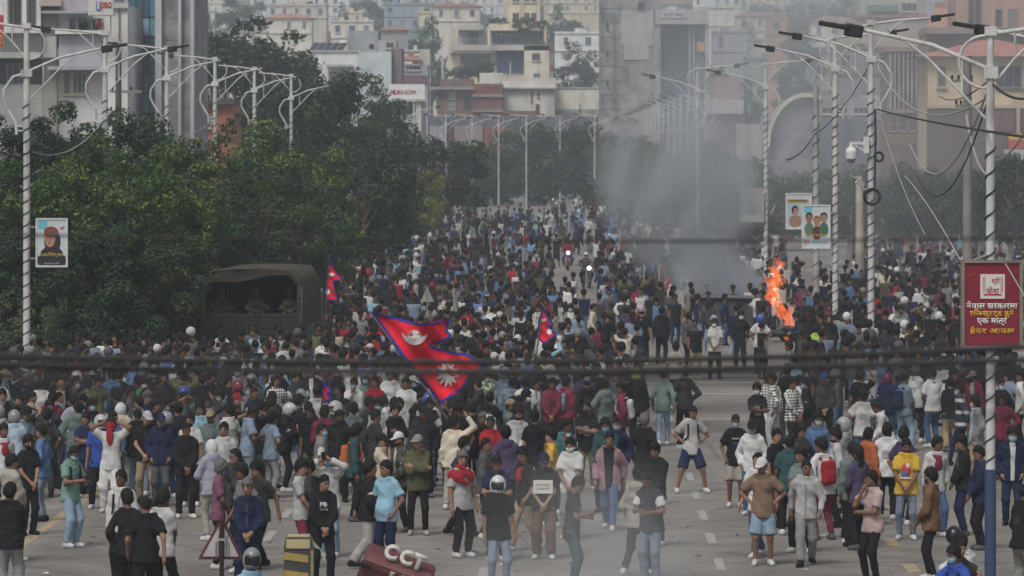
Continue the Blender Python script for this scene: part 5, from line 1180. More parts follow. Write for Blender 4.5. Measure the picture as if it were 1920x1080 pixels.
# --- the grey concrete tower with a dark glass bay
b = Bld('concrete_tower', 'tall raw concrete tower with a dark glass bay, right of centre', 620, 1226)
b.wall(1124, -60, 1238, None, 14, .5, (.27, .265, .26), CONCRETE); b.wall(1229, 18, 1328, 45.5, 14, -.6, (.42, .42, .41)); b.r('pier', 1227, 46, 1239, None, 1.4, -.2, (.33, .33, .32), CONCRETE); b.r('pier', 1322, 46, 1329, None, 1.4, -.2, (.36, .35, .35), CONCRETE); b.wall(1239, 46, 1322, None, 12, 1.0, (.05, .07, .09), PAINT)
for j in range(6):
    for i in range(3): b.r('pane', 1240 + i * 17, 48 + j * 27, 1256 + i * 17, 74 + j * 27, .06, .9, vary((.05, .07, .095), rr, .75, 1.2), GLASS)
    b.r('pane', 1303, 48 + j * 27, 1320, 74 + j * 27, .06, .9, vary((.12, .14, .16), rr, .7, 1.3), GLASS)
b.r('mullion', 1291, 46, 1296, 210, .5, .5, (.26, .30, .34), METAL); b.r('mullion', 1299, 46, 1302.5, 210, .5, .5, (.42, .33, .32), METAL); b.r('panel', 1308, 78, 1326, 96, .3, .3, (.48, .26, .12), PAINT)
b.r('sign_band', 1240, 21, 1288, 34, .1, -.72, (.5, .47, .46), PAINT); text('lettering', 'KOP SML', X(1078 + 38, 620), X(1078 + 6, 620), b.o, Vector(b.pt(1264, 27.5, -.75)), (.22, .17, .17), bold=.02)
for y0 in (40, 94, 147): b.win(1136, y0, 1142, y0 + 15, .5, 1, 1, (.3, .3, .3), GL['dark'])
b.r('render_patch', 1165, 20, 1225, 85, .08, .40, (.40, .40, .39)); b.r('render_patch', 1170, 85.3, 1216, 112, .08, .40, (.38, .38, .375)); b.win(1196, 3, 1210, 19, .5, 2, 1, (.2, .2, .2), GL['dark'])
for j in range(10): b.r('formwork_band', 1124.3, -40 + j * 27, 1164.5, -38.4 + j * 27, .1, .42, (.22, .22, .215), CONCRETE)
for k, x0 in enumerate((1128, 1150)): b.r('rib', x0, -55, x0 + 2, 205, .14, .38, (.23, .23, .225), CONCRETE)
# --- right side
b = Bld('cream_corner_house', 'cream house with pink tiled eaves behind the red sign lamp, upper right', 330, 1830, 0)
b.wall(1740, 104, 1990, None, 10, 0, (.58, .46, .31)); b.hip(1735, 72, 2000, 106, 10, (.38, .16, .13), .8); b.win(1757, 123, 1774, 164, 0, 1, 2, (.38, .34, .26), (.10, .13, .13)); b.win(1868, 123, 1916, 164, 0, 3, 1, (.15, .14, .14), (.035, .035, .045)); b.r('string_course', 1738, 197, 1990, 203, .5, -.3, (.46, .36, .27)); b.wall(1738, 203.5, 1990, None, .4, -.2, (.12, .09, .085)); b.r('shutter', 1862, 207, 1902, 246, .1, -.32, (.15, .07, .085), METAL); b.r('pilaster', 1905, 203.5, 1912, None, .3, -.35, (.4, .33, .27))
b.r('sign_band', 1890, 250, 1990, 262, .2, -.5, (.50, .34, .04), PAINT); b.r('sign_band', 1890, 262.3, 1990, 278, .2, -.5, (.38, .06, .05), PAINT); b.r('awning', 1880, 280, 1990, 300, 1.4, -1.4, (.40, .40, .40), ROOFM)
b = Bld('pink_house', 'pink upper storey with tall dark windows at the top right corner', 350, 1860, 0)
b.wall(1798, -60, 1990, 52, 8, 3, (.42, .27, .22)); b.win(1820, -20, 1848, 50, 3, 2, 1, (.3, .2, .17), (.03, .03, .04), sill=False); b.win(1872, 14, 1886, 50, 3, 1, 1, (.3, .2, .17), GL['dark'], sill=False); b.win(1896, 14, 1914, 50, 3, 2, 1, (.3, .2, .17), GL['grey'], sill=False); b.r('cornice', 1740, 50, 1990, 62, 8, 2, (.30, .24, .23)); b.wall(1742, 62.3, 1990, 104, 7, 3.5, (.30, .22, .2)); b.wall(1780, 104, 1990, None, 5, 5, (.3, .25, .22))
b = Bld('cone_roof_house', 'house with a tapering terracotta roof lantern behind the camera lamp', 480, 1765, 0)
mb = MB(); a = b.pt(1738, 52); c = b.pt(1792, 52); t0 = b.pt(1756, 14); t1 = b.pt(1778, 14); mb.add([(a[0], 0, a[2]), (c[0], 0, a[2]), (c[0], 4, a[2]), (a[0], 4, a[2]), (t0[0], 1.5, t0[2]), (t1[0], 1.5, t0[2]), (t1[0], 2.5, t0[2]), (t0[0], 2.5, t0[2])], [(0, 1, 5, 4), (1, 2, 6, 5), (2, 3, 7, 6), (3, 0, 4, 7), (4, 5, 6, 7)]); mb.build('roof', ROOFM, b.o, (.36, .19, .13)); b.r('lantern', 1757, 4, 1777, 15, 1, 1.5, (.34, .15, .10)); b.wall(1735, 52, 1795, None, 6, 0, (.36, .29, .26)); b.win(1750, 60, 1775, 85, 0, 3, 1)
b = Bld('ribbed_building', 'brownish building with vertical concrete fins behind the camera lamp', 380, 1690, 0)
b.wall(1664, 96, 1738, None, 9, 0, (.20, .17, .165), CONCRETE)
for k in range(9): b.r('fin', 1668 + k * 8, 100, 1671 + k * 8, 205, .5, -.4, (.33, .29, .27), CONCRETE)
b.r('balcony_slab', 1660, 205.5, 1740, 212, 1.4, -.8, (.25, .2, .19)); b.r('cornice', 1660, 88, 1742, 97, 9.6, -.4, (.26, .20, .19)); b.wall(1660, 212.5, 1738, None, .4, -.6, (.17, .105, .10)); 
for k in range(4): b.win(1668 + k * 18, 218, 1680 + k * 18, 246, -.6, 2, 2, (.3, .24, .22), GL['dark'])
b.rail(1662, 252, 1738, 268, -1.2, (.35, .30, .15), 18)
b = Bld('green_canopy_house', 'pale building with a green bulging awning, top right behind smoke', 620, 1660)
b.wall(1612, -10, 1740, None, 9, 0, (.44, .40, .35)); b.r('awning', 1626, 10, 1682, 22, 2, -1.2, (.12, .19, .15), ROOFM); b.r('roof', 1600, 28, 1740, 34, 10, -1, (.30, .13, .13), ROOFM); b.win(1690, 5, 1720, 22, 0, 3, 1); b.win(1580, 40, 1604, 56, -.6, 2, 1); b.wall(1570, 34.5, 1735, None, 1, -.6, (.38, .33, .28))
# arched roof hall
b = Bld('arched_hall', 'grey hall with a pale arched front rim behind the smoke', 470, 1500, 0)
mb = MB(); cxx, _, czz = b.pt(1512, 275); R0 = 75 / F * 470; R1 = 69 / F * 470; n = 22; vs = []; fs = []
for i in range(n + 1):
    a_ = math.pi * (1 - i / n * .62); e = 1.35
    for (R_, y) in ((R0, -.4), (R1, -.4), (R1, 1.0), (R0, 1.0)): vs.append((cxx + R_ * math.cos(a_), y, czz + e * R_ * math.sin(a_)))
for i in range(n):
    for k in range(4): fs.append((i * 4 + k, i * 4 + (k + 1) % 4, i * 4 + 4 + (k + 1) % 4, i * 4 + 4 + k))
mb.add(vs, fs, 0, False); mb.build('arch_rim', PLASTER, b.o, (.58, .53, .45))
vs = [(cxx + R1 * math.cos(math.pi * (1 - i / n * .62)), .4, czz + 1.35 * R1 * math.sin(math.pi * (1 - i / n * .62))) for i in range(n + 1)]; lastx = vs[-1][0]
vs += [(vs[-1][0], .4, 0), (vs[0][0], .4, 0)]; m = len(vs); mb = MB(); mb.add(vs + [(x, 12, z) for (x, y, z) in vs], [tuple(range(m - 1, -1, -1))] + [(i, (i + 1) % m, (i + 1) % m + m, i + m) for i in range(m)]); mb.build('wall', CONCRETE, b.o, (.22, .22, .225))
b.wall(1526, 178, 1650, None, 10, .0, (.30, .30, .31), CONCRETE); b.win(1540, 200, 1590, 214, 0, 4, 1); b.win(1600, 200, 1640, 214, 0, 4, 1); b.r('wall', 1526, 222, 1650, None, .4, -.45, (.13, .14, .16))
b.tank(1504, 205, 222, 1.0)
b = Bld('white_canopy_shop', 'long white canopied shop left of the arched hall, behind smoke', 500, 1362, 0)
b.wall(1322, 186, 1394, 213, 4, 0, (.48, .45, .47), METAL); b.wall(1318, 213.5, 1398, None, 6, .6, (.16, .15, .16)); b.wall(1330, 143, 1392, 185.5, 6, 4, (.30, .22, .22)); b.wall(1380, 232, 1440, None, 6, -1, (.42, .41, .40))
# --- far town on the hillside
rr = random.Random(11)
FAR = [  # x0, ytop, x1, ybase, d, wall colour, roof, name words
 (500, 10, 612, 52, 1150, 'peach', 'flat', 'peach house with an orange roof edge, left of the bluish hill trees'), (498, 34, 585, 80, 980, 'pale', 'hip', 'pale house with a tiled hip roof above the huge dark trees'), (585, -8, 655, 50, 1500, 'white', 'flat', 'white tower block behind the solar roof building'), (640, 24, 680, 55, 1200, 'cream', 'flat', 'small cream house with a roof terrace above the solar roof'),
 (620, 40, 700, 70, 900, 'pale', 'flat', 'wide pale house right behind the solar heaters'), (720, 8, 812, 60, 1180, 'bluegrey', 'flat', 'blue grey block beside the bluish trees'), (812, 12, 900, 60, 1000, 'peach', 'hip', 'peach villa with a wide eave left of the cream stair tower'), (785, 24, 808, 52, 1050, 'cream', 'flat', 'narrow cream block with a blank side wall'), (715, 56, 765, 90, 820, 'grey', 'hip', 'grey house with red hip roof above the shop sign'), (752, 96, 806, 140, 760, 'pale', 'flat', 'pale house half hidden behind the small red tin roof'),
 (770, 58, 806, 90, 900, 'green', 'flat', 'greenish house in front of the round hill tree'), (1020, -12, 1125, 40, 1500, 'cream', 'flat', 'long cream block on the hill left of the concrete tower'), (1040, 62, 1124, 118, 830, 'white', 'flat', 'white terraced house with blue windows left of the concrete tower'), (870, -6, 945, 30, 1700, 'white', 'flat', 'white block on the skyline left of the cream stair tower'), (1330, 14, 1376, 56, 800, 'pale', 'flat', 'pale house with a big blue window right of the concrete tower'), (1335, 60, 1400, 110, 760, 'grey', 'flat', 'grey house right of the dark glass bay'),
 (1380, 30, 1470, 70, 980, 'peach', 'hip', 'peach house with pink roof in the upper smoke'), (1436, 34, 1476, 66, 900, 'orange', 'flat', 'small orange house in the upper smoke'), (1376, 76, 1430, 100, 800, 'pink', 'hip', 'pink roofed house behind the right lamps'), (1400, -10, 1480, 30, 1500, 'cream', 'flat', 'cream block on the smoky skyline'), (1300, -6, 1390, 20, 1450, 'white', 'flat', 'white block on the skyline above the concrete tower'),
 (1480, -8, 1560, 26, 1600, 'bluegrey', 'flat', 'blue grey skyline block in the thick upper smoke'), (1520, 40, 1610, 90, 800, 'pale', 'hip', 'pale house with brown roof in the thick upper smoke'), (1560, 90, 1664, 170, 560, 'dgrey', 'flat', 'dark grey block behind the camera lamp arm'), (1560, -14, 1640, 14, 1300, 'white', 'hip', 'white house on the skyline left of the green awning'), (1690, -14, 1760, 12, 1200, 'bluegrey', 'flat', 'blue grey skyline house at the upper right'),
 (372, 20, 402, 60, 900, 'white', 'flat', 'white house just right of the grey columns'), (372, -12, 440, 22, 1500, 'pale', 'flat', 'pale skyline block above the bluish tree, left'), (430, 60, 500, 100, 800, 'peach', 'flat', 'peach house low behind the huge dark trees'), (470, -6, 540, 16, 1500, 'white', 'hip', 'white hip roofed skyline house, left of centre'), (540, -14, 600, 12, 1700, 'cream', 'flat', 'cream skyline block left of the white tower block'), (655, -12, 700, 20, 1650, 'bluegrey', 'flat', 'blue grey skyline block behind the bluish trees'), (700, -10, 780, 10, 1800, 'white', 'flat', 'wide white skyline block behind the bluish trees'), (790, -8, 868, 14, 1500, 'lilac', 'flat', 'lilac skyline block left of the pale gap'), (1120, 150, 1240, 215, 720, 'grey', 'flat', 'grey annex at the foot of the concrete tower'), (1395, 110, 1440, 150, 640, 'green', 'flat', 'greenish shed between the right lamps')]
for (x0, y0, x1, y1, d, c, rf, lb) in FAR:
    b = Bld('hillside_house', lb, d, (x0 + x1) / 2, None, 'house', 'houses on the hillside'); w = WALL[c]
    if c == 'dgrey': w = (.17, .17, .18)
    col = tuple(min(.75, v * 1.2) for v in vary(w, rr, .85, 1.05)); b.wall(x0, y0, x1, None, (x1 - x0) / F * d * .7, 0, col)  # wall colour lightened, so part of the distance haze is painted in
    if rf == 'hip': b.hip(x0, y0 - max(7, (y1 - y0) * .2), x1, y0, (x1 - x0) / F * d * .7, vary(WALL['tile'], rr, .8, 1.2), .5)
    else: b.r('parapet', x0 - 1, y0 - 3, x1 + 1, y0 + 1.5, (x1 - x0) / F * d * .7 + .4, -.2, tuple(v * .9 for v in col)); (b.tank(x0 + (x1 - x0) * rr.uniform(.25, .75), y0 - 9, y0 - 1, .8) if rr.random() < .6 else None)
    for k_ in range(rr.randrange(1, 4)):
        xx_ = x0 + (x1 - x0) * rr.uniform(.1, .8); ww_ = rr.uniform(5, 12); hh_ = rr.uniform(4, 9); b.r(*rr.choice([('stair_room',), ('roof_shed',)]), xx_, y0 - hh_ - 3, xx_ + ww_, y0 - 3.1, 3, 2 + k_ * 3.5, vary(col, rr, .6, 1.0))
    if rr.random() < .5: xx_ = x0 + (x1 - x0) * rr.random(); b.r('antenna', xx_, y0 - 14, xx_ + .7, y0 - 3, .08, 1.5, (.2, .2, .2), METAL)
    fl = 3.0 * F / d; ny = max(1, int((y1 - y0) / fl)); nx = max(1, int((x1 - x0) / (fl * .85)))
    for j in range(ny):
        b.r('floor_band', x0 - .4, y0 + (j + 1) * fl - .8, x1 + .4, y0 + (j + 1) * fl + .8, .25, -.2, tuple(v * .8 for v in col)) if rr.random() < .8 else None
        for i in range(nx):
            if rr.random() < .15: continue
            cxp = x0 + (i + .5) * (x1 - x0) / nx; ww = fl * rr.choice([.2, .28, .34]); yy = y0 + j * fl + fl * .22
            b.win(cxp - ww / 2 * 1.2, yy, cxp + ww / 2 * 1.2, yy + fl * .48, 0, 2, 1, rr.choice([(.5, .5, .5), (.3, .25, .2), (.4, .4, .42)]), rr.choice([GL['dark'], GL['blue'], GL['dark'], GL['grey']]), sill=rr.random() < .5)
for (px, py, d, w, k, lb) in [(430, -6, 1000, 110, 'dark', 'bluish big tree on the hill right of the grey columns'), (385, 30, 900, 50, 'dark', 'bluish bush right of the grey columns'), (690, -10, 1250, 80, 'dark', 'tall bluish tree on the hill, left of centre'), (735, -6, 1260, 70, 'dark', 'tall bluish tree on the hill, nearer the centre'), (642, 18, 1190, 36, 'dark', 'small bluish bush on a roof terrace'), (805, 50, 860, 80, 'dark', 'round hill tree left of the cream apartment house'), (765, 78, 850, 60, 'olive', 'low hill tree left of the round one'), (1070, 36, 1000, 90, 'olive', 'bluish hill tree right of the cream stair tower'), (1045, 22, 1100, 60, 'dark', 'dark hill tree behind the cream stair tower'), (1075, 96, 780, 90, 'dark', 'hill tree left of the concrete tower, above the cream wall'), (1110, 110, 770, 60, 'dark', 'hill tree against the concrete tower wall'), (790, 40, 1060, 40, 'dark', 'small hill tree by the narrow cream block'),
                              (1400, 60, 860, 70, 'dark', 'smoky hill tree right of the concrete tower'), (1440, 6, 1350, 110, 'dark', 'broad smoky tree on the skyline, right'), (1540, -10, 1250, 130, 'dark', 'large smoky tree mass on the skyline'), (1500, 60, 800, 110, 'dark', 'smoky tree above the arched hall'), (1405, 140, 560, 50, 'olive', 'smoky tree between the white canopy and the arched hall'), (1590, 10, 1000, 100, 'dark', 'smoky tree left of the green awning house'), (1345, 110, 700, 50, 'dark', 'smoky tree right of the dark glass bay'), (610, 30, 1160, 40, 'olive', 'olive hill tree left of the white tower block'), (480, 0, 1300, 60, 'olive', 'olive skyline tree, left')]:
    tree(px, py, d, w, k, 0, lb, zb=hill(d, X(px, d)) - .5, base=.1, group='trees on the hillside')
# small houses higher up the slope
n_ = 0
for row, d0 in enumerate((1320, 1500, 1720, 1980)):
    for k in range(9):
        d = d0 + rr.uniform(-60, 60); px = 370 + (1500 / 9) * (k + rr.uniform(.05, .85)); x = X(px, d); z0 = hill(d, x); w = rr.uniform(8, 15) * F / d; ht = rr.choice([6, 9, 9, 12]); y1 = VY - (z0 - H) * F / d; y0 = y1 - ht * F / d
        cn = rr.choice(['white', 'white', 'cream', 'pale', 'peach', 'bluegrey', 'grey', 'brick']); rf = rr.choice(['flat', 'flat', 'hip'])
        b = Bld('hillside_house', f"far small {cn} house with {rf} roof, {NL[k]} from the left in {('lowest', 'second', 'third', 'highest')[row]} hill row", d, px, None, 'house', 'houses on the hillside'); col = vary(WALL[cn], rr, .85, 1.1)
        b.wall(px - w / 2, y0, px + w / 2, None, 8, 0, col)
        if rf == 'hip': b.hip(px - w / 2, y0 - 2.2 * F / d, px + w / 2, y0, 8, vary(WALL['tile'], rr, .8, 1.2), .5)
        else: b.r('parapet', px - w / 2 - .5, y0 - 2, px + w / 2 + .5, y0 + 1, 8.4, -.2, vary(col, rr, .7, 1.0)); b.r('stair_room', px - w * .3, y0 - 2.4 * F / d, px - w * .05, y0 - 2.05, 3, 3, vary(col, rr, .75, 1.0))
        for j in range(ht // 3):
            for i in range(3):
                if rr.random() < .2: continue
                cx_ = px - w / 2 + (i + .5) * w / 3; fl = 3 * F / d; b.win(cx_ - fl * .2, y0 + (j + .25) * fl, cx_ + fl * .2, y0 + (j + .72) * fl, 0, 2, 1, (.45, .45, .45), rr.choice([GL['dark'], GL['blue'], GL['grey']]), sill=False)
    for k in range(5):
        d = d0 - 70 + rr.uniform(-30, 30); px = 390 + 290 * (k + rr.uniform(.1, .9)); x = X(px, d); z0 = hill(d, x)
        tree(px, VY - (z0 + rr.uniform(8, 13) - H) * F / d, d, rr.uniform(40, 75), rr.choice(['dark', 'olive']), 0, f"far tree among the small houses, {NL[k]} from the left in {('lowest', 'second', 'third', 'highest')[row]} hill row", zb=z0 - .5, base=.1, group='trees on the hillside')
# ------------------------------------------------------------------ army truck, seen from behind
OLV = (.035, .04, .028)
CANV = mat_obj('canvas', .95, 2.2, .55, 1.15, .1, 7, bump=.5, streak=(3, 3, .5))
d = 138; xl, xr = X(378, d), X(562, d); xc = (xl + xr) / 2; hw = (xr - xl) / 2
TK = thing('army_truck', 'dark army truck with a beige canvas cover, open at the back, standing in the crowd', 'truck', (xc, d, 0), math.radians(-3.0))
zt = Z(503, d); ze = Z(545, d) ; zb = Z(592, d); L = 5.6
# arched canvas: profile across, lofted along the bed with sagging between the hoops
prof = [(-hw, 1.35), (-hw, ze - .1), (-hw * .97, ze + .22), (-hw * .78, zt - .06), (-hw * .3, zt - .01), (hw * .3, zt - .01), (hw * .80, zt - .05), (hw * .98, ze + .24), (hw, ze - .08), (hw, 1.35)]
nP = len(prof); rows = 17; vs = []; fs = []
for i in range(rows):
    y = L * i / (rows - 1); sag = .035 * (1 - abs(math.cos(i * math.pi / 4)))
    for (k, (x, z)) in enumerate(prof): vs.append((x - math.copysign(sag, x) * (1 if 0 < k < nP - 1 else .4) + .012 * math.sin(7 * z + 3 * y), y + (.12 * math.sin(k * 1.3) if i == 0 else 0), z - (sag if 2 < k < 7 else 0)))
for i in range(rows - 1):
    for k in range(nP - 1): a = i * nP + k; fs.append((a, a + 1, a + 1 + nP, a + nP))
n0 = len(vs); vs += [(x * .975, y, z - .03) for (x, y, z) in vs]; fs += [tuple(q + n0 for q in reversed(f)) for f in fs[:]]
for k in range(nP - 1): fs.append((k + 1, k, k + n0, k + 1 + n0))
o = part('canvas_cover', MB().add(vs, fs, 0, True).mesh('canvas_cover'), TK, (.08, .07, .056), CANV)
DKC = mat_flat('canvas_inner_shade', (.016, .016, .014), .95, .1); o.data.materials.append(DKC); o.data.polygons.foreach_set('material_index', [1 if i >= (rows - 1) * (nP - 1) and i < 2 * (rows - 1) * (nP - 1) else 0 for i in range(len(o.data.polygons))])  # inner canvas faces near black: shade of the covered bed put into the colour
q = MB(); 
for x in np.linspace(hw * .05, hw * .93, 1): pass
pts = [(hw - .03, -.05, ze - .05), (hw + .02, -.07, 2.2), (hw - .02, -.06, 1.6), (hw + .03, -.03, 1.32)]; 
vs = []; fs = []; m = 9
for j in range(8):
    z = ze + .1 - j * (ze - 1.2) / 7
    for i in range(m): t = i / (m - 1); vs.append((hw - .02 + .55 * t * .02 + .05 * math.sin(t * 9 + j * .5), -.06 + t * .75, z))
for j in range(7):
    for i in range(m - 1): a = j * m + i; fs.append((a, a + 1, a + 1 + m, a + m))
part('canvas_flap', MB().add(vs, fs, 0, True).mesh('canvas_flap'), TK, (.24, .21, .17), CANV)
vs = []; fs = []; m = 15
for j in range(5):
    for i in range(m):
        t = i / (m - 1); x = -hw * .95 + 2 * hw * .95 * t; top = np.interp(x, [p[0] for p in prof[1:-1]], [p[1] for p in prof[1:-1]]); vs.append((x, -.03 - .05 * j + .05 * math.sin(t * 14 + j), top - .02 - (.055 + .03 * math.sin(t * 5)) * j))
for j in range(4):
    for i in range(m - 1): a = j * m + i; fs.append((a, a + 1, a + 1 + m, a + m))
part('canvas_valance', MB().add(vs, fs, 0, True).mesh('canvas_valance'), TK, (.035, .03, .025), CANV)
for i in range(5):
    mb = MB(); y = .12 + L * .95 * i / 4; mb.tube([(x * .955, y, z - .05) for (x, z) in prof], .025, 6); mb.build('hoop', METAL, TK, (.06, .06, .05))
for k in range(5):
    z0 = 1.16 + k * .15; mb = MB(); mb.bbox(-hw * .97, hw * .97, -.055 + .004 * (k % 2), .0, z0, z0 + .135, .01); mb.build('tailgate_plank', METAL, TK, (.018, .02, .016))
mb = MB(); mb.box(-hw, hw, 0.01, L, 1.02, 1.14); mb.build('bed_floor', METAL, TK, OLV)
for sx in (-1, 1): mb = MB(); mb.box(sx * hw - .03, sx * hw + .03, .02, L, 1.0, 1.5); mb.build('side_board', METAL, TK, OLV)
mb = MB(); mb.bbox(-hw * .92, hw * .92, L + .25, L + 2.1, .9, 2.35, .08); mb.bbox(-hw * .9, hw * .9, L + 2.1, L + 2.9, .7, 1.6, .08); mb.build('cab', METAL, TK, OLV)
mb = MB(); mb.box(-.45, -.32, -.1, L + 2.6, .6, .87); mb.box(.32, .45, -.1, L + 2.6, .6, .87); mb.box(-hw * .95, hw * .95, -.16, -.03, .62, .80); mb.build('chassis', METAL, TK, (.025, .025, .025))
for sx in (-1, 1):
    for y in (1.0, L + 1.9):
        w_ = MB(); w_.tube([(sx * (hw - .42), y, .5), (sx * (hw - .38), y, .5), (sx * (hw - .12), y, .5), (sx * (hw - .08), y, .5)], [.44, .5, .5, .44], 20); t_ = w_.build('wheel', BLK, TK)
        w_ = MB(); w_.tube([(sx * (hw - .1), y, .5), (sx * (hw - .06), y, .5)], [.25, .2], 14); w_.build('rim', METAL, t_, (.06, .06, .05))
    mb = MB(); mb.box(sx * hw * .75 - .18, sx * hw * .75 + .18, .30, .33, .25, .85); mb.build('mud_flap', BLK, TK)
    mb = MB(); mb.box(sx * hw * .88 - .08, sx * hw * .88 + .08, -.19, -.155, .66, .76); mb.build('tail_light', PAINT, TK, (.25, .02, .02))
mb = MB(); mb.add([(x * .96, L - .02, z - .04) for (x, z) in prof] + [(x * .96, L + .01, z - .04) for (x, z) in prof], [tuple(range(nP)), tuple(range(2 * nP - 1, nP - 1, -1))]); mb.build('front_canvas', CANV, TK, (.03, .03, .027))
# ------------------------------------------------------------------ flags (crimson, blue border, white moon and sun)
FRED = mat_obj('flag_cloth', .8, 5, .85, 1.1, .2)
def ipoly(pts, t):
    n = len(pts) - 1; u = min(max(t, 0), 1) * n; i = min(int(u), n - 1); f = u - i
    # Catmull-Rom through the measured outline
    p = [pts[max(0, min(n, i + k))] for k in (-1, 0, 1, 2)]
    return tuple(.5 * (2 * p[1][c] + (p[2][c] - p[0][c]) * f + (2 * p[0][c] - 5 * p[1][c] + 4 * p[2][c] - p[3][c]) * f * f + (-p[0][c] + 3 * p[1][c] - 3 * p[2][c] + p[3][c]) * f ** 3) for c in (0, 1))
def flag(label, d, hoist, upper, lower, moon, sun, pole, wave=.16, freq=.045, bw=.10):
    """hoist: top, mid, bottom; upper / lower: outline points of the fly edge of each pennant (photo px)"""
    ox, _, oz = at(hoist[2][0], hoist[2][1], d); 
    o = thing('flag', label, 'flag', (ox, d, oz), 0, 'crimson double pennant flags carried in the crowd')
    wf = lambda px, py: wave * math.sin((px - hoist[0][0]) * freq + (py - hoist[0][1]) * freq * .35) + wave * .4 * math.sin((px - py) * freq * 2.3 + 1)
    def W3(px, py, dy=0): 
        q = at(px, py, d); return Vector((q[0] - ox, wf(px, py) + dy, q[2] - oz))
    for nm, (h0, h1), edge, diag_top in (('upper', hoist[:2], upper, True), ('lower', hoist[1:], lower, True)):
        R_, Cn = 22, 20; vs = []; fs = []; ms = []
        for j in range(R_ + 1):
            v = j / R_; l = (h0[0] + (h1[0] - h0[0]) * v, h0[1] + (h1[1] - h0[1]) * v); r_ = ipoly(edge, v)
            for i in range(Cn + 1):
                u = i / Cn; vs.append(W3(l[0] + (r_[0] - l[0]) * u, l[1] + (r_[1] - l[1]) * u))
        for j in range(R_):
            for i in range(Cn): a = j * (Cn + 1) + i; fs.append((a, a + Cn + 1, a + Cn + 2, a + 1))
        part('cloth', MB().add(vs, fs, 0, True).mesh('cloth'), o, (.60, .014, .03), FRED)
        # blue border strip sewn on the front of the edge
        def strip(pts, inn):
            vs = []; fs = []
            for k, (p, q) in enumerate(zip(pts, inn)): vs += [W3(*p, -.012), W3(*q, -.012)]
            for k in range(len(pts) - 1): fs.append((2 * k, 2 * k + 1, 2 * k + 3, 2 * k + 2))
            part('border', MB().add(vs, fs, 0, True).mesh('border'), o, (.02, .03, .24), FRED)
        cxp = sum(p[0] for p in list(edge) + [h0, h1]) / (len(edge) + 2); cyp = sum(p[1] for p in list(edge) + [h0, h1]) / (len(edge) + 2)
        bpx = bw * F / d
        E = [ipoly(edge, k / 28) for k in range(29)]
        def inset(p, a, b):
            tx, ty = b[0] - a[0], b[1] - a[1]; q = math.hypot(tx, ty) or 1; nx_, ny_ = -ty / q, tx / q
            if (cxp - p[0]) * nx_ + (cyp - p[1]) * ny_ < 0: nx_, ny_ = -nx_, -ny_
            return (p[0] + nx_ * bpx, p[1] + ny_ * bpx)
        strip(E, [inset(E[k], E[max(0, k - 1)], E[min(28, k + 1)]) for k in range(29)])
        Hh = [(h0[0] + (h1[0] - h0[0]) * k / 14, h0[1] + (h1[1] - h0[1]) * k / 14) for k in range(15)]; strip(Hh, [inset(p, h0, h1) for p in Hh])
    def emblem(nm, pts):
        c = (sum(p[0] for p in pts) / len(pts), sum(p[1] for p in pts) / len(pts))
        vs = [W3(*c, -.02)] + [W3(*p, -.02) for p in pts]; n = len(pts)
        part(nm, MB().add(vs, [(0, k + 1, (k + 1) % n + 1) for k in range(n)], 0, True).mesh(nm), o, (.62, .60, .60), FRED)
    if moon:
        mx, my, mr, rot = moon; ca, sa = math.cos(rot), math.sin(rot); tr = lambda x, y: (mx + mr * (x * ca - y * sa), my + mr * (x * sa + y * ca))
        # crescent cup with short rays: built as strips so it stays a crescent
        N = 24; outer = [(math.cos(a), math.sin(a)) for a in [math.pi * k / N for k in range(N + 1)]]; inner = [(math.cos(a) * (.999 if k in (0, N) else .98), math.sin(a) * .42 + .02) for k, a in enumerate([math.pi * k / N for k in range(N + 1)])]
        vs = []; fs = []
        for p, q in zip(outer, inner): vs += [W3(*tr(*p), -.02), W3(*tr(*q), -.02)]
        for k in range(N): fs.append((2 * k, 2 * k + 1, 2 * k + 3, 2 * k + 2))
        part('moon', MB().add(vs, fs).mesh('moon'), o, (.62, .60, .60), FRED)
        rays = []
        for k in range(8):
            a0 = math.pi * (1 + k / 8); rays += [(.42 * math.cos(a0), .38 + .42 * math.sin(a0)), (.58 * math.cos(a0 + math.pi / 16), .38 + .62 * math.sin(a0 + math.pi / 16))]
        rays += [(.42, .40), (0, .55), (-.42, .40)]
        emblem('moon_rays', [tr(*p) for p in rays])
    if sun:
        sx_, sy_, sr = sun; pts = []
        for k in range(24): a = math.pi * k / 12 + .1; rr_ = sr * (1 if k % 2 == 0 else .62); pts.append((sx_ + rr_ * math.cos(a) * .95, sy_ + rr_ * 1.05 * math.sin(a)))
        emblem('sun', pts)
    p0, p1 = pole; part('pole', MB().tube([W3(*p0, .03 - wf(*p0)), W3(*p1, .03 - wf(*p1))], .018, 6).mesh('pole'), o, (.16, .11, .07), PAINT)
    return o
flag('large crimson flag with white moon and sun, held slanting over the crowd', 92, [(695, 587), (757, 668), (824, 757)], [(697, 587), (742, 595), (788, 606), (826, 603), (843, 597), (838, 618), (846, 631), (828, 642), (806, 649)], [(806, 649), (845, 660), (880, 664), (907, 690), (884, 706), (868, 727), (826, 757)], (778, 622, 24, .05), (838, 702, 24), ((693, 584), (858, 812)), .18, .05, .045)
flag('small crimson flag upright beside the right edge of the army truck', 143, [(617, 486), (612, 524), (609, 563)], [(618, 486), (630, 508), (642, 524), (625, 527)], [(625, 527), (628, 542), (634, 562), (610, 563)], (622, 512, 6, .1), (615, 547, 5.5), ((618, 478), (606, 640)), .05, .12, .035)
flag('small crimson flag raised in the middle of the crowd, right of the large flag', 118, [(1017, 575), (1010, 600), (1006, 630)], [(1017, 575), (1026, 592), (1036, 612), (1023, 610)], [(1023, 610), (1042, 625), (1032, 637), (1018, 644), (1007, 631)], (1018, 598, 6, -.5), (1030, 622, 6), ((1018, 570), (1003, 690)), .05, .12, .035)
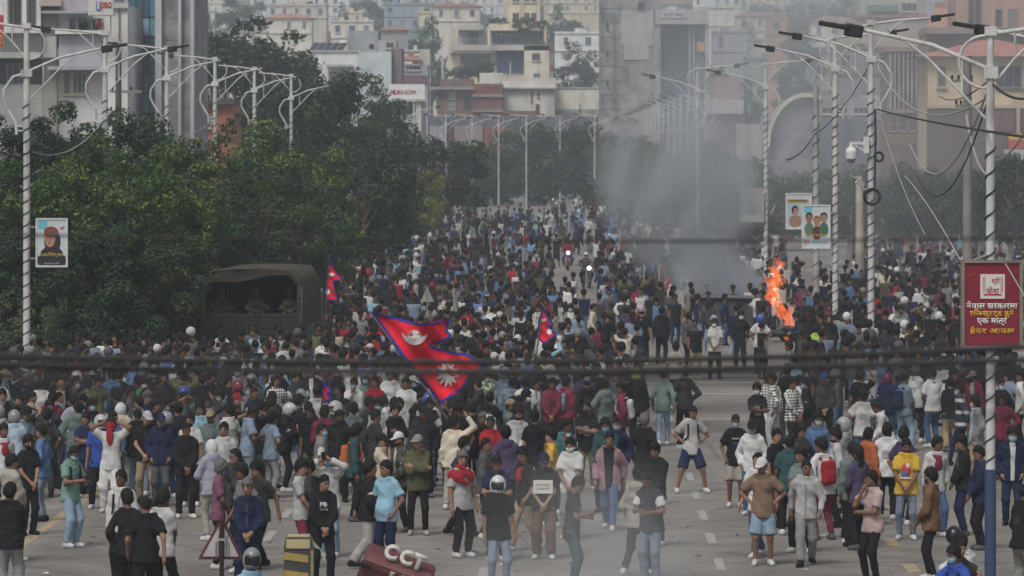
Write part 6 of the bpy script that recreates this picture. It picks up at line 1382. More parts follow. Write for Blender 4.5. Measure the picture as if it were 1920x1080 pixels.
flag('folded crimson flag hanging low between people below the truck', 96, [(606, 716), (603, 736), (602, 756)], [(607, 716), (616, 724), (622, 735), (613, 738)], [(613, 738), (622, 746), (614, 754), (603, 757)], None, None, ((608, 712), (600, 790)), .03, .15, .04)
# ------------------------------------------------------------------ motorcycles
def moto(x, d, rz, label, col, lit=None, tail=False):
    o = thing('motorcycle', label, 'motorcycle', (x, d, 0), rz, 'motorcycles stopped in the crowd')
    for y, nm in ((-.66, 'wheel'), (.66, 'wheel')):
        mb = MB(); R_ = .30; pts = [(0, y + R_ * math.cos(a), R_ + .005 + R_ * math.sin(a)) for a in [2 * math.pi * k / 20 for k in range(21)]]; mb.tube([(p[0], y + (p[1] - y) * .86, R_ + (p[2] - R_) * .86) for p in pts], .05, 8, cap=False); w = mb.build(nm, BLK, o)
        mb = MB(); mb.tube([(-.05, y, R_), (.05, y, R_)], .07, 10)
        for k in range(5): a = k * 1.2566; mb.tube([(0, y, R_), (0, y + .24 * math.cos(a), R_ + .24 * math.sin(a))], .014, 5)
        mb.build('rim', METAL, w, (.3, .3, .3))
    mb = MB(); mb.bbox(-.11, .11, -.30, .22, .30, .62, .05); mb.build('engine', METAL, o, (.10, .10, .10))
    mb = MB(); mb.ell((0, -.14, .80), (.15, .30, .15), 12, 8); mb.build('fuel_tank', PAINT, o, col)
    mb = MB(); mb.bbox(-.13, .13, .10, .80, .74, .84, .04); mb.build('seat', BLK, o)
    mb = MB(); mb.bbox(-.09, .09, .55, .92, .60, .76, .03); mb.build('tail', PAINT, o, col)
    for sx in (-.09, .09): mb = MB(); mb.tube([(sx, -.66, .30), (sx, -.46, .95)], .026, 6); mb.build('fork', METAL, o, (.3, .3, .3))
    mb = MB(); mb.tube([(-.38, -.36, 1.04), (-.2, -.44, 1.0), (.2, -.44, 1.0), (.38, -.36, 1.04)], .02, 6); mb.build('handlebar', BLK, o)
    for sx in (-1, 1):
        mb = MB(); mb.tube([(sx * .22, -.42, 1.0), (sx * .34, -.44, 1.22)], .009, 5); mb.ell((sx * .36, -.45, 1.25), (.07, .02, .05), 8, 5); mb.build('mirror', BLK, o)
    mb = MB(); mb.ell((0, -.60, .92), (.13, .09, .13), 12, 8); mb.build('headlamp_shell', PAINT, o, col)
    hl = MB(); hl.tube([(0, -.685, .92), (0, -.70, .92)], [.10, .085], 14); hl.build('headlight', mat_emit('lit_headlight', (1, .97, .9), lit) if lit else LENS, o)
    mb = MB(); mb.box(-.06, .06, .92, .945, .66, .72); mb.build('tail_light', mat_emit('lit_tail', (1, .02, .02), 3.5) if tail else BLK, o)
    mb = MB(); pts = [(0, -.66 + .36 * math.cos(a), .30 + .37 * math.sin(a)) for a in [.5 + 2.1 * k / 8 for k in range(9)]]; mb.tube(pts, .055, 6); mb.build('mudguard', PAINT, o, col)
    mb = MB(); mb.tube([(.14, .05, .34), (.16, .5, .36), (.16, .85, .42)], [.03, .045, .05], 8); mb.build('exhaust', METAL, o, (.25, .25, .25)); return o
dm = dist_of_foot(507); moto(X(1064, dm), dm, .05, 'red motorcycle with its headlight on, ridden towards the camera', (.30, .02, .02), 1.6)
dm2 = dist_of_foot(540); moto(X(1099, dm2), dm2, .2, 'dark motorcycle with a bright headlight, just below the red one', (.03, .03, .03), 1.8)
dm3 = 112; moto(X(1792, dm3), dm3, math.pi - .3, 'black motorcycle with red tail light left of the red sign lamp', (.03, .03, .035), None, True)
moto(X(1600, 150), 150, 1.3, 'dark motorcycle parked broadside behind the camera lamp', (.02, .03, .05)); moto(X(1690, 190), 190, 1.9, 'grey motorcycle parked among people left of the red sign', (.12, .12, .13)); moto(X(1750, 205), 205, 1.2, 'maroon motorcycle parked among people just left of the red sign', (.14, .02, .03))
# ------------------------------------------------------------------ near signs and barrier (on the near kerb line, d about 60)
d = 60
def P60(px, py, dy=0): q = at(px, py, d); return (q[0], d + dy, q[2])
A, B_, C_ = P60(416, 967), P60(456, 1049), P60(371, 1049)
o = thing('warning_sign', 'back of a triangular warning sign with dark red edge on a black post', 'road sign', (A[0], d, 0))
def tri(nm, s, y, col, th=.02):
    c = Vector(((A[0] + B_[0] + C_[0]) / 3, 0, (A[2] + B_[2] + C_[2]) / 3)); vs = []
    for yy in (y, y + th):
        for q in (A, B_, C_): p = c + (Vector((q[0], 0, q[2])) - c) * s; vs.append((p.x - A[0], yy, p.z))
    return part(nm, MB().add(vs, [(0, 2, 1), (3, 4, 5), (0, 1, 4, 3), (1, 2, 5, 4), (2, 0, 3, 5)]).mesh(nm), o, col, METAL)
tri('frame', 1.0, 0, (.10, .02, .025)); tri('plate', .80, -.012, (.42, .40, .41), .010)
for (x0, w) in ((-12, 3), (-7, 1.5), (8, 3), (13, 1.5)): mb = MB(); xx = x0 / F * d; ww = w / F * d; mb.box(xx, xx + ww, -.022, -.013, P60(0, 1044)[2], P60(0, 1003 if abs(x0) < 9 else 1016)[2]); mb.build('rib', METAL, o, (.16, .15, .16))
mb = MB(); mb.tube([(0, -.04, 0), (0, -.04, P60(0, 975)[2])], .030, 8); mb.build('post', PAINT, o, (.03, .012, .014)); mb = MB(); mb.box(-.04, .04, -.075, -.06, P60(0, 1013)[2], P60(0, 1009)[2]); mb.build('clamp', METAL, o, (.3, .3, .3))
# yellow and black bollard
zt = P60(0, 1006)[2]; xa, xb = P60(531, 0)[0], P60(590, 0)[0]; xm = (xa + xb) / 2; w = (xb - xa)
o = thing('traffic_bollard', 'tapering yellow and black striped bollard at the bottom edge', 'bollard', (xm, d, 0))
mb = MB(); M = None
def taper(z): return w / 2 * (1.0 - .10 * (z / zt))
vs = [];
for z, s_ in ((0, 1), (zt - .12, 1), (zt - .03, .93), (zt, .80)):
    t = taper(z) * s_; vs += [(-t, -.16, z), (t, -.16, z), (t, .16, z), (-t, .16, z)]
mb.add(vs, [(4 * j + k, 4 * j + (k + 1) % 4, 4 * j + 4 + (k + 1) % 4, 4 * j + 4 + k) for j in range(3) for k in range(4)] + [(12, 13, 14, 15)]); mb.build('body', METAL, o, (.05, .05, .05))
k = 0; z = zt - .10
mb = MB(); t = taper(zt) * .78; mb.box(-t, t, -.14, .14, zt + .003, zt + .02); mb.box(-t * 1.08, t * 1.08, -.175, -.163, zt - .13, zt - .02); mb.build('cap', METAL, o, (.40, .34, .19))
while z > .1:
    z -= .215; t = taper(z); mb = MB(); mb.add([(-t * .97, -.166, z + .05), (t * .70, -.166, z + .01), (t * .70, -.166, z + .10), (-t * .97, -.166, z + .14), (-t * .97, -.172, z + .05), (t * .70, -.172, z + .01), (t * .70, -.172, z + .10), (-t * .97, -.172, z + .14)], [(0, 1, 2, 3), (7, 6, 5, 4), (0, 4, 5, 1), (1, 5, 6, 2), (2, 6, 7, 3), (3, 7, 4, 0)]); mb.build('stripe', METAL, o, (.36, .25, .07))
mb = MB(); mb.box(taper(0) * .80, taper(0) * .96, -.175, -.163, .05, zt - .15); mb.build('edge_strip', METAL, o, (.33, .26, .12))
mb = MB(); t = taper(zt); mb.add([(t * .85, .0, zt - .02), (t * 1.9, .02, zt - .22), (t * 1.75, .02, zt - .30), (t * 1.5, .02, zt - .16), (t * .9, 0, zt - .12)], [(0, 1, 2, 3, 4)]); mb.build('torn_sheet', PAINT, o, (.42, .41, .38))
# tilted red sign box with raised white letters
c = P60(748, 1070); o = thing('letter_sign', 'tilted red box sign with raised white letters at the bottom edge', 'sign', (c[0], d, c[2]))
T_ = Matrix.Rotation(math.radians(20), 4, 'Y') @ Matrix.Rotation(math.radians(24), 4, 'X')
mb = MB(); mb.bbox(-.46, .42, -.24, .24, -.22, .13, .05, 0, T_); mb.build('box', METAL, o, (.12, .04, .045))
mb = MB(); mb.bbox(-.44, .40, -.25, -.05, .02, .145, .02, 0, T_); mb.build('lid', METAL, o, (.16, .06, .06))
for k, (ch, xx) in enumerate((('C', -.22), ('C', .02), ('T', .21))): text('letter', ch, .17, .20, o, T_ @ Vector((xx * .82 + .02, -.06, .235)), (.50, .48, .44), bold=.06, depth=.04, M=T_ @ Matrix.Rotation(math.radians(-38), 4, 'X'))
for xx in (-.06, .09): mb = MB(); mb.tube([T_ @ Vector((xx, -.27, .10)), T_ @ Vector((xx + .01, -.28, -.05)), T_ @ Vector((xx + .03, -.27, -.22))], .035, 6); mb.build('strap', METAL, o, (.34, .33, .33))
for (xx, nm) in ((-.40, 1), (.30, 2)): mb = MB(); mb.bbox(xx - .07, xx + .07, -.262, -.20, .02, .09, .01, 0, T_); mb.build('bracket', BLK, o)
mb = MB(); mb.tube([T_ @ Vector((0, 0, -.2)), Vector((0, 0, -c[2]))], .05, 8); mb.build('post', METAL, o, (.08, .08, .08))
# small triangular sign deep in the crowd
d = 150; x, _, z = at(801, 552, d); o = thing('road_sign', 'small grey triangular sign standing in the middle of the crowd', 'road sign', (x, d, 0))
s_ = 13 / F * d; zt = Z(538, d); zb_ = Z(566, d); mb = MB(); mb.add([(0, 0, zt), (s_, 0, zb_), (-s_, 0, zb_), (0, .03, zt), (s_, .03, zb_), (-s_, .03, zb_)], [(0, 2, 1), (3, 4, 5), (0, 1, 4, 3), (1, 2, 5, 4), (2, 0, 3, 5)]); mb.build('plate', METAL, o, (.30, .30, .30)); mb = MB(); mb.tube([(0, .05, 0), (0, .05, zt)], .03, 6); mb.build('post', METAL, o, (.2, .2, .2)); mb = MB(); mb.box(-.015, .015, -.012, -.002, zb_ + .05, zt - .12); mb.build('rib', METAL, o, (.1, .1, .1))
# ------------------------------------------------------------------ burning kiosk, fire, smoke, haze
d = 170; o = thing('burnt_kiosk', 'low grey wrecked metal kiosk smouldering left of the flames', 'kiosk', (X(1362, d), d, 0)); w = 64 / F * d
zt = Z(556, d); mb = MB(); mb.bbox(-w, w, 0, 1.6, 0.25, zt - .08, .04); mb.build('body', METAL, o, (.06, .065, .07)); mb = MB(); mb.bbox(-w - .1, w + .1, -.15, 1.75, zt - .075, zt, .02, 0, Matrix.Rotation(.02, 4, 'Y')); mb.build('roof', METAL, o, (.10, .105, .11))
for k in range(4): mb = MB(); mb.box(-w + .1 + k * w / 2, -w + w / 2 + k * w / 2 - .03, -.035, -.002, .35, zt - .2); mb.build('panel', METAL, o, (.05 + .012 * (k % 2), .055, .06))
for sx in (-w + .1, w - .1): mb = MB(); mb.box(sx - .06, sx + .06, .1, .3, 0, .248); mb.build('leg', METAL, o, (.04, .04, .04))
def vol_mat(name):
    m = bpy.data.materials.new(name); m.use_nodes = True; n = m.node_tree.nodes; l = m.node_tree.links; n.clear(); return m, n, l, n.new('ShaderNodeOutputMaterial')
def flame_mesh(name, paths, d, h, seed):
    g = np.random.default_rng(seed); pts = []
    for p in paths: pts += [((X(x, d) , Z(y, d)), r / F * d) for (x, y, r) in p]
    xs = [q[0][0] for q in pts]; zs = [q[0][1] for q in pts]; lo = np.array((min(xs) - .5, -.5, min(zs) - .5)); hi = np.array((max(xs) + .5, .5, max(zs) + .5))
    n = np.ceil((hi - lo) / h).astype(int); gx = [lo[i] + h * np.arange(n[i]) for i in range(3)]; P_ = np.stack(np.meshgrid(*gx, indexing='ij'), -1).reshape(-1, 3)
    wv = P_.copy(); wv[:, 0] += .07 * np.sin(5.5 * P_[:, 2] + 2 * P_[:, 1]) + .035 * np.sin(13 * P_[:, 2] + 5 * P_[:, 0]); wv[:, 1] += .06 * np.sin(6 * P_[:, 2] + 1.3)
    D = np.full(len(P_), 9.)
    for p in paths:
        for a, b in zip(p[:-1], p[1:]): D = np.minimum(D, cone(wv, (X(a[0], d), 0, Z(a[1], d)), (X(b[0], d), 0, Z(b[1], d)), a[2] / F * d, b[2] / F * d))
    D = D + .06 * np.sin(14 * P_[:, 0] + 6 * P_[:, 2]) * np.sin(10 * P_[:, 2] + 9 * P_[:, 1]) + .035 * np.sin(31 * P_[:, 2] + 17 * P_[:, 0]) * np.sin(23 * P_[:, 0] - 12 * P_[:, 2] + 1) + .02 * np.sin(53 * P_[:, 0] + 21 * P_[:, 2])
    D = D.reshape(n); D[0] = D[-1] = 9; D[:, 0] = D[:, -1] = 9; D[:, :, 0] = D[:, :, -1] = 9
    V, Q = snet(D, lo, h); return V, Q
FD = 165
m, n, l, out = vol_mat('flame'); em = n.new('ShaderNodeEmission'); tc = n.new('ShaderNodeTexCoord'); nz = n.new('ShaderNodeTexNoise'); nz.inputs['Scale'].default_value = 3.2; nz.inputs['Detail'].default_value = 4; nz.inputs['Distortion'].default_value = 1.2
mp = n.new('ShaderNodeMapping'); mp.inputs['Scale'].default_value = (1.4, 1.4, .55); l.new(tc.outputs['Object'], mp.inputs[0]); l.new(mp.outputs[0], nz.inputs[0])
cr = n.new('ShaderNodeValToRGB'); cr.color_ramp.elements[0].position = .34; cr.color_ramp.elements[0].color = (.0, .0, .0, 1); cr.color_ramp.elements[1].position = .72; cr.color_ramp.elements[1].color = (1.0, .34, .07, 1); q_ = cr.color_ramp.elements.new(.42); q_.color = (.55, .05, .006, 1); q_ = cr.color_ramp.elements.new(.55); q_.color = (.95, .20, .03, 1); l.new(nz.outputs[0], cr.inputs[0]); l.new(cr.outputs[0], em.inputs[0]); em.inputs[1].default_value = 2.3
l.new(em.outputs[0], out.inputs['Volume']); FLAME = m
outer = [[(1476, 634, 5), (1484, 612, 9), (1466, 588, 12), (1452, 560, 13), (1447, 535, 13), (1455, 510, 11), (1462, 492, 8), (1448, 482, 2)], [(1462, 500, 9), (1474, 494, 5), (1482, 499, 2)], [(1447, 538, 10), (1436, 525, 7), (1428, 518, 2)], [(1466, 588, 7), (1472, 578, 4), (1470, 572, 2)], [(1484, 614, 8), (1488, 606, 3)], [(1444, 560, 8), (1440, 572, 2)], [(1470, 600, 8), (1482, 580, 5), (1480, 568, 2)], [(1450, 545, 7), (1464, 528, 5), (1466, 516, 2)]]
outer = [[(x, y, r * .96) for (x, y, r) in p] for p in outer]
V, Q = flame_mesh('fire', outer, FD, .035, 2)
fo = part('fire', mesh_np('fire', V, Q, True, (FLAME,)), None); fo.location = (0, FD, 0); tag(fo, 'tall orange flames twisting up beside the wrecked kiosk', 'fire', None, 'stuff')
# what burns: a heap of tyres and boards
hp = thing('burning_heap', 'black heap of tyres and boards burning under the flames', 'heap', (X(1478, FD), FD + .2, 0)); hr = random.Random(4)
for k in range(5):
    a = hr.uniform(0, 6.28); cx_, cy_ = .35 * math.cos(k * 1.3), .3 * math.sin(k * 1.3); z_ = .12 + .16 * (k // 2); mb = MB(); mb.tube([(cx_ + .27 * math.cos(t), cy_ + .27 * math.sin(t), z_) for t in [2 * math.pi * i / 16 for i in range(17)]], .10, 8, cap=False); mb.build('tyre', BLK, hp)
for k in range(6): mb = MB(); M = Matrix.Translation((hr.uniform(-.5, .5), hr.uniform(-.3, .3), .35)) @ Matrix.Rotation(hr.uniform(0, 3), 4, 'Z') @ Matrix.Rotation(hr.uniform(-.6, .6), 4, 'Y'); mb.box(-.5, .5, -.06, .06, -.015, .015, 0, M); mb.build('board', METAL, hp, (.03, .025, .02))
# smoke column: density falls off around a bent axis, broken up by noise
def curve_node(n, pts):
    c = n.new('ShaderNodeFloatCurve'); cm = c.mapping; cv = cm.curves[0]
    for (x, y) in pts[1:-1]: cv.points.new(x, y)
    cv.points[0].location = pts[0]; cv.points[-1].location = pts[-1]; cm.update(); return c
def smoke(name, label, lo, hi, axis_x, rad, dens, peak, yc, ry, nscale, color, step_hint=1.0, th=(.42, .72), squash=.75, wamp=1.6):
    """axis_x / rad / dens: [(t, value)] against height fraction t"""
    m, n, l, out = vol_mat(name + '_volume'); pv = n.new('ShaderNodeVolumePrincipled'); pv.inputs['Color'].default_value = (*color, 1); pv.inputs['Anisotropy'].default_value = .2
    tc = n.new('ShaderNodeTexCoord'); sx = n.new('ShaderNodeSeparateXYZ'); l.new(tc.outputs['Object'], sx.inputs[0])
    def math_(op, a, b=None, c=None):
        q = n.new('ShaderNodeMath'); q.operation = op
        for i, v in enumerate((a, b, c)):
            if v is None: continue
            if isinstance(v, (int, float)): q.inputs[i].default_value = v
            else: l.new(v, q.inputs[i])
        return q.outputs[0]
    nz = n.new('ShaderNodeTexNoise'); nz.inputs['Scale'].default_value = nscale; nz.inputs['Detail'].default_value = 3; nz.inputs['Distortion'].default_value = .6; mp = n.new('ShaderNodeMapping'); mp.inputs['Scale'].default_value = (1, .7, squash); l.new(tc.outputs['Object'], mp.inputs[0]); l.new(mp.outputs[0], nz.inputs[0])
    hz = hi[2] - lo[2]; t = math_('DIVIDE', math_('SUBTRACT', sx.outputs[2], lo[2]), hz)
    def cv(pts, sc):
        c = curve_node(n, [(a, b / sc) for a, b in pts]); l.new(t, c.inputs['Value']); return math_('MULTIPLY', c.outputs[0], sc)
    ax = cv([(a, b - lo[0]) for a, b in axis_x], hi[0] - lo[0]); rr_ = cv(rad, max(b for a, b in rad)); de = cv(dens, 1.0)
    warp = math_('MULTIPLY', math_('SUBTRACT', nz.outputs[0], .5), wamp)
    dx = math_('DIVIDE', math_('SUBTRACT', math_('SUBTRACT', sx.outputs[0], lo[0]), ax), rr_); dy = math_('DIVIDE', math_('SUBTRACT', sx.outputs[1], yc), math_('MULTIPLY', rr_, ry))
    r2 = math_('ADD', math_('MULTIPLY', dx, dx), math_('MULTIPLY', dy, dy)); fall = math_('MAXIMUM', math_('SUBTRACT', math_('ADD', 1.0, warp), r2), 0.0)
    mr = n.new('ShaderNodeMapRange'); mr.inputs[1].default_value = th[0] - .2; mr.inputs[2].default_value = th[1]; mr.inputs[3].default_value = .15; mr.inputs[4].default_value = 1.3; l.new(nz.outputs[0], mr.inputs[0])
    l.new(math_('MULTIPLY', math_('MULTIPLY', math_('POWER', math_('MINIMUM', fall, 1.0), 1.5), mr.outputs[0]), math_('MULTIPLY', de, peak)), pv.inputs['Density'])
    l.new(pv.outputs[0], out.inputs['Volume'])
    mb = MB(); mb.box(lo[0], hi[0], lo[1], hi[1], lo[2], hi[2]); o = mb.build(name, m); return tag(o, label, 'smoke', None, 'stuff')
D0 = 176
sxp = lambda px: X(px, D0)
smoke('smoke', 'grey smoke column rising from the wrecked kiosk and drifting up to the right', (-2.5, D0 - 5, .3), (20.0, D0 + 8, 13.5),
      [(0, sxp(1400)), (.1, sxp(1330)), (.2, sxp(1290)), (.33, sxp(1280)), (.48, sxp(1300)), (.65, sxp(1370)), (.85, sxp(1480)), (1, sxp(1580))], [(0, 1.4), (.1, 2.3), (.3, 2.8), (.5, 3.3), (.75, 4.6), (1, 5.8)], [(0, .5), (.1, .95), (.25, 1.0), (.38, .7), (.5, .26), (.62, .11), (1, .09)], .95 * 1.08, D0 + 1, 1.2, .38, (.74, .78, .82), th=(.44, .66), wamp=3.0)
smoke('thin_smoke', 'thin pale smoke drifting low over the bottom centre of the street', (-4.0, 62, .2), (4.2, 70, 2.6),
      [(0, X(1150, 66)), (.5, X(1130, 66)), (1, X(1100, 66))], [(0, 2.6), (.5, 2.2), (1, 1.6)], [(0, 1), (.5, .8), (1, .0)], .15, 66, 1.2, .5, (.85, .87, .9))
smoke('smoke_veil', 'wide thin veil of drifting smoke over the right side of the street', (-1.0, 205, .5), (40.0, 275, 17), [(0, 14), (.4, 13), (1, 16)], [(0, 11), (.5, 14), (1, 16)], [(0, .5), (.4, 1), (1, .7)], .011, 240, 2.2, .12, (.82, .85, .9), wamp=2.2)
m, n, l, out = vol_mat('haze_air'); pv = n.new('ShaderNodeVolumePrincipled'); pv.inputs['Color'].default_value = (.82, .89, .98, 1); pv.inputs['Density'].default_value = HAZE; pv.inputs['Anisotropy'].default_value = .3; l.new(pv.outputs[0], out.inputs['Volume'])
mb = MB(); mb.box(-720, 720, -60, 3600, -9, 175); o = mb.build('haze', m); o['kind'] = 'stuff'
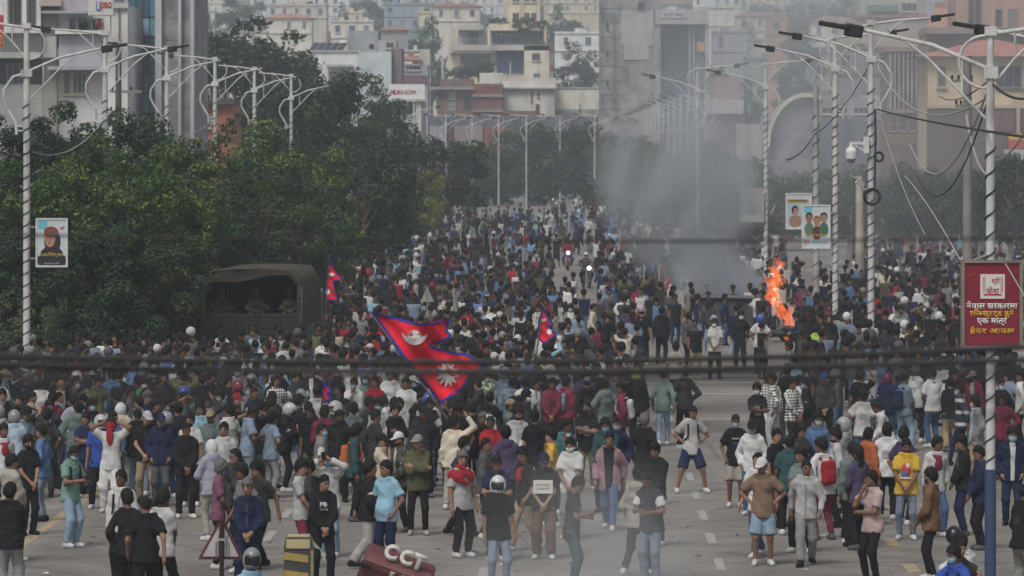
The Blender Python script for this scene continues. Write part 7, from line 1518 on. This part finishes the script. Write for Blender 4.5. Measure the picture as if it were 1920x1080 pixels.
# ------------------------------------------------------------------ the people one can single out, placed by where their heads are in the photo
NEAR = '''
1 20 130|jacket teal|jeans denim|R||cap:khaki mask:white bag:darkteal
1 100 108|zip black|reg black|F||cap:paleblue
1 200 88|jacket black over:white|reg black|FL||
1 272 172|tee white|jeans denim|R||bald
1 190 172|bigtee white|jeans denim|B|crossed|
1 340 165|tee charcoal|reg black|R||mask:white
1 405 172|tee olive|reg black|B||
1 515 128|shirt blue|jeans denim|B|hands|
1 528 215|tee black|reg black|BR||
1 652 166|zip green|reg black|R||mask:white
1 600 205|sweater darkgrey|reg black|R||
1 710 110|tee black|reg black|B||cap:grey
1 845 135|tee olive|reg khaki|B|photo|
1 856 205|zip charcoal|reg black|F||helmet:royalblue
1 930 150|jacket black over:white|reg black|BL||
1 1035 195|shirt bluegrey|jeans denim|L||bag:black
1 1100 178|hoodie black|reg black|BL||helmet:maroon
1 1145 195|sweater grey|loose lightgrey|F|chin|mask:lightblue
1 1160 152|zip darkgrey|reg black|F||helmet:grey
1 220 268|jacket charcoal over:white|reg black|F||
1 345 248|hoodie lilac|jeans denim|B||
1 410 262|zip black|reg black|FR||mask:lightblue
1 70 316|shirt paleblue|jeans denim|B|phone|helmet:grey
1 555 282|hoodie cream|reg grey|B||hood:white
1 640 252|shirt paleblue|reg black|L||
1 675 320|polo black|reg khaki|F||cap:lightgrey
1 740 332|jacket navy over:navy|reg darkgrey|F|pockets|cap:navy
1 770 248|tee darkteal|reg black|R||
1 925 282|shirt lightblue|jeans denim|F||hair:long
1 878 330|tee white|reg black|F||
1 853 372|hoodie black|reg black|F|hands|
1 1058 282|tee white|reg grey|BL|walk|
1 1033 372|shirt white|reg black|F||
1 510 352|tee white|loose white|F|headhands|facecloth:red seed:0 shoes:white
1 455 340|tee royalblue|reg black|F||helmet:silver
1 200 382|shirt blue|jeans bluegrey|L|akimbo|
1 130 430|tee black|reg black|FR||mask:black
1 12 372|shirt white|reg black|FR||scarf:red
1 325 472|polo sage|jeans paledenim|FR|phone|mask:lightblue bag:black shoes:white
1 50 520|hoodie stone|reg black|BR||
1 45 655|jacket black|loose grey|B||
1 565 592|shirt white|reg black|F||bag:black
1 592 684|shirt black|reg black|B||hair:bushy
1 672 706|bigtee black|reg black|B||
1 748 686|bigtee white|reg black|BR||
1 978 450|hoodie lilac|reg stone|BL||hood:white
1 1052 490|zip charcoal|reg black|R|phone|cap:black
1 1002 546|polo plum|reg black|R||mask:blue
1 1130 556|tee grey|reg black|FL||hair:bushy
1 1140 632|shirt navy|reg navy|F||
2 265 554|tee charcoal|slim black|FL|walk|
2 312 266|tank tan|loose lightgrey|R||
2 375 282|jacket black|slim black|R|phone|helmet:white bag:black
2 526 206|bigtee white|reg black|BL||
2 440 140|vest charcoal|reg black|F||
2 340 152|shirt white plaid|reg black|F||
2 630 196|tee navy|reg black|L||
2 692 165|shirt white|reg black|F|chin|mask:lightblue
2 798 160|tank red|reg black|F||hair:long
2 936 166|tee white|reg black|F||
2 905 260|zip lightgrey|reg black|F|crossed|mask:black
2 815 262|shirt white|reg black|F||mask:lightblue
2 540 376|vest grey|reg black|R||mask:lightblue
2 622 316|zip black|reg black|F||mask:charcoal
2 700 382|jacket darkteal|reg black|R||bag:orange
2 585 505|shirt white|jeans paledenim|F|photo|mask:lightblue seed:0
2 552 610|sweater black|reg black|F|hands|
2 450 545|polo lightgrey|reg maroon|R||
2 496 550|tee charcoal|reg black|L||
2 760 542|jacket black|loose lightgrey|R|walk|
2 850 550|belly lightblue|jeans navy|FL|pockets|
2 815 424|bigtee cream|reg stone|R|chin|cap:black
2 905 424|jacket black camo|reg black|FL||cap:white
2 992 430|zip olive|slim black|F|crossed|cap:grey shoes:stone
2 1005 228|zip black|reg black|F||mask:black
2 1012 300|zip charcoal|reg black|F||cap:charcoal
2 560 300|jacket maroon|reg black|B||bag:maroon
2 760 250|tee charcoal|reg black|FR||
3 125 342|shirt cream|reg stone|B|raise|
3 157 432|tee navy|reg black|R||mask:lightblue
3 162 506|tee lightgrey|reg black|FR||cape:red
3 330 622|tee black|jeans bluegrey|F||helmet:white visor
3 320 518|tee navy|reg black|F||band:red
3 455 482|tee black|reg khaki|FL|walk|scarf:red
3 540 512|bigtee black|loose brown|F|hands|cap:navy shoes:white
3 665 616|tee black|reg darkteal|R|phone|
3 665 442|bigtee white|reg grey|F|hands|mask:white
3 575 402|polo yellow|reg black|L||
3 630 356|jacket teal|reg black|FR||scarf:red
3 842 412|open pink over:black|jeans denim|F|walk|shoes:white
3 738 276|tee black|reg olive|F|crossed|mask:charcoal
3 968 570|hoodie stone|slim black|BR||hair:bushy shoes:white
3 1035 592|vest charcoal|jeans bluegrey|FL|phone|
3 1052 466|zip black|reg black|FL|hands|
3 822 352|zip darkteal|reg black|F||mask:lightblue
3 866 346|zip navy|reg black|F||mask:paleblue
3 1000 328|shirt black|reg black|B|walk|hair:bushy
3 365 386|hoodie purple|reg black|B||
3 495 318|tee black|reg black|B||
3 265 442|zip darkgrey|reg black|R||
3 295 342|tee red|reg black|F||
3 455 166|bigtee white|reg black|B||
3 575 166|shirt maroon|reg black|F|hands|
3 362 122|zip bluegrey|reg black|B||helmet:bluegrey
3 288 122|shirt sage floral|reg black|B||
3 820 172|hoodie greengrey|reg black|BL|akimbo|
3 725 126|tee purple|reg black|B||
3 900 186|jacket maroon|reg black|L||bag:white
3 1088 124|shirt greengrey|jeans paledenim|B|walk|cap:maroon
3 970 128|zip black|reg black|B||helmet:neon
3 415 300|shirt white|reg grey|F||
3 120 280|tee black|reg black|F||
3 210 275|tee black|reg black|B||
4 205 118|sweater charcoal|reg black|B|akimbo|
4 236 285|tee white|shorts navy|F|wide|bag:black shoes:white seed:0
4 438 335|tee black|shorts stone|F||mask:paleblue
4 515 362|sweater white|jeans denim|F||cap:black mask:lightblue
4 566 535|bigtee mocha|shorts paledenim|F|akimbo|cap:white shoes:white seed:1
4 545 505|tee white|jeans denim|FL||
4 765 535|shirt lightgrey|reg grey|F||shoes:black
4 742 490|tee greengrey|reg black|FL||
4 625 402|tee black|reg black|FR||
4 686 430|tee darkteal|reg black|B||
4 735 382|shirt charcoal|reg black|F||
4 812 326|shirt blue|reg black|F||mask:white
4 846 446|shirt white|slim maroon|BL||bag:red
4 600 142|shirt white plaid|loose white|F||helmet:charcoal mask:white
4 538 192|tee black|reg black|F|crossed|mask:paleblue
4 700 166|shirt red plaid|reg black|FR||
4 770 162|jacket black over:white|reg black|L|walk|mask:lightblue
4 850 142|zip charcoal|reg black|F||cap:royalblue
4 945 352|shirt grey|reg black|L||helmet:silver
4 905 402|zip lightgrey|reg black|L||beard
4 975 462|sweater bluegrey|loose black|BR|hands|shoes:white
5 240 222|bigtee white|jeans denim|B|akimbo|
5 362 278|shirt white|reg khaki|L|lean|
5 265 398|hoodie orange|reg black|BR||
5 350 378|bigtee white|reg black|B||shoes:white
5 440 446|bigtee yellow|jeans bluegrey|F||beard
5 430 396|tee purple|reg black|BR||
5 572 436|shirt white|jeans denim|FR||scarf:maroon
5 556 586|zip brown|slim black|L||mask:charcoal hair:bushy
5 285 592|tee palepink|slim black|FL|chin|
5 705 432|jacket black over:grey|jeans navy|L|hands|
5 785 480|zip navy|reg black|L|hands|
5 693 190|sweater white stripe|jeans navy|L|walk|mask:lightblue
5 762 246|open grey over:paleblue|reg tan|L||mask:white hair:long
5 885 238|shirt maroon|reg black|F||
5 926 396|jacket navy over:white|reg navy|F|pockets|mask:lightblue
5 972 656|zip black|loose grey|BR||
5 968 132|shirt white|reg black|L||
5 640 60|zip navy|jeans navy|R|walk|
5 500 30|zip charcoal|jeans navy|F||
5 205 470|hoodie greengrey|reg black|B||
5 222 480|shirt purple|reg black|BL||hair:long
5 400 30|shirt darkgrey|reg black|F||
5 870 170|zip black|reg black|F||mask:paleblue
0 1340 597|tee white|reg black|F||mask:white
0 1388 583|shirt black|reg black|F||mask:white
0 1110 568|sweater cream|slim black|R|walk|
0 1070 570|open grey over:white|reg black|F||mask:lightblue
0 1140 590|shirt black|reg black|F||
0 1425 590|bigtee white|reg black|B||helmet:royalblue
0 1533 608|vest neon|reg black|B||
0 606 630|shirt white|reg black|B||
0 535 640|bigtee white|reg black|B||
0 556 635|shirt grey|reg black|B||
0 950 640|shirt white|reg black|F||
0 1025 640|shirt lightblue|reg black|BR|raise|
0 700 620|tee red|reg black|B||
0 652 635|jacket black over:orange|reg black|F||mask:lightblue
0 990 665|shirt blue|reg black|B||
0 1267 640|tee stone|reg black|B||
0 1175 575|zip purple|reg black|B||
0 1205 578|tee black|reg black|B||cap:pink
0 1240 575|hoodie black|reg black|B||
0 1290 585|zip darkgrey|reg black|BR||
0 1592 514|shirt charcoal|reg stone|B||
0 1690 570|hoodie greengrey|reg black|F|walk|mask:lightblue
0 1727 568|shirt mocha|reg black|F|photo|
0 1762 585|zip black|reg maroon|B||helmet:white
0 920 580|sweater white|reg black|B|lean|
0 1010 570|shirt teal plaid|reg black|F||
0 470 560|tee stone|reg black|F||cap:khaki
0 415 615|shirt white|reg black|B||bag:black
0 1660 610|zip charcoal|reg black|F||
0 1630 600|shirt darkgrey|reg black|B||
0 1480 640|shirt bluegrey|reg black|L||
0 1500 585|zip navy|reg black|L||
0 1555 590|hoodie black|reg black|F||hood:black
0 1640 545|tee red|reg black|B||
0 1450 700|shirt white plaid|reg white|L||
0 600 480|shirt white|reg black|F||
0 1810 610|zip navy|reg black|R||
0 1880 660|zip black|reg black|B||
'''
for line in NEAR.strip().splitlines():
    ux, uy, sp = parse(line); sc = sp.get('s', 1.0)
    if sp['pose'] == 'lean': uy -= 8
    d = (H - 1.715 * sc) * F / (uy - VY)
    if uy < VY + 20: continue
    if math.hypot(*[0]) or any(abs(X(ux, d) - a) < .34 and abs(d - b) < .34 for a, b in PLACED): d += .38
    sp['hidden_legs'] = True if uy < 790 else None
    person(X(ux, d), d, sp, sc)
# seated at the bottom right
for (px, py, l) in ((1800, 1022, '0 0 0|tee royalblue|jeans denim|FL|sit|mask:lightblue bag:black seed:0'), (1786, 1010, '0 0 0|tee charcoal|reg black|FR|sit|seed:1'), (1818, 1000, '0 0 0|shirt white|reg black|BL|sit|seed:2')):
    _, _, sp = parse(l); d = (H - .98) * F / (py - VY); person(X(px, d), d, sp)
# rider of the red motorcycle and of the dark one
for (dd, px, l, rz) in ((dm, 1064, '0 0 0|tee red|jeans denim|F|ride|seed:0', 0), (dm2, 1099, '0 0 0|zip darkgrey|reg black|F|ride|helmet:white seed:1', 0)):
    _, _, sp = parse(l); sp['hidden_legs'] = True; o = person(X(px, dd), dd + .28, sp); o.rotation_euler.z = .05
# policeman at the lower left edge, nearer than everybody else
_, _, sp = parse('0 0 0|shirt lightblue|reg navy|FR|stand|helmet:grey visor seed:0'); person(X(472, 60.8), 60.8, sp)
# soldiers sitting inside the truck
for k, (px, dy) in enumerate(((420, 1.0), (478, .8), (545, .9), (445, 2.4), (520, 2.2))):
    _, _, sp = parse(f"0 0 0|zip olive camo|reg olive|F|sit|cap:olive seed:{k % 3}"); sp['mid'] = True; sp['truck'] = True; person(X(px, 138 + dy), 138 + dy, sp, 1.0, z=1.15 + .42 * (k < 3) )
# things people wear or hold
def at_person(px, tol=9):
    best = min(PEOPLE, key=lambda q: abs(VX + F * q[2] / q[3] - px) + (0 if q[1]['pose'] else 0)); return best
def find(crop_line):
    ux, uy, _ = parse(crop_line + '|tee white|reg black'); return min(PEOPLE, key=lambda q: abs(VX + F * q[2] / q[3] - ux) + abs((VY + F * (H - 1.715) / q[3]) - uy))
def worn(o, name, mesh, col, loc, mat=PRINT): q = part(name, mesh, o, col, mat); q.location = loc; return q
q = find('3 540 512')[0]; mb = MB(); mb.box(-.17, .17, -.008, .0, -.11, .11); sh = worn(q, 'paper_sign', mb.mesh('paper_sign'), (.60, .58, .55), (0, -.185, 1.20))
text('lettering', 'NO MORE', .24, .035, q, (0, -.196, 1.23), (.05, .05, .06), depth=.001); text('lettering', 'CORRUPT', .24, .035, q, (0, -.196, 1.17), (.05, .05, .06), depth=.001)
q = find('2 552 610')[0]; text('lettering', 'PB', .13, .07, q, (-.01, -.165, 1.29), (.6, .6, .6), bold=.04, depth=.003); text('lettering', '13 06', .14, .04, q, (.0, -.168, 1.215), (.3, .3, .3), bold=.03, depth=.003)
q = find('5 440 446')[0]
for (x, z, w, h_, c) in ((0, 1.22, .09, .11, (.45, .06, .05)), (-.02, 1.16, .07, .09, (.08, .12, .35)), (.03, 1.28, .05, .05, (.6, .55, .5)), (0, 1.07, .12, .02, (.55, .5, .45))): mb = MB(); mb.ell((0, 0, 0), (w, .012, h_), 10, 6); worn(q, 'printed_motif', mb.mesh('printed_motif'), c, (x, -.155, z))
q = find('4 438 335')[0]; text('lettering', 'TEAM', .16, .03, q, (0, -.155, 1.3), (.5, .5, .5), bold=.03, depth=.003)
# a helmet carried in the hand of the man in brown, and the phones
q = find('5 556 586'); f = fig(q[1]['pose'], q[1].get('seed', 0)); mb = MB(); mb.ell((0, 0, 0), (.13, .155, .15), 14, 10); o = mb.build('helmet', PLA, None, (.015, .015, .017)); o.location = (q[2] + .34, q[3] - .05, .70); tag(o, 'black helmet hanging from the hand of the man in brown', 'helmet')
for (ln, c) in (('3 665 616', 1), ('1 325 472', 1), ('3 1035 592', 1), ('2 585 505', 1)):
    q = find(ln); o_ = q[0]; s_ = [v for k_, v in FIGS.items() if k_[0] == q[1]['pose']]
    mb = MB(); mb.bbox(-.038, .038, -.005, .005, -.075, .075, .004); ph = mb.build('mobile_phone', PLA, None, (.02, .02, .025)); z = 1.66 if q[1]['pose'] == 'photo' else 1.16
    dv = Matrix.Rotation(o_.rotation_euler.z, 3, 'Z') @ Vector((0, -.36, z)); ph.location = Vector(o_.location) + dv; ph.rotation_euler = (.5, 0, o_.rotation_euler.z); tag(ph, 'dark phone held by the ' + q[1]['_d'].split(',')[0].replace('person', 'person'), 'phone')
print('near people', len(PEOPLE))
# ------------------------------------------------------------------ more individuals between and behind them, then the far crowd
TOPW = [('black', 40), ('charcoal', 16), ('navy', 12), ('white', 14), ('lightgrey', 5), ('grey', 7), ('darkgrey', 8), ('bluegrey', 5), ('blue', 4), ('lightblue', 2.5), ('maroon', 4), ('red', 1.5), ('olive', 5), ('greengrey', 4), ('teal', 1.5), ('cream', 3), ('beige', 2), ('brown', 3), ('plum', 1.5), ('green', .7), ('yellow', 1), ('orange', 1), ('pink', 1.5), ('royalblue', 1.5), ('purple', 1), ('stone', 3)]
BOTW = [('black', 40), ('charcoal', 15), ('navy', 12), ('denim', 14), ('grey', 7), ('bluegrey', 6), ('khaki', 5), ('olive', 4), ('paledenim', 4)]
TOPD = [('black', 50), ('charcoal', 20), ('navy', 14), ('darkgrey', 10), ('white', 8), ('grey', 6), ('bluegrey', 6), ('olive', 4), ('maroon', 4), ('greengrey', 4), ('blue', 3)]
TOPF = [('black', 28), ('charcoal', 15), ('navy', 14), ('white', 19), ('lightgrey', 8), ('bluegrey', 8), ('blue', 6), ('lightblue', 4), ('maroon', 4), ('red', 3), ('cream', 4), ('olive', 4)]
def pick(r, W): return r.choices([w[0] for w in W], [w[1] for w in W])[0]
RP = random.Random(99)
def rand_spec(r, far=False):
    t = r.choices(['tee', 'bigtee', 'polo', 'shirt', 'sweater', 'hoodie', 'jacket', 'zip', 'vest'], [26, 10, 8, 18, 7, 9, 9, 10, 2])[0]
    sp = dict(top=(t, pick(r, TOPW if not far else TOPD)), bot=(r.choices(['jeans', 'reg', 'slim', 'loose'], [4, 4, 2, 1])[0], pick(r, BOTW)), face=r.choices(list(FACE), [16, 24, 10, 14, 8, 10, 9, 9])[0], ex={}, mid=True, group=None)
    sp['pose'] = r.choices(['stand', 'hands', 'crossed', 'phone', 'pockets', 'walk', 'akimbo', 'photo', 'raise'], [48, 10, 8, 8, 8, 6, 5, 4, 3])[0]
    if t == 'jacket': sp['inner'] = r.choice(['white', 'white', 'grey', 'black'])
    q = r.random()
    if q < .14: sp['ex']['helmet'] = r.choice(['white', 'silver', 'black', 'grey', 'white', 'darkgrey', 'maroon', 'royalblue'])
    elif q < .25: sp['ex']['cap'] = r.choice(['black', 'white', 'grey', 'navy', 'red', 'khaki'])
    if r.random() < .22: sp['ex']['mask'] = r.choice(['lightblue', 'white', 'black', 'paleblue'])
    if r.random() < .09: sp['ex']['bag'] = r.choice(['black', 'charcoal', 'navy', 'maroon', 'bluegrey'])
    return sp
def free(x, d, rx=.42, ry=.45):
    for a, b in PLACED[-3000:]:
        if abs(a - x) < rx and abs(b - d) < ry: return False
    if -11.1 < x < -6.9 and 137.2 < d < 147.5: return False          # truck
    if abs(x - X(1362, 170)) < 1.5 and 169 < d < 172.4: return False
    if math.hypot(x - X(1478, FD), d - FD) < 1.1: return False
    for (mx, md) in ((X(1064, dm), dm), (X(1099, dm2), dm2), (X(1792, dm3), dm3), (X(1600, 150), 150), (X(1690, 190), 190), (X(1750, 205), 205)):
        if math.hypot(x - mx, d - md) < 1.1: return False
    return True
def density(x, d):
    """chance that a spot holds somebody, read off the photo: packed left of the lamps, thin on the right, gaps on the open asphalt"""
    px = VX + F * x / d; py = VY + F * H / d
    if px < -30 or px > 1950: return 0
    if py > 850: return .30 if (py < 935 and px < 990 and d < 100) else 0
    if d > 105 and x < XL - .2: return .5 if (x > -18 and d > 118 and d < 150 and px > 320) else (0 if d < 230 else .35 if x > XL - 3 else 0)
    if 1432 < px < 1500 and 128 < d < 166: return 0
    if (1032 < px < 1098 and 188 < d < 257) or (1076 < px < 1124 and 168 < d < 227): return 0
    if 1290 < px < 1430 and 138 < d < 170: return .08
    if 1100 < px < 1470 and 650 < py < 850: return 0.0 if px > 1200 else .15
    if 1040 < px < 1140 and 600 < py < 720: return .12
    if px > 1460 and py > 690: return .06 if py > 760 else .25
    if px > 1150 and py < 560: 
        if x > 8.3 and d < 330: return .0 if (1470 < px < 1600 and 440 < py < 560) else .2
        return .25 if x < 6 else .12
    if px > 1150: return .0 if (1470 < px < 1600 and 440 < py < 560) else .2
    if 1030 < px < 1130 and 400 < py < 545: return .07
    cl = .5 + .5 * math.sin(x * .9 + d * .13) * math.sin(d * .21 - x * .5 + 1)
    cl = min(1, max(0, (cl - .3) * 2.2))
    if d > 392 or (d > 300 and (x < -12.2 or x > 5.2)): return 0
    if d > 330: return .25 + .55 * cl
    return (.22 if d > 165 else .85) + (.7 if d > 165 else .15) * cl
N_IND = 330
cand = []
for _ in range(90000):
    u = RP.random(); d = 84 + (560 - 84) * u ** 1.7; w = 20 / (d / 100) ; x = RP.uniform(max(-19, (0 - VX) / F * d), min(24, (1920 - VX) / F * d)); cand.append((d, x))
cand.sort()
FARP = []
import collections
cells = collections.defaultdict(list)
for a, b in PLACED: cells[(int(a // 1), int(b // 1))].append((a, b))
def free2(x, d, rx=.40, ry=.5):
    n_ = int(ry) + 1
    for i in (-1, 0, 1):
        for j in range(-n_, n_ + 1):
            for a, b in cells.get((int(x // 1) + i, int(d // 1) + j), ()):
                if abs(a - x) < rx and abs(b - d) < ry: return False
    return True
n0 = len(PEOPLE)
for d, x in cand:
    if RP.random() > density(x, d): continue
    ry = max(.6, 7.6 * d * d / 62552); rx = .44 if d < 140 else .50 if d < 250 else .6
    if not free2(x, d, rx, ry): continue
    if len(PEOPLE) < N_IND:
        if not free(x, d): continue
        sp = rand_spec(RP, d < 125 or RP.random() < .55); person(x, d, sp, RP.uniform(.93, 1.03))
    else:
        if not free(x, d) and d < 210: continue
        FARP.append((x, d))
    cells[(int(x // 1), int(d // 1))].append((x, d))
print('people', len(PEOPLE), 'far', len(FARP), 'last individual d', max(q[3] for q in PEOPLE))
# the rest of the crowd: one object
def crowd_variant(kind, seed, top, short, helmet, cap):
    s = fig(kind, seed); h = .115
    fs = [lambda P: s.f_top(P, 'short' if short else 'long', .024, amp=0), lambda P: s.f_bottom(P, .016, amp=0), lambda P: np.minimum(np.minimum(s.arm(P, 0), s.arm(P, 1)) - .008, np.minimum(s.hand(P, 0), s.hand(P, 1)) - .012), lambda P: np.minimum(s.foot(P, 0, .02), s.foot(P, 1, .02))]
    pts = np.array([*s.sh, *s.el, *s.wr, *s.hip, *s.kn, *s.an, s.neck, s.pel]); lo = pts.min(0) - .24; hi = pts.max(0) + .16; lo[2] = -.1
    n = np.ceil((hi - lo) / h).astype(int); g = [lo[i] + h * np.arange(n[i]) for i in range(3)]; P_ = np.stack(np.meshgrid(*g, indexing='ij'), -1).reshape(-1, 3)
    D = np.minimum.reduce([f(P_) for f in fs]).reshape(n); D[0] = D[-1] = 9; D[:, 0] = D[:, -1] = 9; D[:, :, 0] = D[:, :, -1] = 9
    V, Q = snet(D, lo, h); c = V[Q].mean(1); k = np.argmin(np.stack([f(c) for f in fs]), 0)      # 0 top, 1 bottom, 2 skin, 3 shoe
    mb = MB(); R_ = Matrix(s.Rh.tolist())
    mb.ell(s.hc, (.078, .098, .118), 8, 5, 2, R_); mb.tube([Vector(s.neck) - Vector((0, 0, .04)), s.hc], .055, 6, 2)
    if helmet: mb.ell(s.hc + s.Rh @ np.array((0, .02, .03)), (.128, .145, .135), 9, 5, 4, R_)
    else:
        mb.ell(s.hc + s.Rh @ np.array((0, .018, .03)), (.096, .116, .115), 8, 5, 5 if not cap else 4, R_)
        if cap: mb.ell(s.hc + s.Rh @ np.array((0, -.10, .05)), (.075, .08, .014), 8, 3, 4, R_)
    v2 = np.array(mb.v); tri = []; tk = []
    for f, m_ in zip(mb.f, mb.m):
        for i in range(1, len(f) - 1): tri.append((f[0], f[i], f[i + 1])); tk.append(m_)
    T1 = np.concatenate([Q[:, [0, 1, 2]], Q[:, [0, 2, 3]]]); V = np.concatenate([V, v2]); T1 = np.concatenate([T1, np.array(tri) + len(V) - len(v2)]); k = np.concatenate([k, k, tk]); return V, T1, k
VAR = []
for i, (kd, sd, sh_, he, ca) in enumerate([('stand', 0, 1, 0, 0), ('stand', 1, 1, 0, 0), ('stand', 2, 0, 0, 0), ('hands', 0, 1, 0, 1), ('walk', 0, 1, 0, 0), ('walk', 1, 0, 0, 0), ('crossed', 0, 1, 0, 0), ('phone', 0, 0, 1, 0), ('stand', 1, 0, 1, 0), ('akimbo', 0, 1, 0, 1), ('photo', 0, 1, 0, 0), ('pockets', 1, 0, 0, 0)]): VAR.append(crowd_variant(kd, sd, None, sh_, he, ca))
print('crowd tris', [len(v[1]) for v in VAR])
g = np.random.default_rng(5); AV = []; AT = []; AC = []; off_ = 0
for (x, d) in FARP:
    V, T_, k = VAR[RP.choices(range(12), [18, 16, 16, 3, 12, 12, 8, 4, 3, 2, 2, 9])[0]]
    a = math.radians(RP.choices([0, 180, 90, -90], [35, 35, 15, 15])[0] + RP.uniform(-35, 35)); s_ = RP.uniform(.92, 1.04); ca, sa = math.cos(a), math.sin(a)
    W_ = np.stack([(V[:, 0] * ca - V[:, 1] * sa) * s_ + x, (V[:, 0] * sa + V[:, 1] * ca) * s_ + d, V[:, 2] * s_], 1)
    j = lambda c: np.array(c) * RP.uniform(.75, 1.15)
    cols = np.array([j(C[pick(RP, TOPD if RP.random() < .35 else TOPF)]), j(C[pick(RP, BOTW)]), j(RP.choice(SKINS)) * .75, j(C[RP.choice(['black', 'white', 'darkgrey'])]), j(C[RP.choice(['white', 'silver', 'black', 'grey', 'darkgrey', 'black'])]), np.array((.012, .010, .009))])
    AV.append(W_); AT.append(T_ + off_); AC.append(cols[k]); off_ += len(V)
me = mesh_np('crowd', np.concatenate(AV), np.concatenate(AT), True); col = np.concatenate([np.concatenate(AC), np.ones((sum(len(a) for a in AC), 1))], 1).clip(0, 1).astype(np.float32)
at_ = me.attributes.new('cloth_colour', 'FLOAT_COLOR', 'FACE'); at_.data.foreach_set('color', col.ravel())
m, n, l, b_ = mat_new('crowd_clothes'); a = n.new('ShaderNodeAttribute'); a.attribute_name = 'cloth_colour'; l.new(a.outputs['Color'], b_.inputs['Base Color']); b_.inputs['Roughness'].default_value = .85; b_.inputs['Specular IOR Level'].default_value = .2
me.materials.append(m); tag(part('crowd', me), 'dense far crowd filling the street to the trees', 'crowd', None, 'stuff')
# ------------------------------------------------------------------ labels that single each person out
LM = [(-9.2, 139, 'the army truck'), (X(760, 92), 92, 'the large flag'), (X(625, 143), 143, 'the small flag by the truck'), (X(1020, 118), 118, 'the middle small flag'), (X(60, 118), 118, 'the film poster lamp'), (X(1480, FD), FD, 'the flames'), (X(1362, 170), 170, 'the wrecked kiosk'), (X(1633, 139), 139, 'the camera lamp'), (X(1566, 158), 158, 'the three face poster lamp'), (X(1857, 75), 75, 'the red sign lamp'), (X(1064, dm), dm, 'the red motorcycle'), (X(416, 76), 76, 'the triangle sign'), (X(560, 76), 76, 'the striped bollard'), (X(745, 76), 76, 'the red letter sign'), (X(800, 150), 150, 'the small triangle sign')]
def place_word(x, d):
    px = VX + F * x / d; py = VY + F * (H - 1.4) / d; best = None
    for (lx, ld, nm) in LM:
        qx = VX + F * lx / ld; qy = VY + F * (H - 1.4) / ld; dist = abs(px - qx) + 1.3 * abs(py - qy)
        if best is None or dist < best[0]: best = (dist, nm, px - qx, py - qy)
    _, nm, dx, dy = best
    if abs(dx) > abs(dy) * 1.2: return ('left of ' if dx < 0 else 'right of ') + nm
    return ('below ' if dy > 0 else 'behind ') + nm
used = {}; TRK = []
for o, sp, x, d in PEOPLE:
    if sp.get('truck'): TRK.append((x, o)); o['group'] = 'soldiers inside the truck'; continue
    used.setdefault(sp['_d'], []).append((o, sp, x, d))
for i, (x, o) in enumerate(sorted(TRK, key=lambda q: q[0])): o['label'] = 'soldier in camouflage sitting in the dark back of the army truck, ' + ('leftmost' if i == 0 else 'rightmost' if i == len(TRK) - 1 else NL[i] + ' from left')
def clip_words(s, n): return ' '.join(s.split()[:n]).rstrip(',')
final = {}
for ds_, lst in used.items():
    for (o, sp, x, d) in lst:
        if len(lst) == 1 and not sp.get('mid') and 4 <= len(ds_.split()) <= 16 and len(ds_.split()) > 8: s = ds_
        else:
            pw = place_word(x, d); bits = ds_.split(', '); 
            while len((', '.join(bits) + ', ' + pw).split()) > 16 and len(bits) > 1: bits.pop(-1 if len(bits) > 2 else 1)
            s = ', '.join(bits) + ', ' + pw
        final.setdefault(s, []).append((o, sp, x, d))
for s, lst in final.items():
    if len(lst) == 1: lst[0][0]['label'] = clip_words(s, 16); continue
    lst.sort(key=lambda q: VX + F * q[2] / q[3]); n = len(lst)
    for i, q in enumerate(lst):
        rank = ('leftmost' if i == 0 else 'rightmost' if i == n - 1 else NL[i] + ' from left') + (' of these' if n > 2 else ' of the two')
        bits = s.split(', '); 
        while len((', '.join(bits) + ', ' + rank).split()) > 16 and len(bits) > 2: bits.pop(-2)
        q[0]['label'] = ', '.join(bits) + ', ' + rank
seen = collections.Counter(q[0].get('label') for q in PEOPLE)
print('label dupes', [k for k, v in seen.items() if v > 1][:8])
for o, *_ in PEOPLE:
    if 'group' not in o or not o['group']: o['group'] = 'people in the street crowd'
print('tris', sum(len(m_.polygons) for m_ in bpy.data.meshes if m_.users))
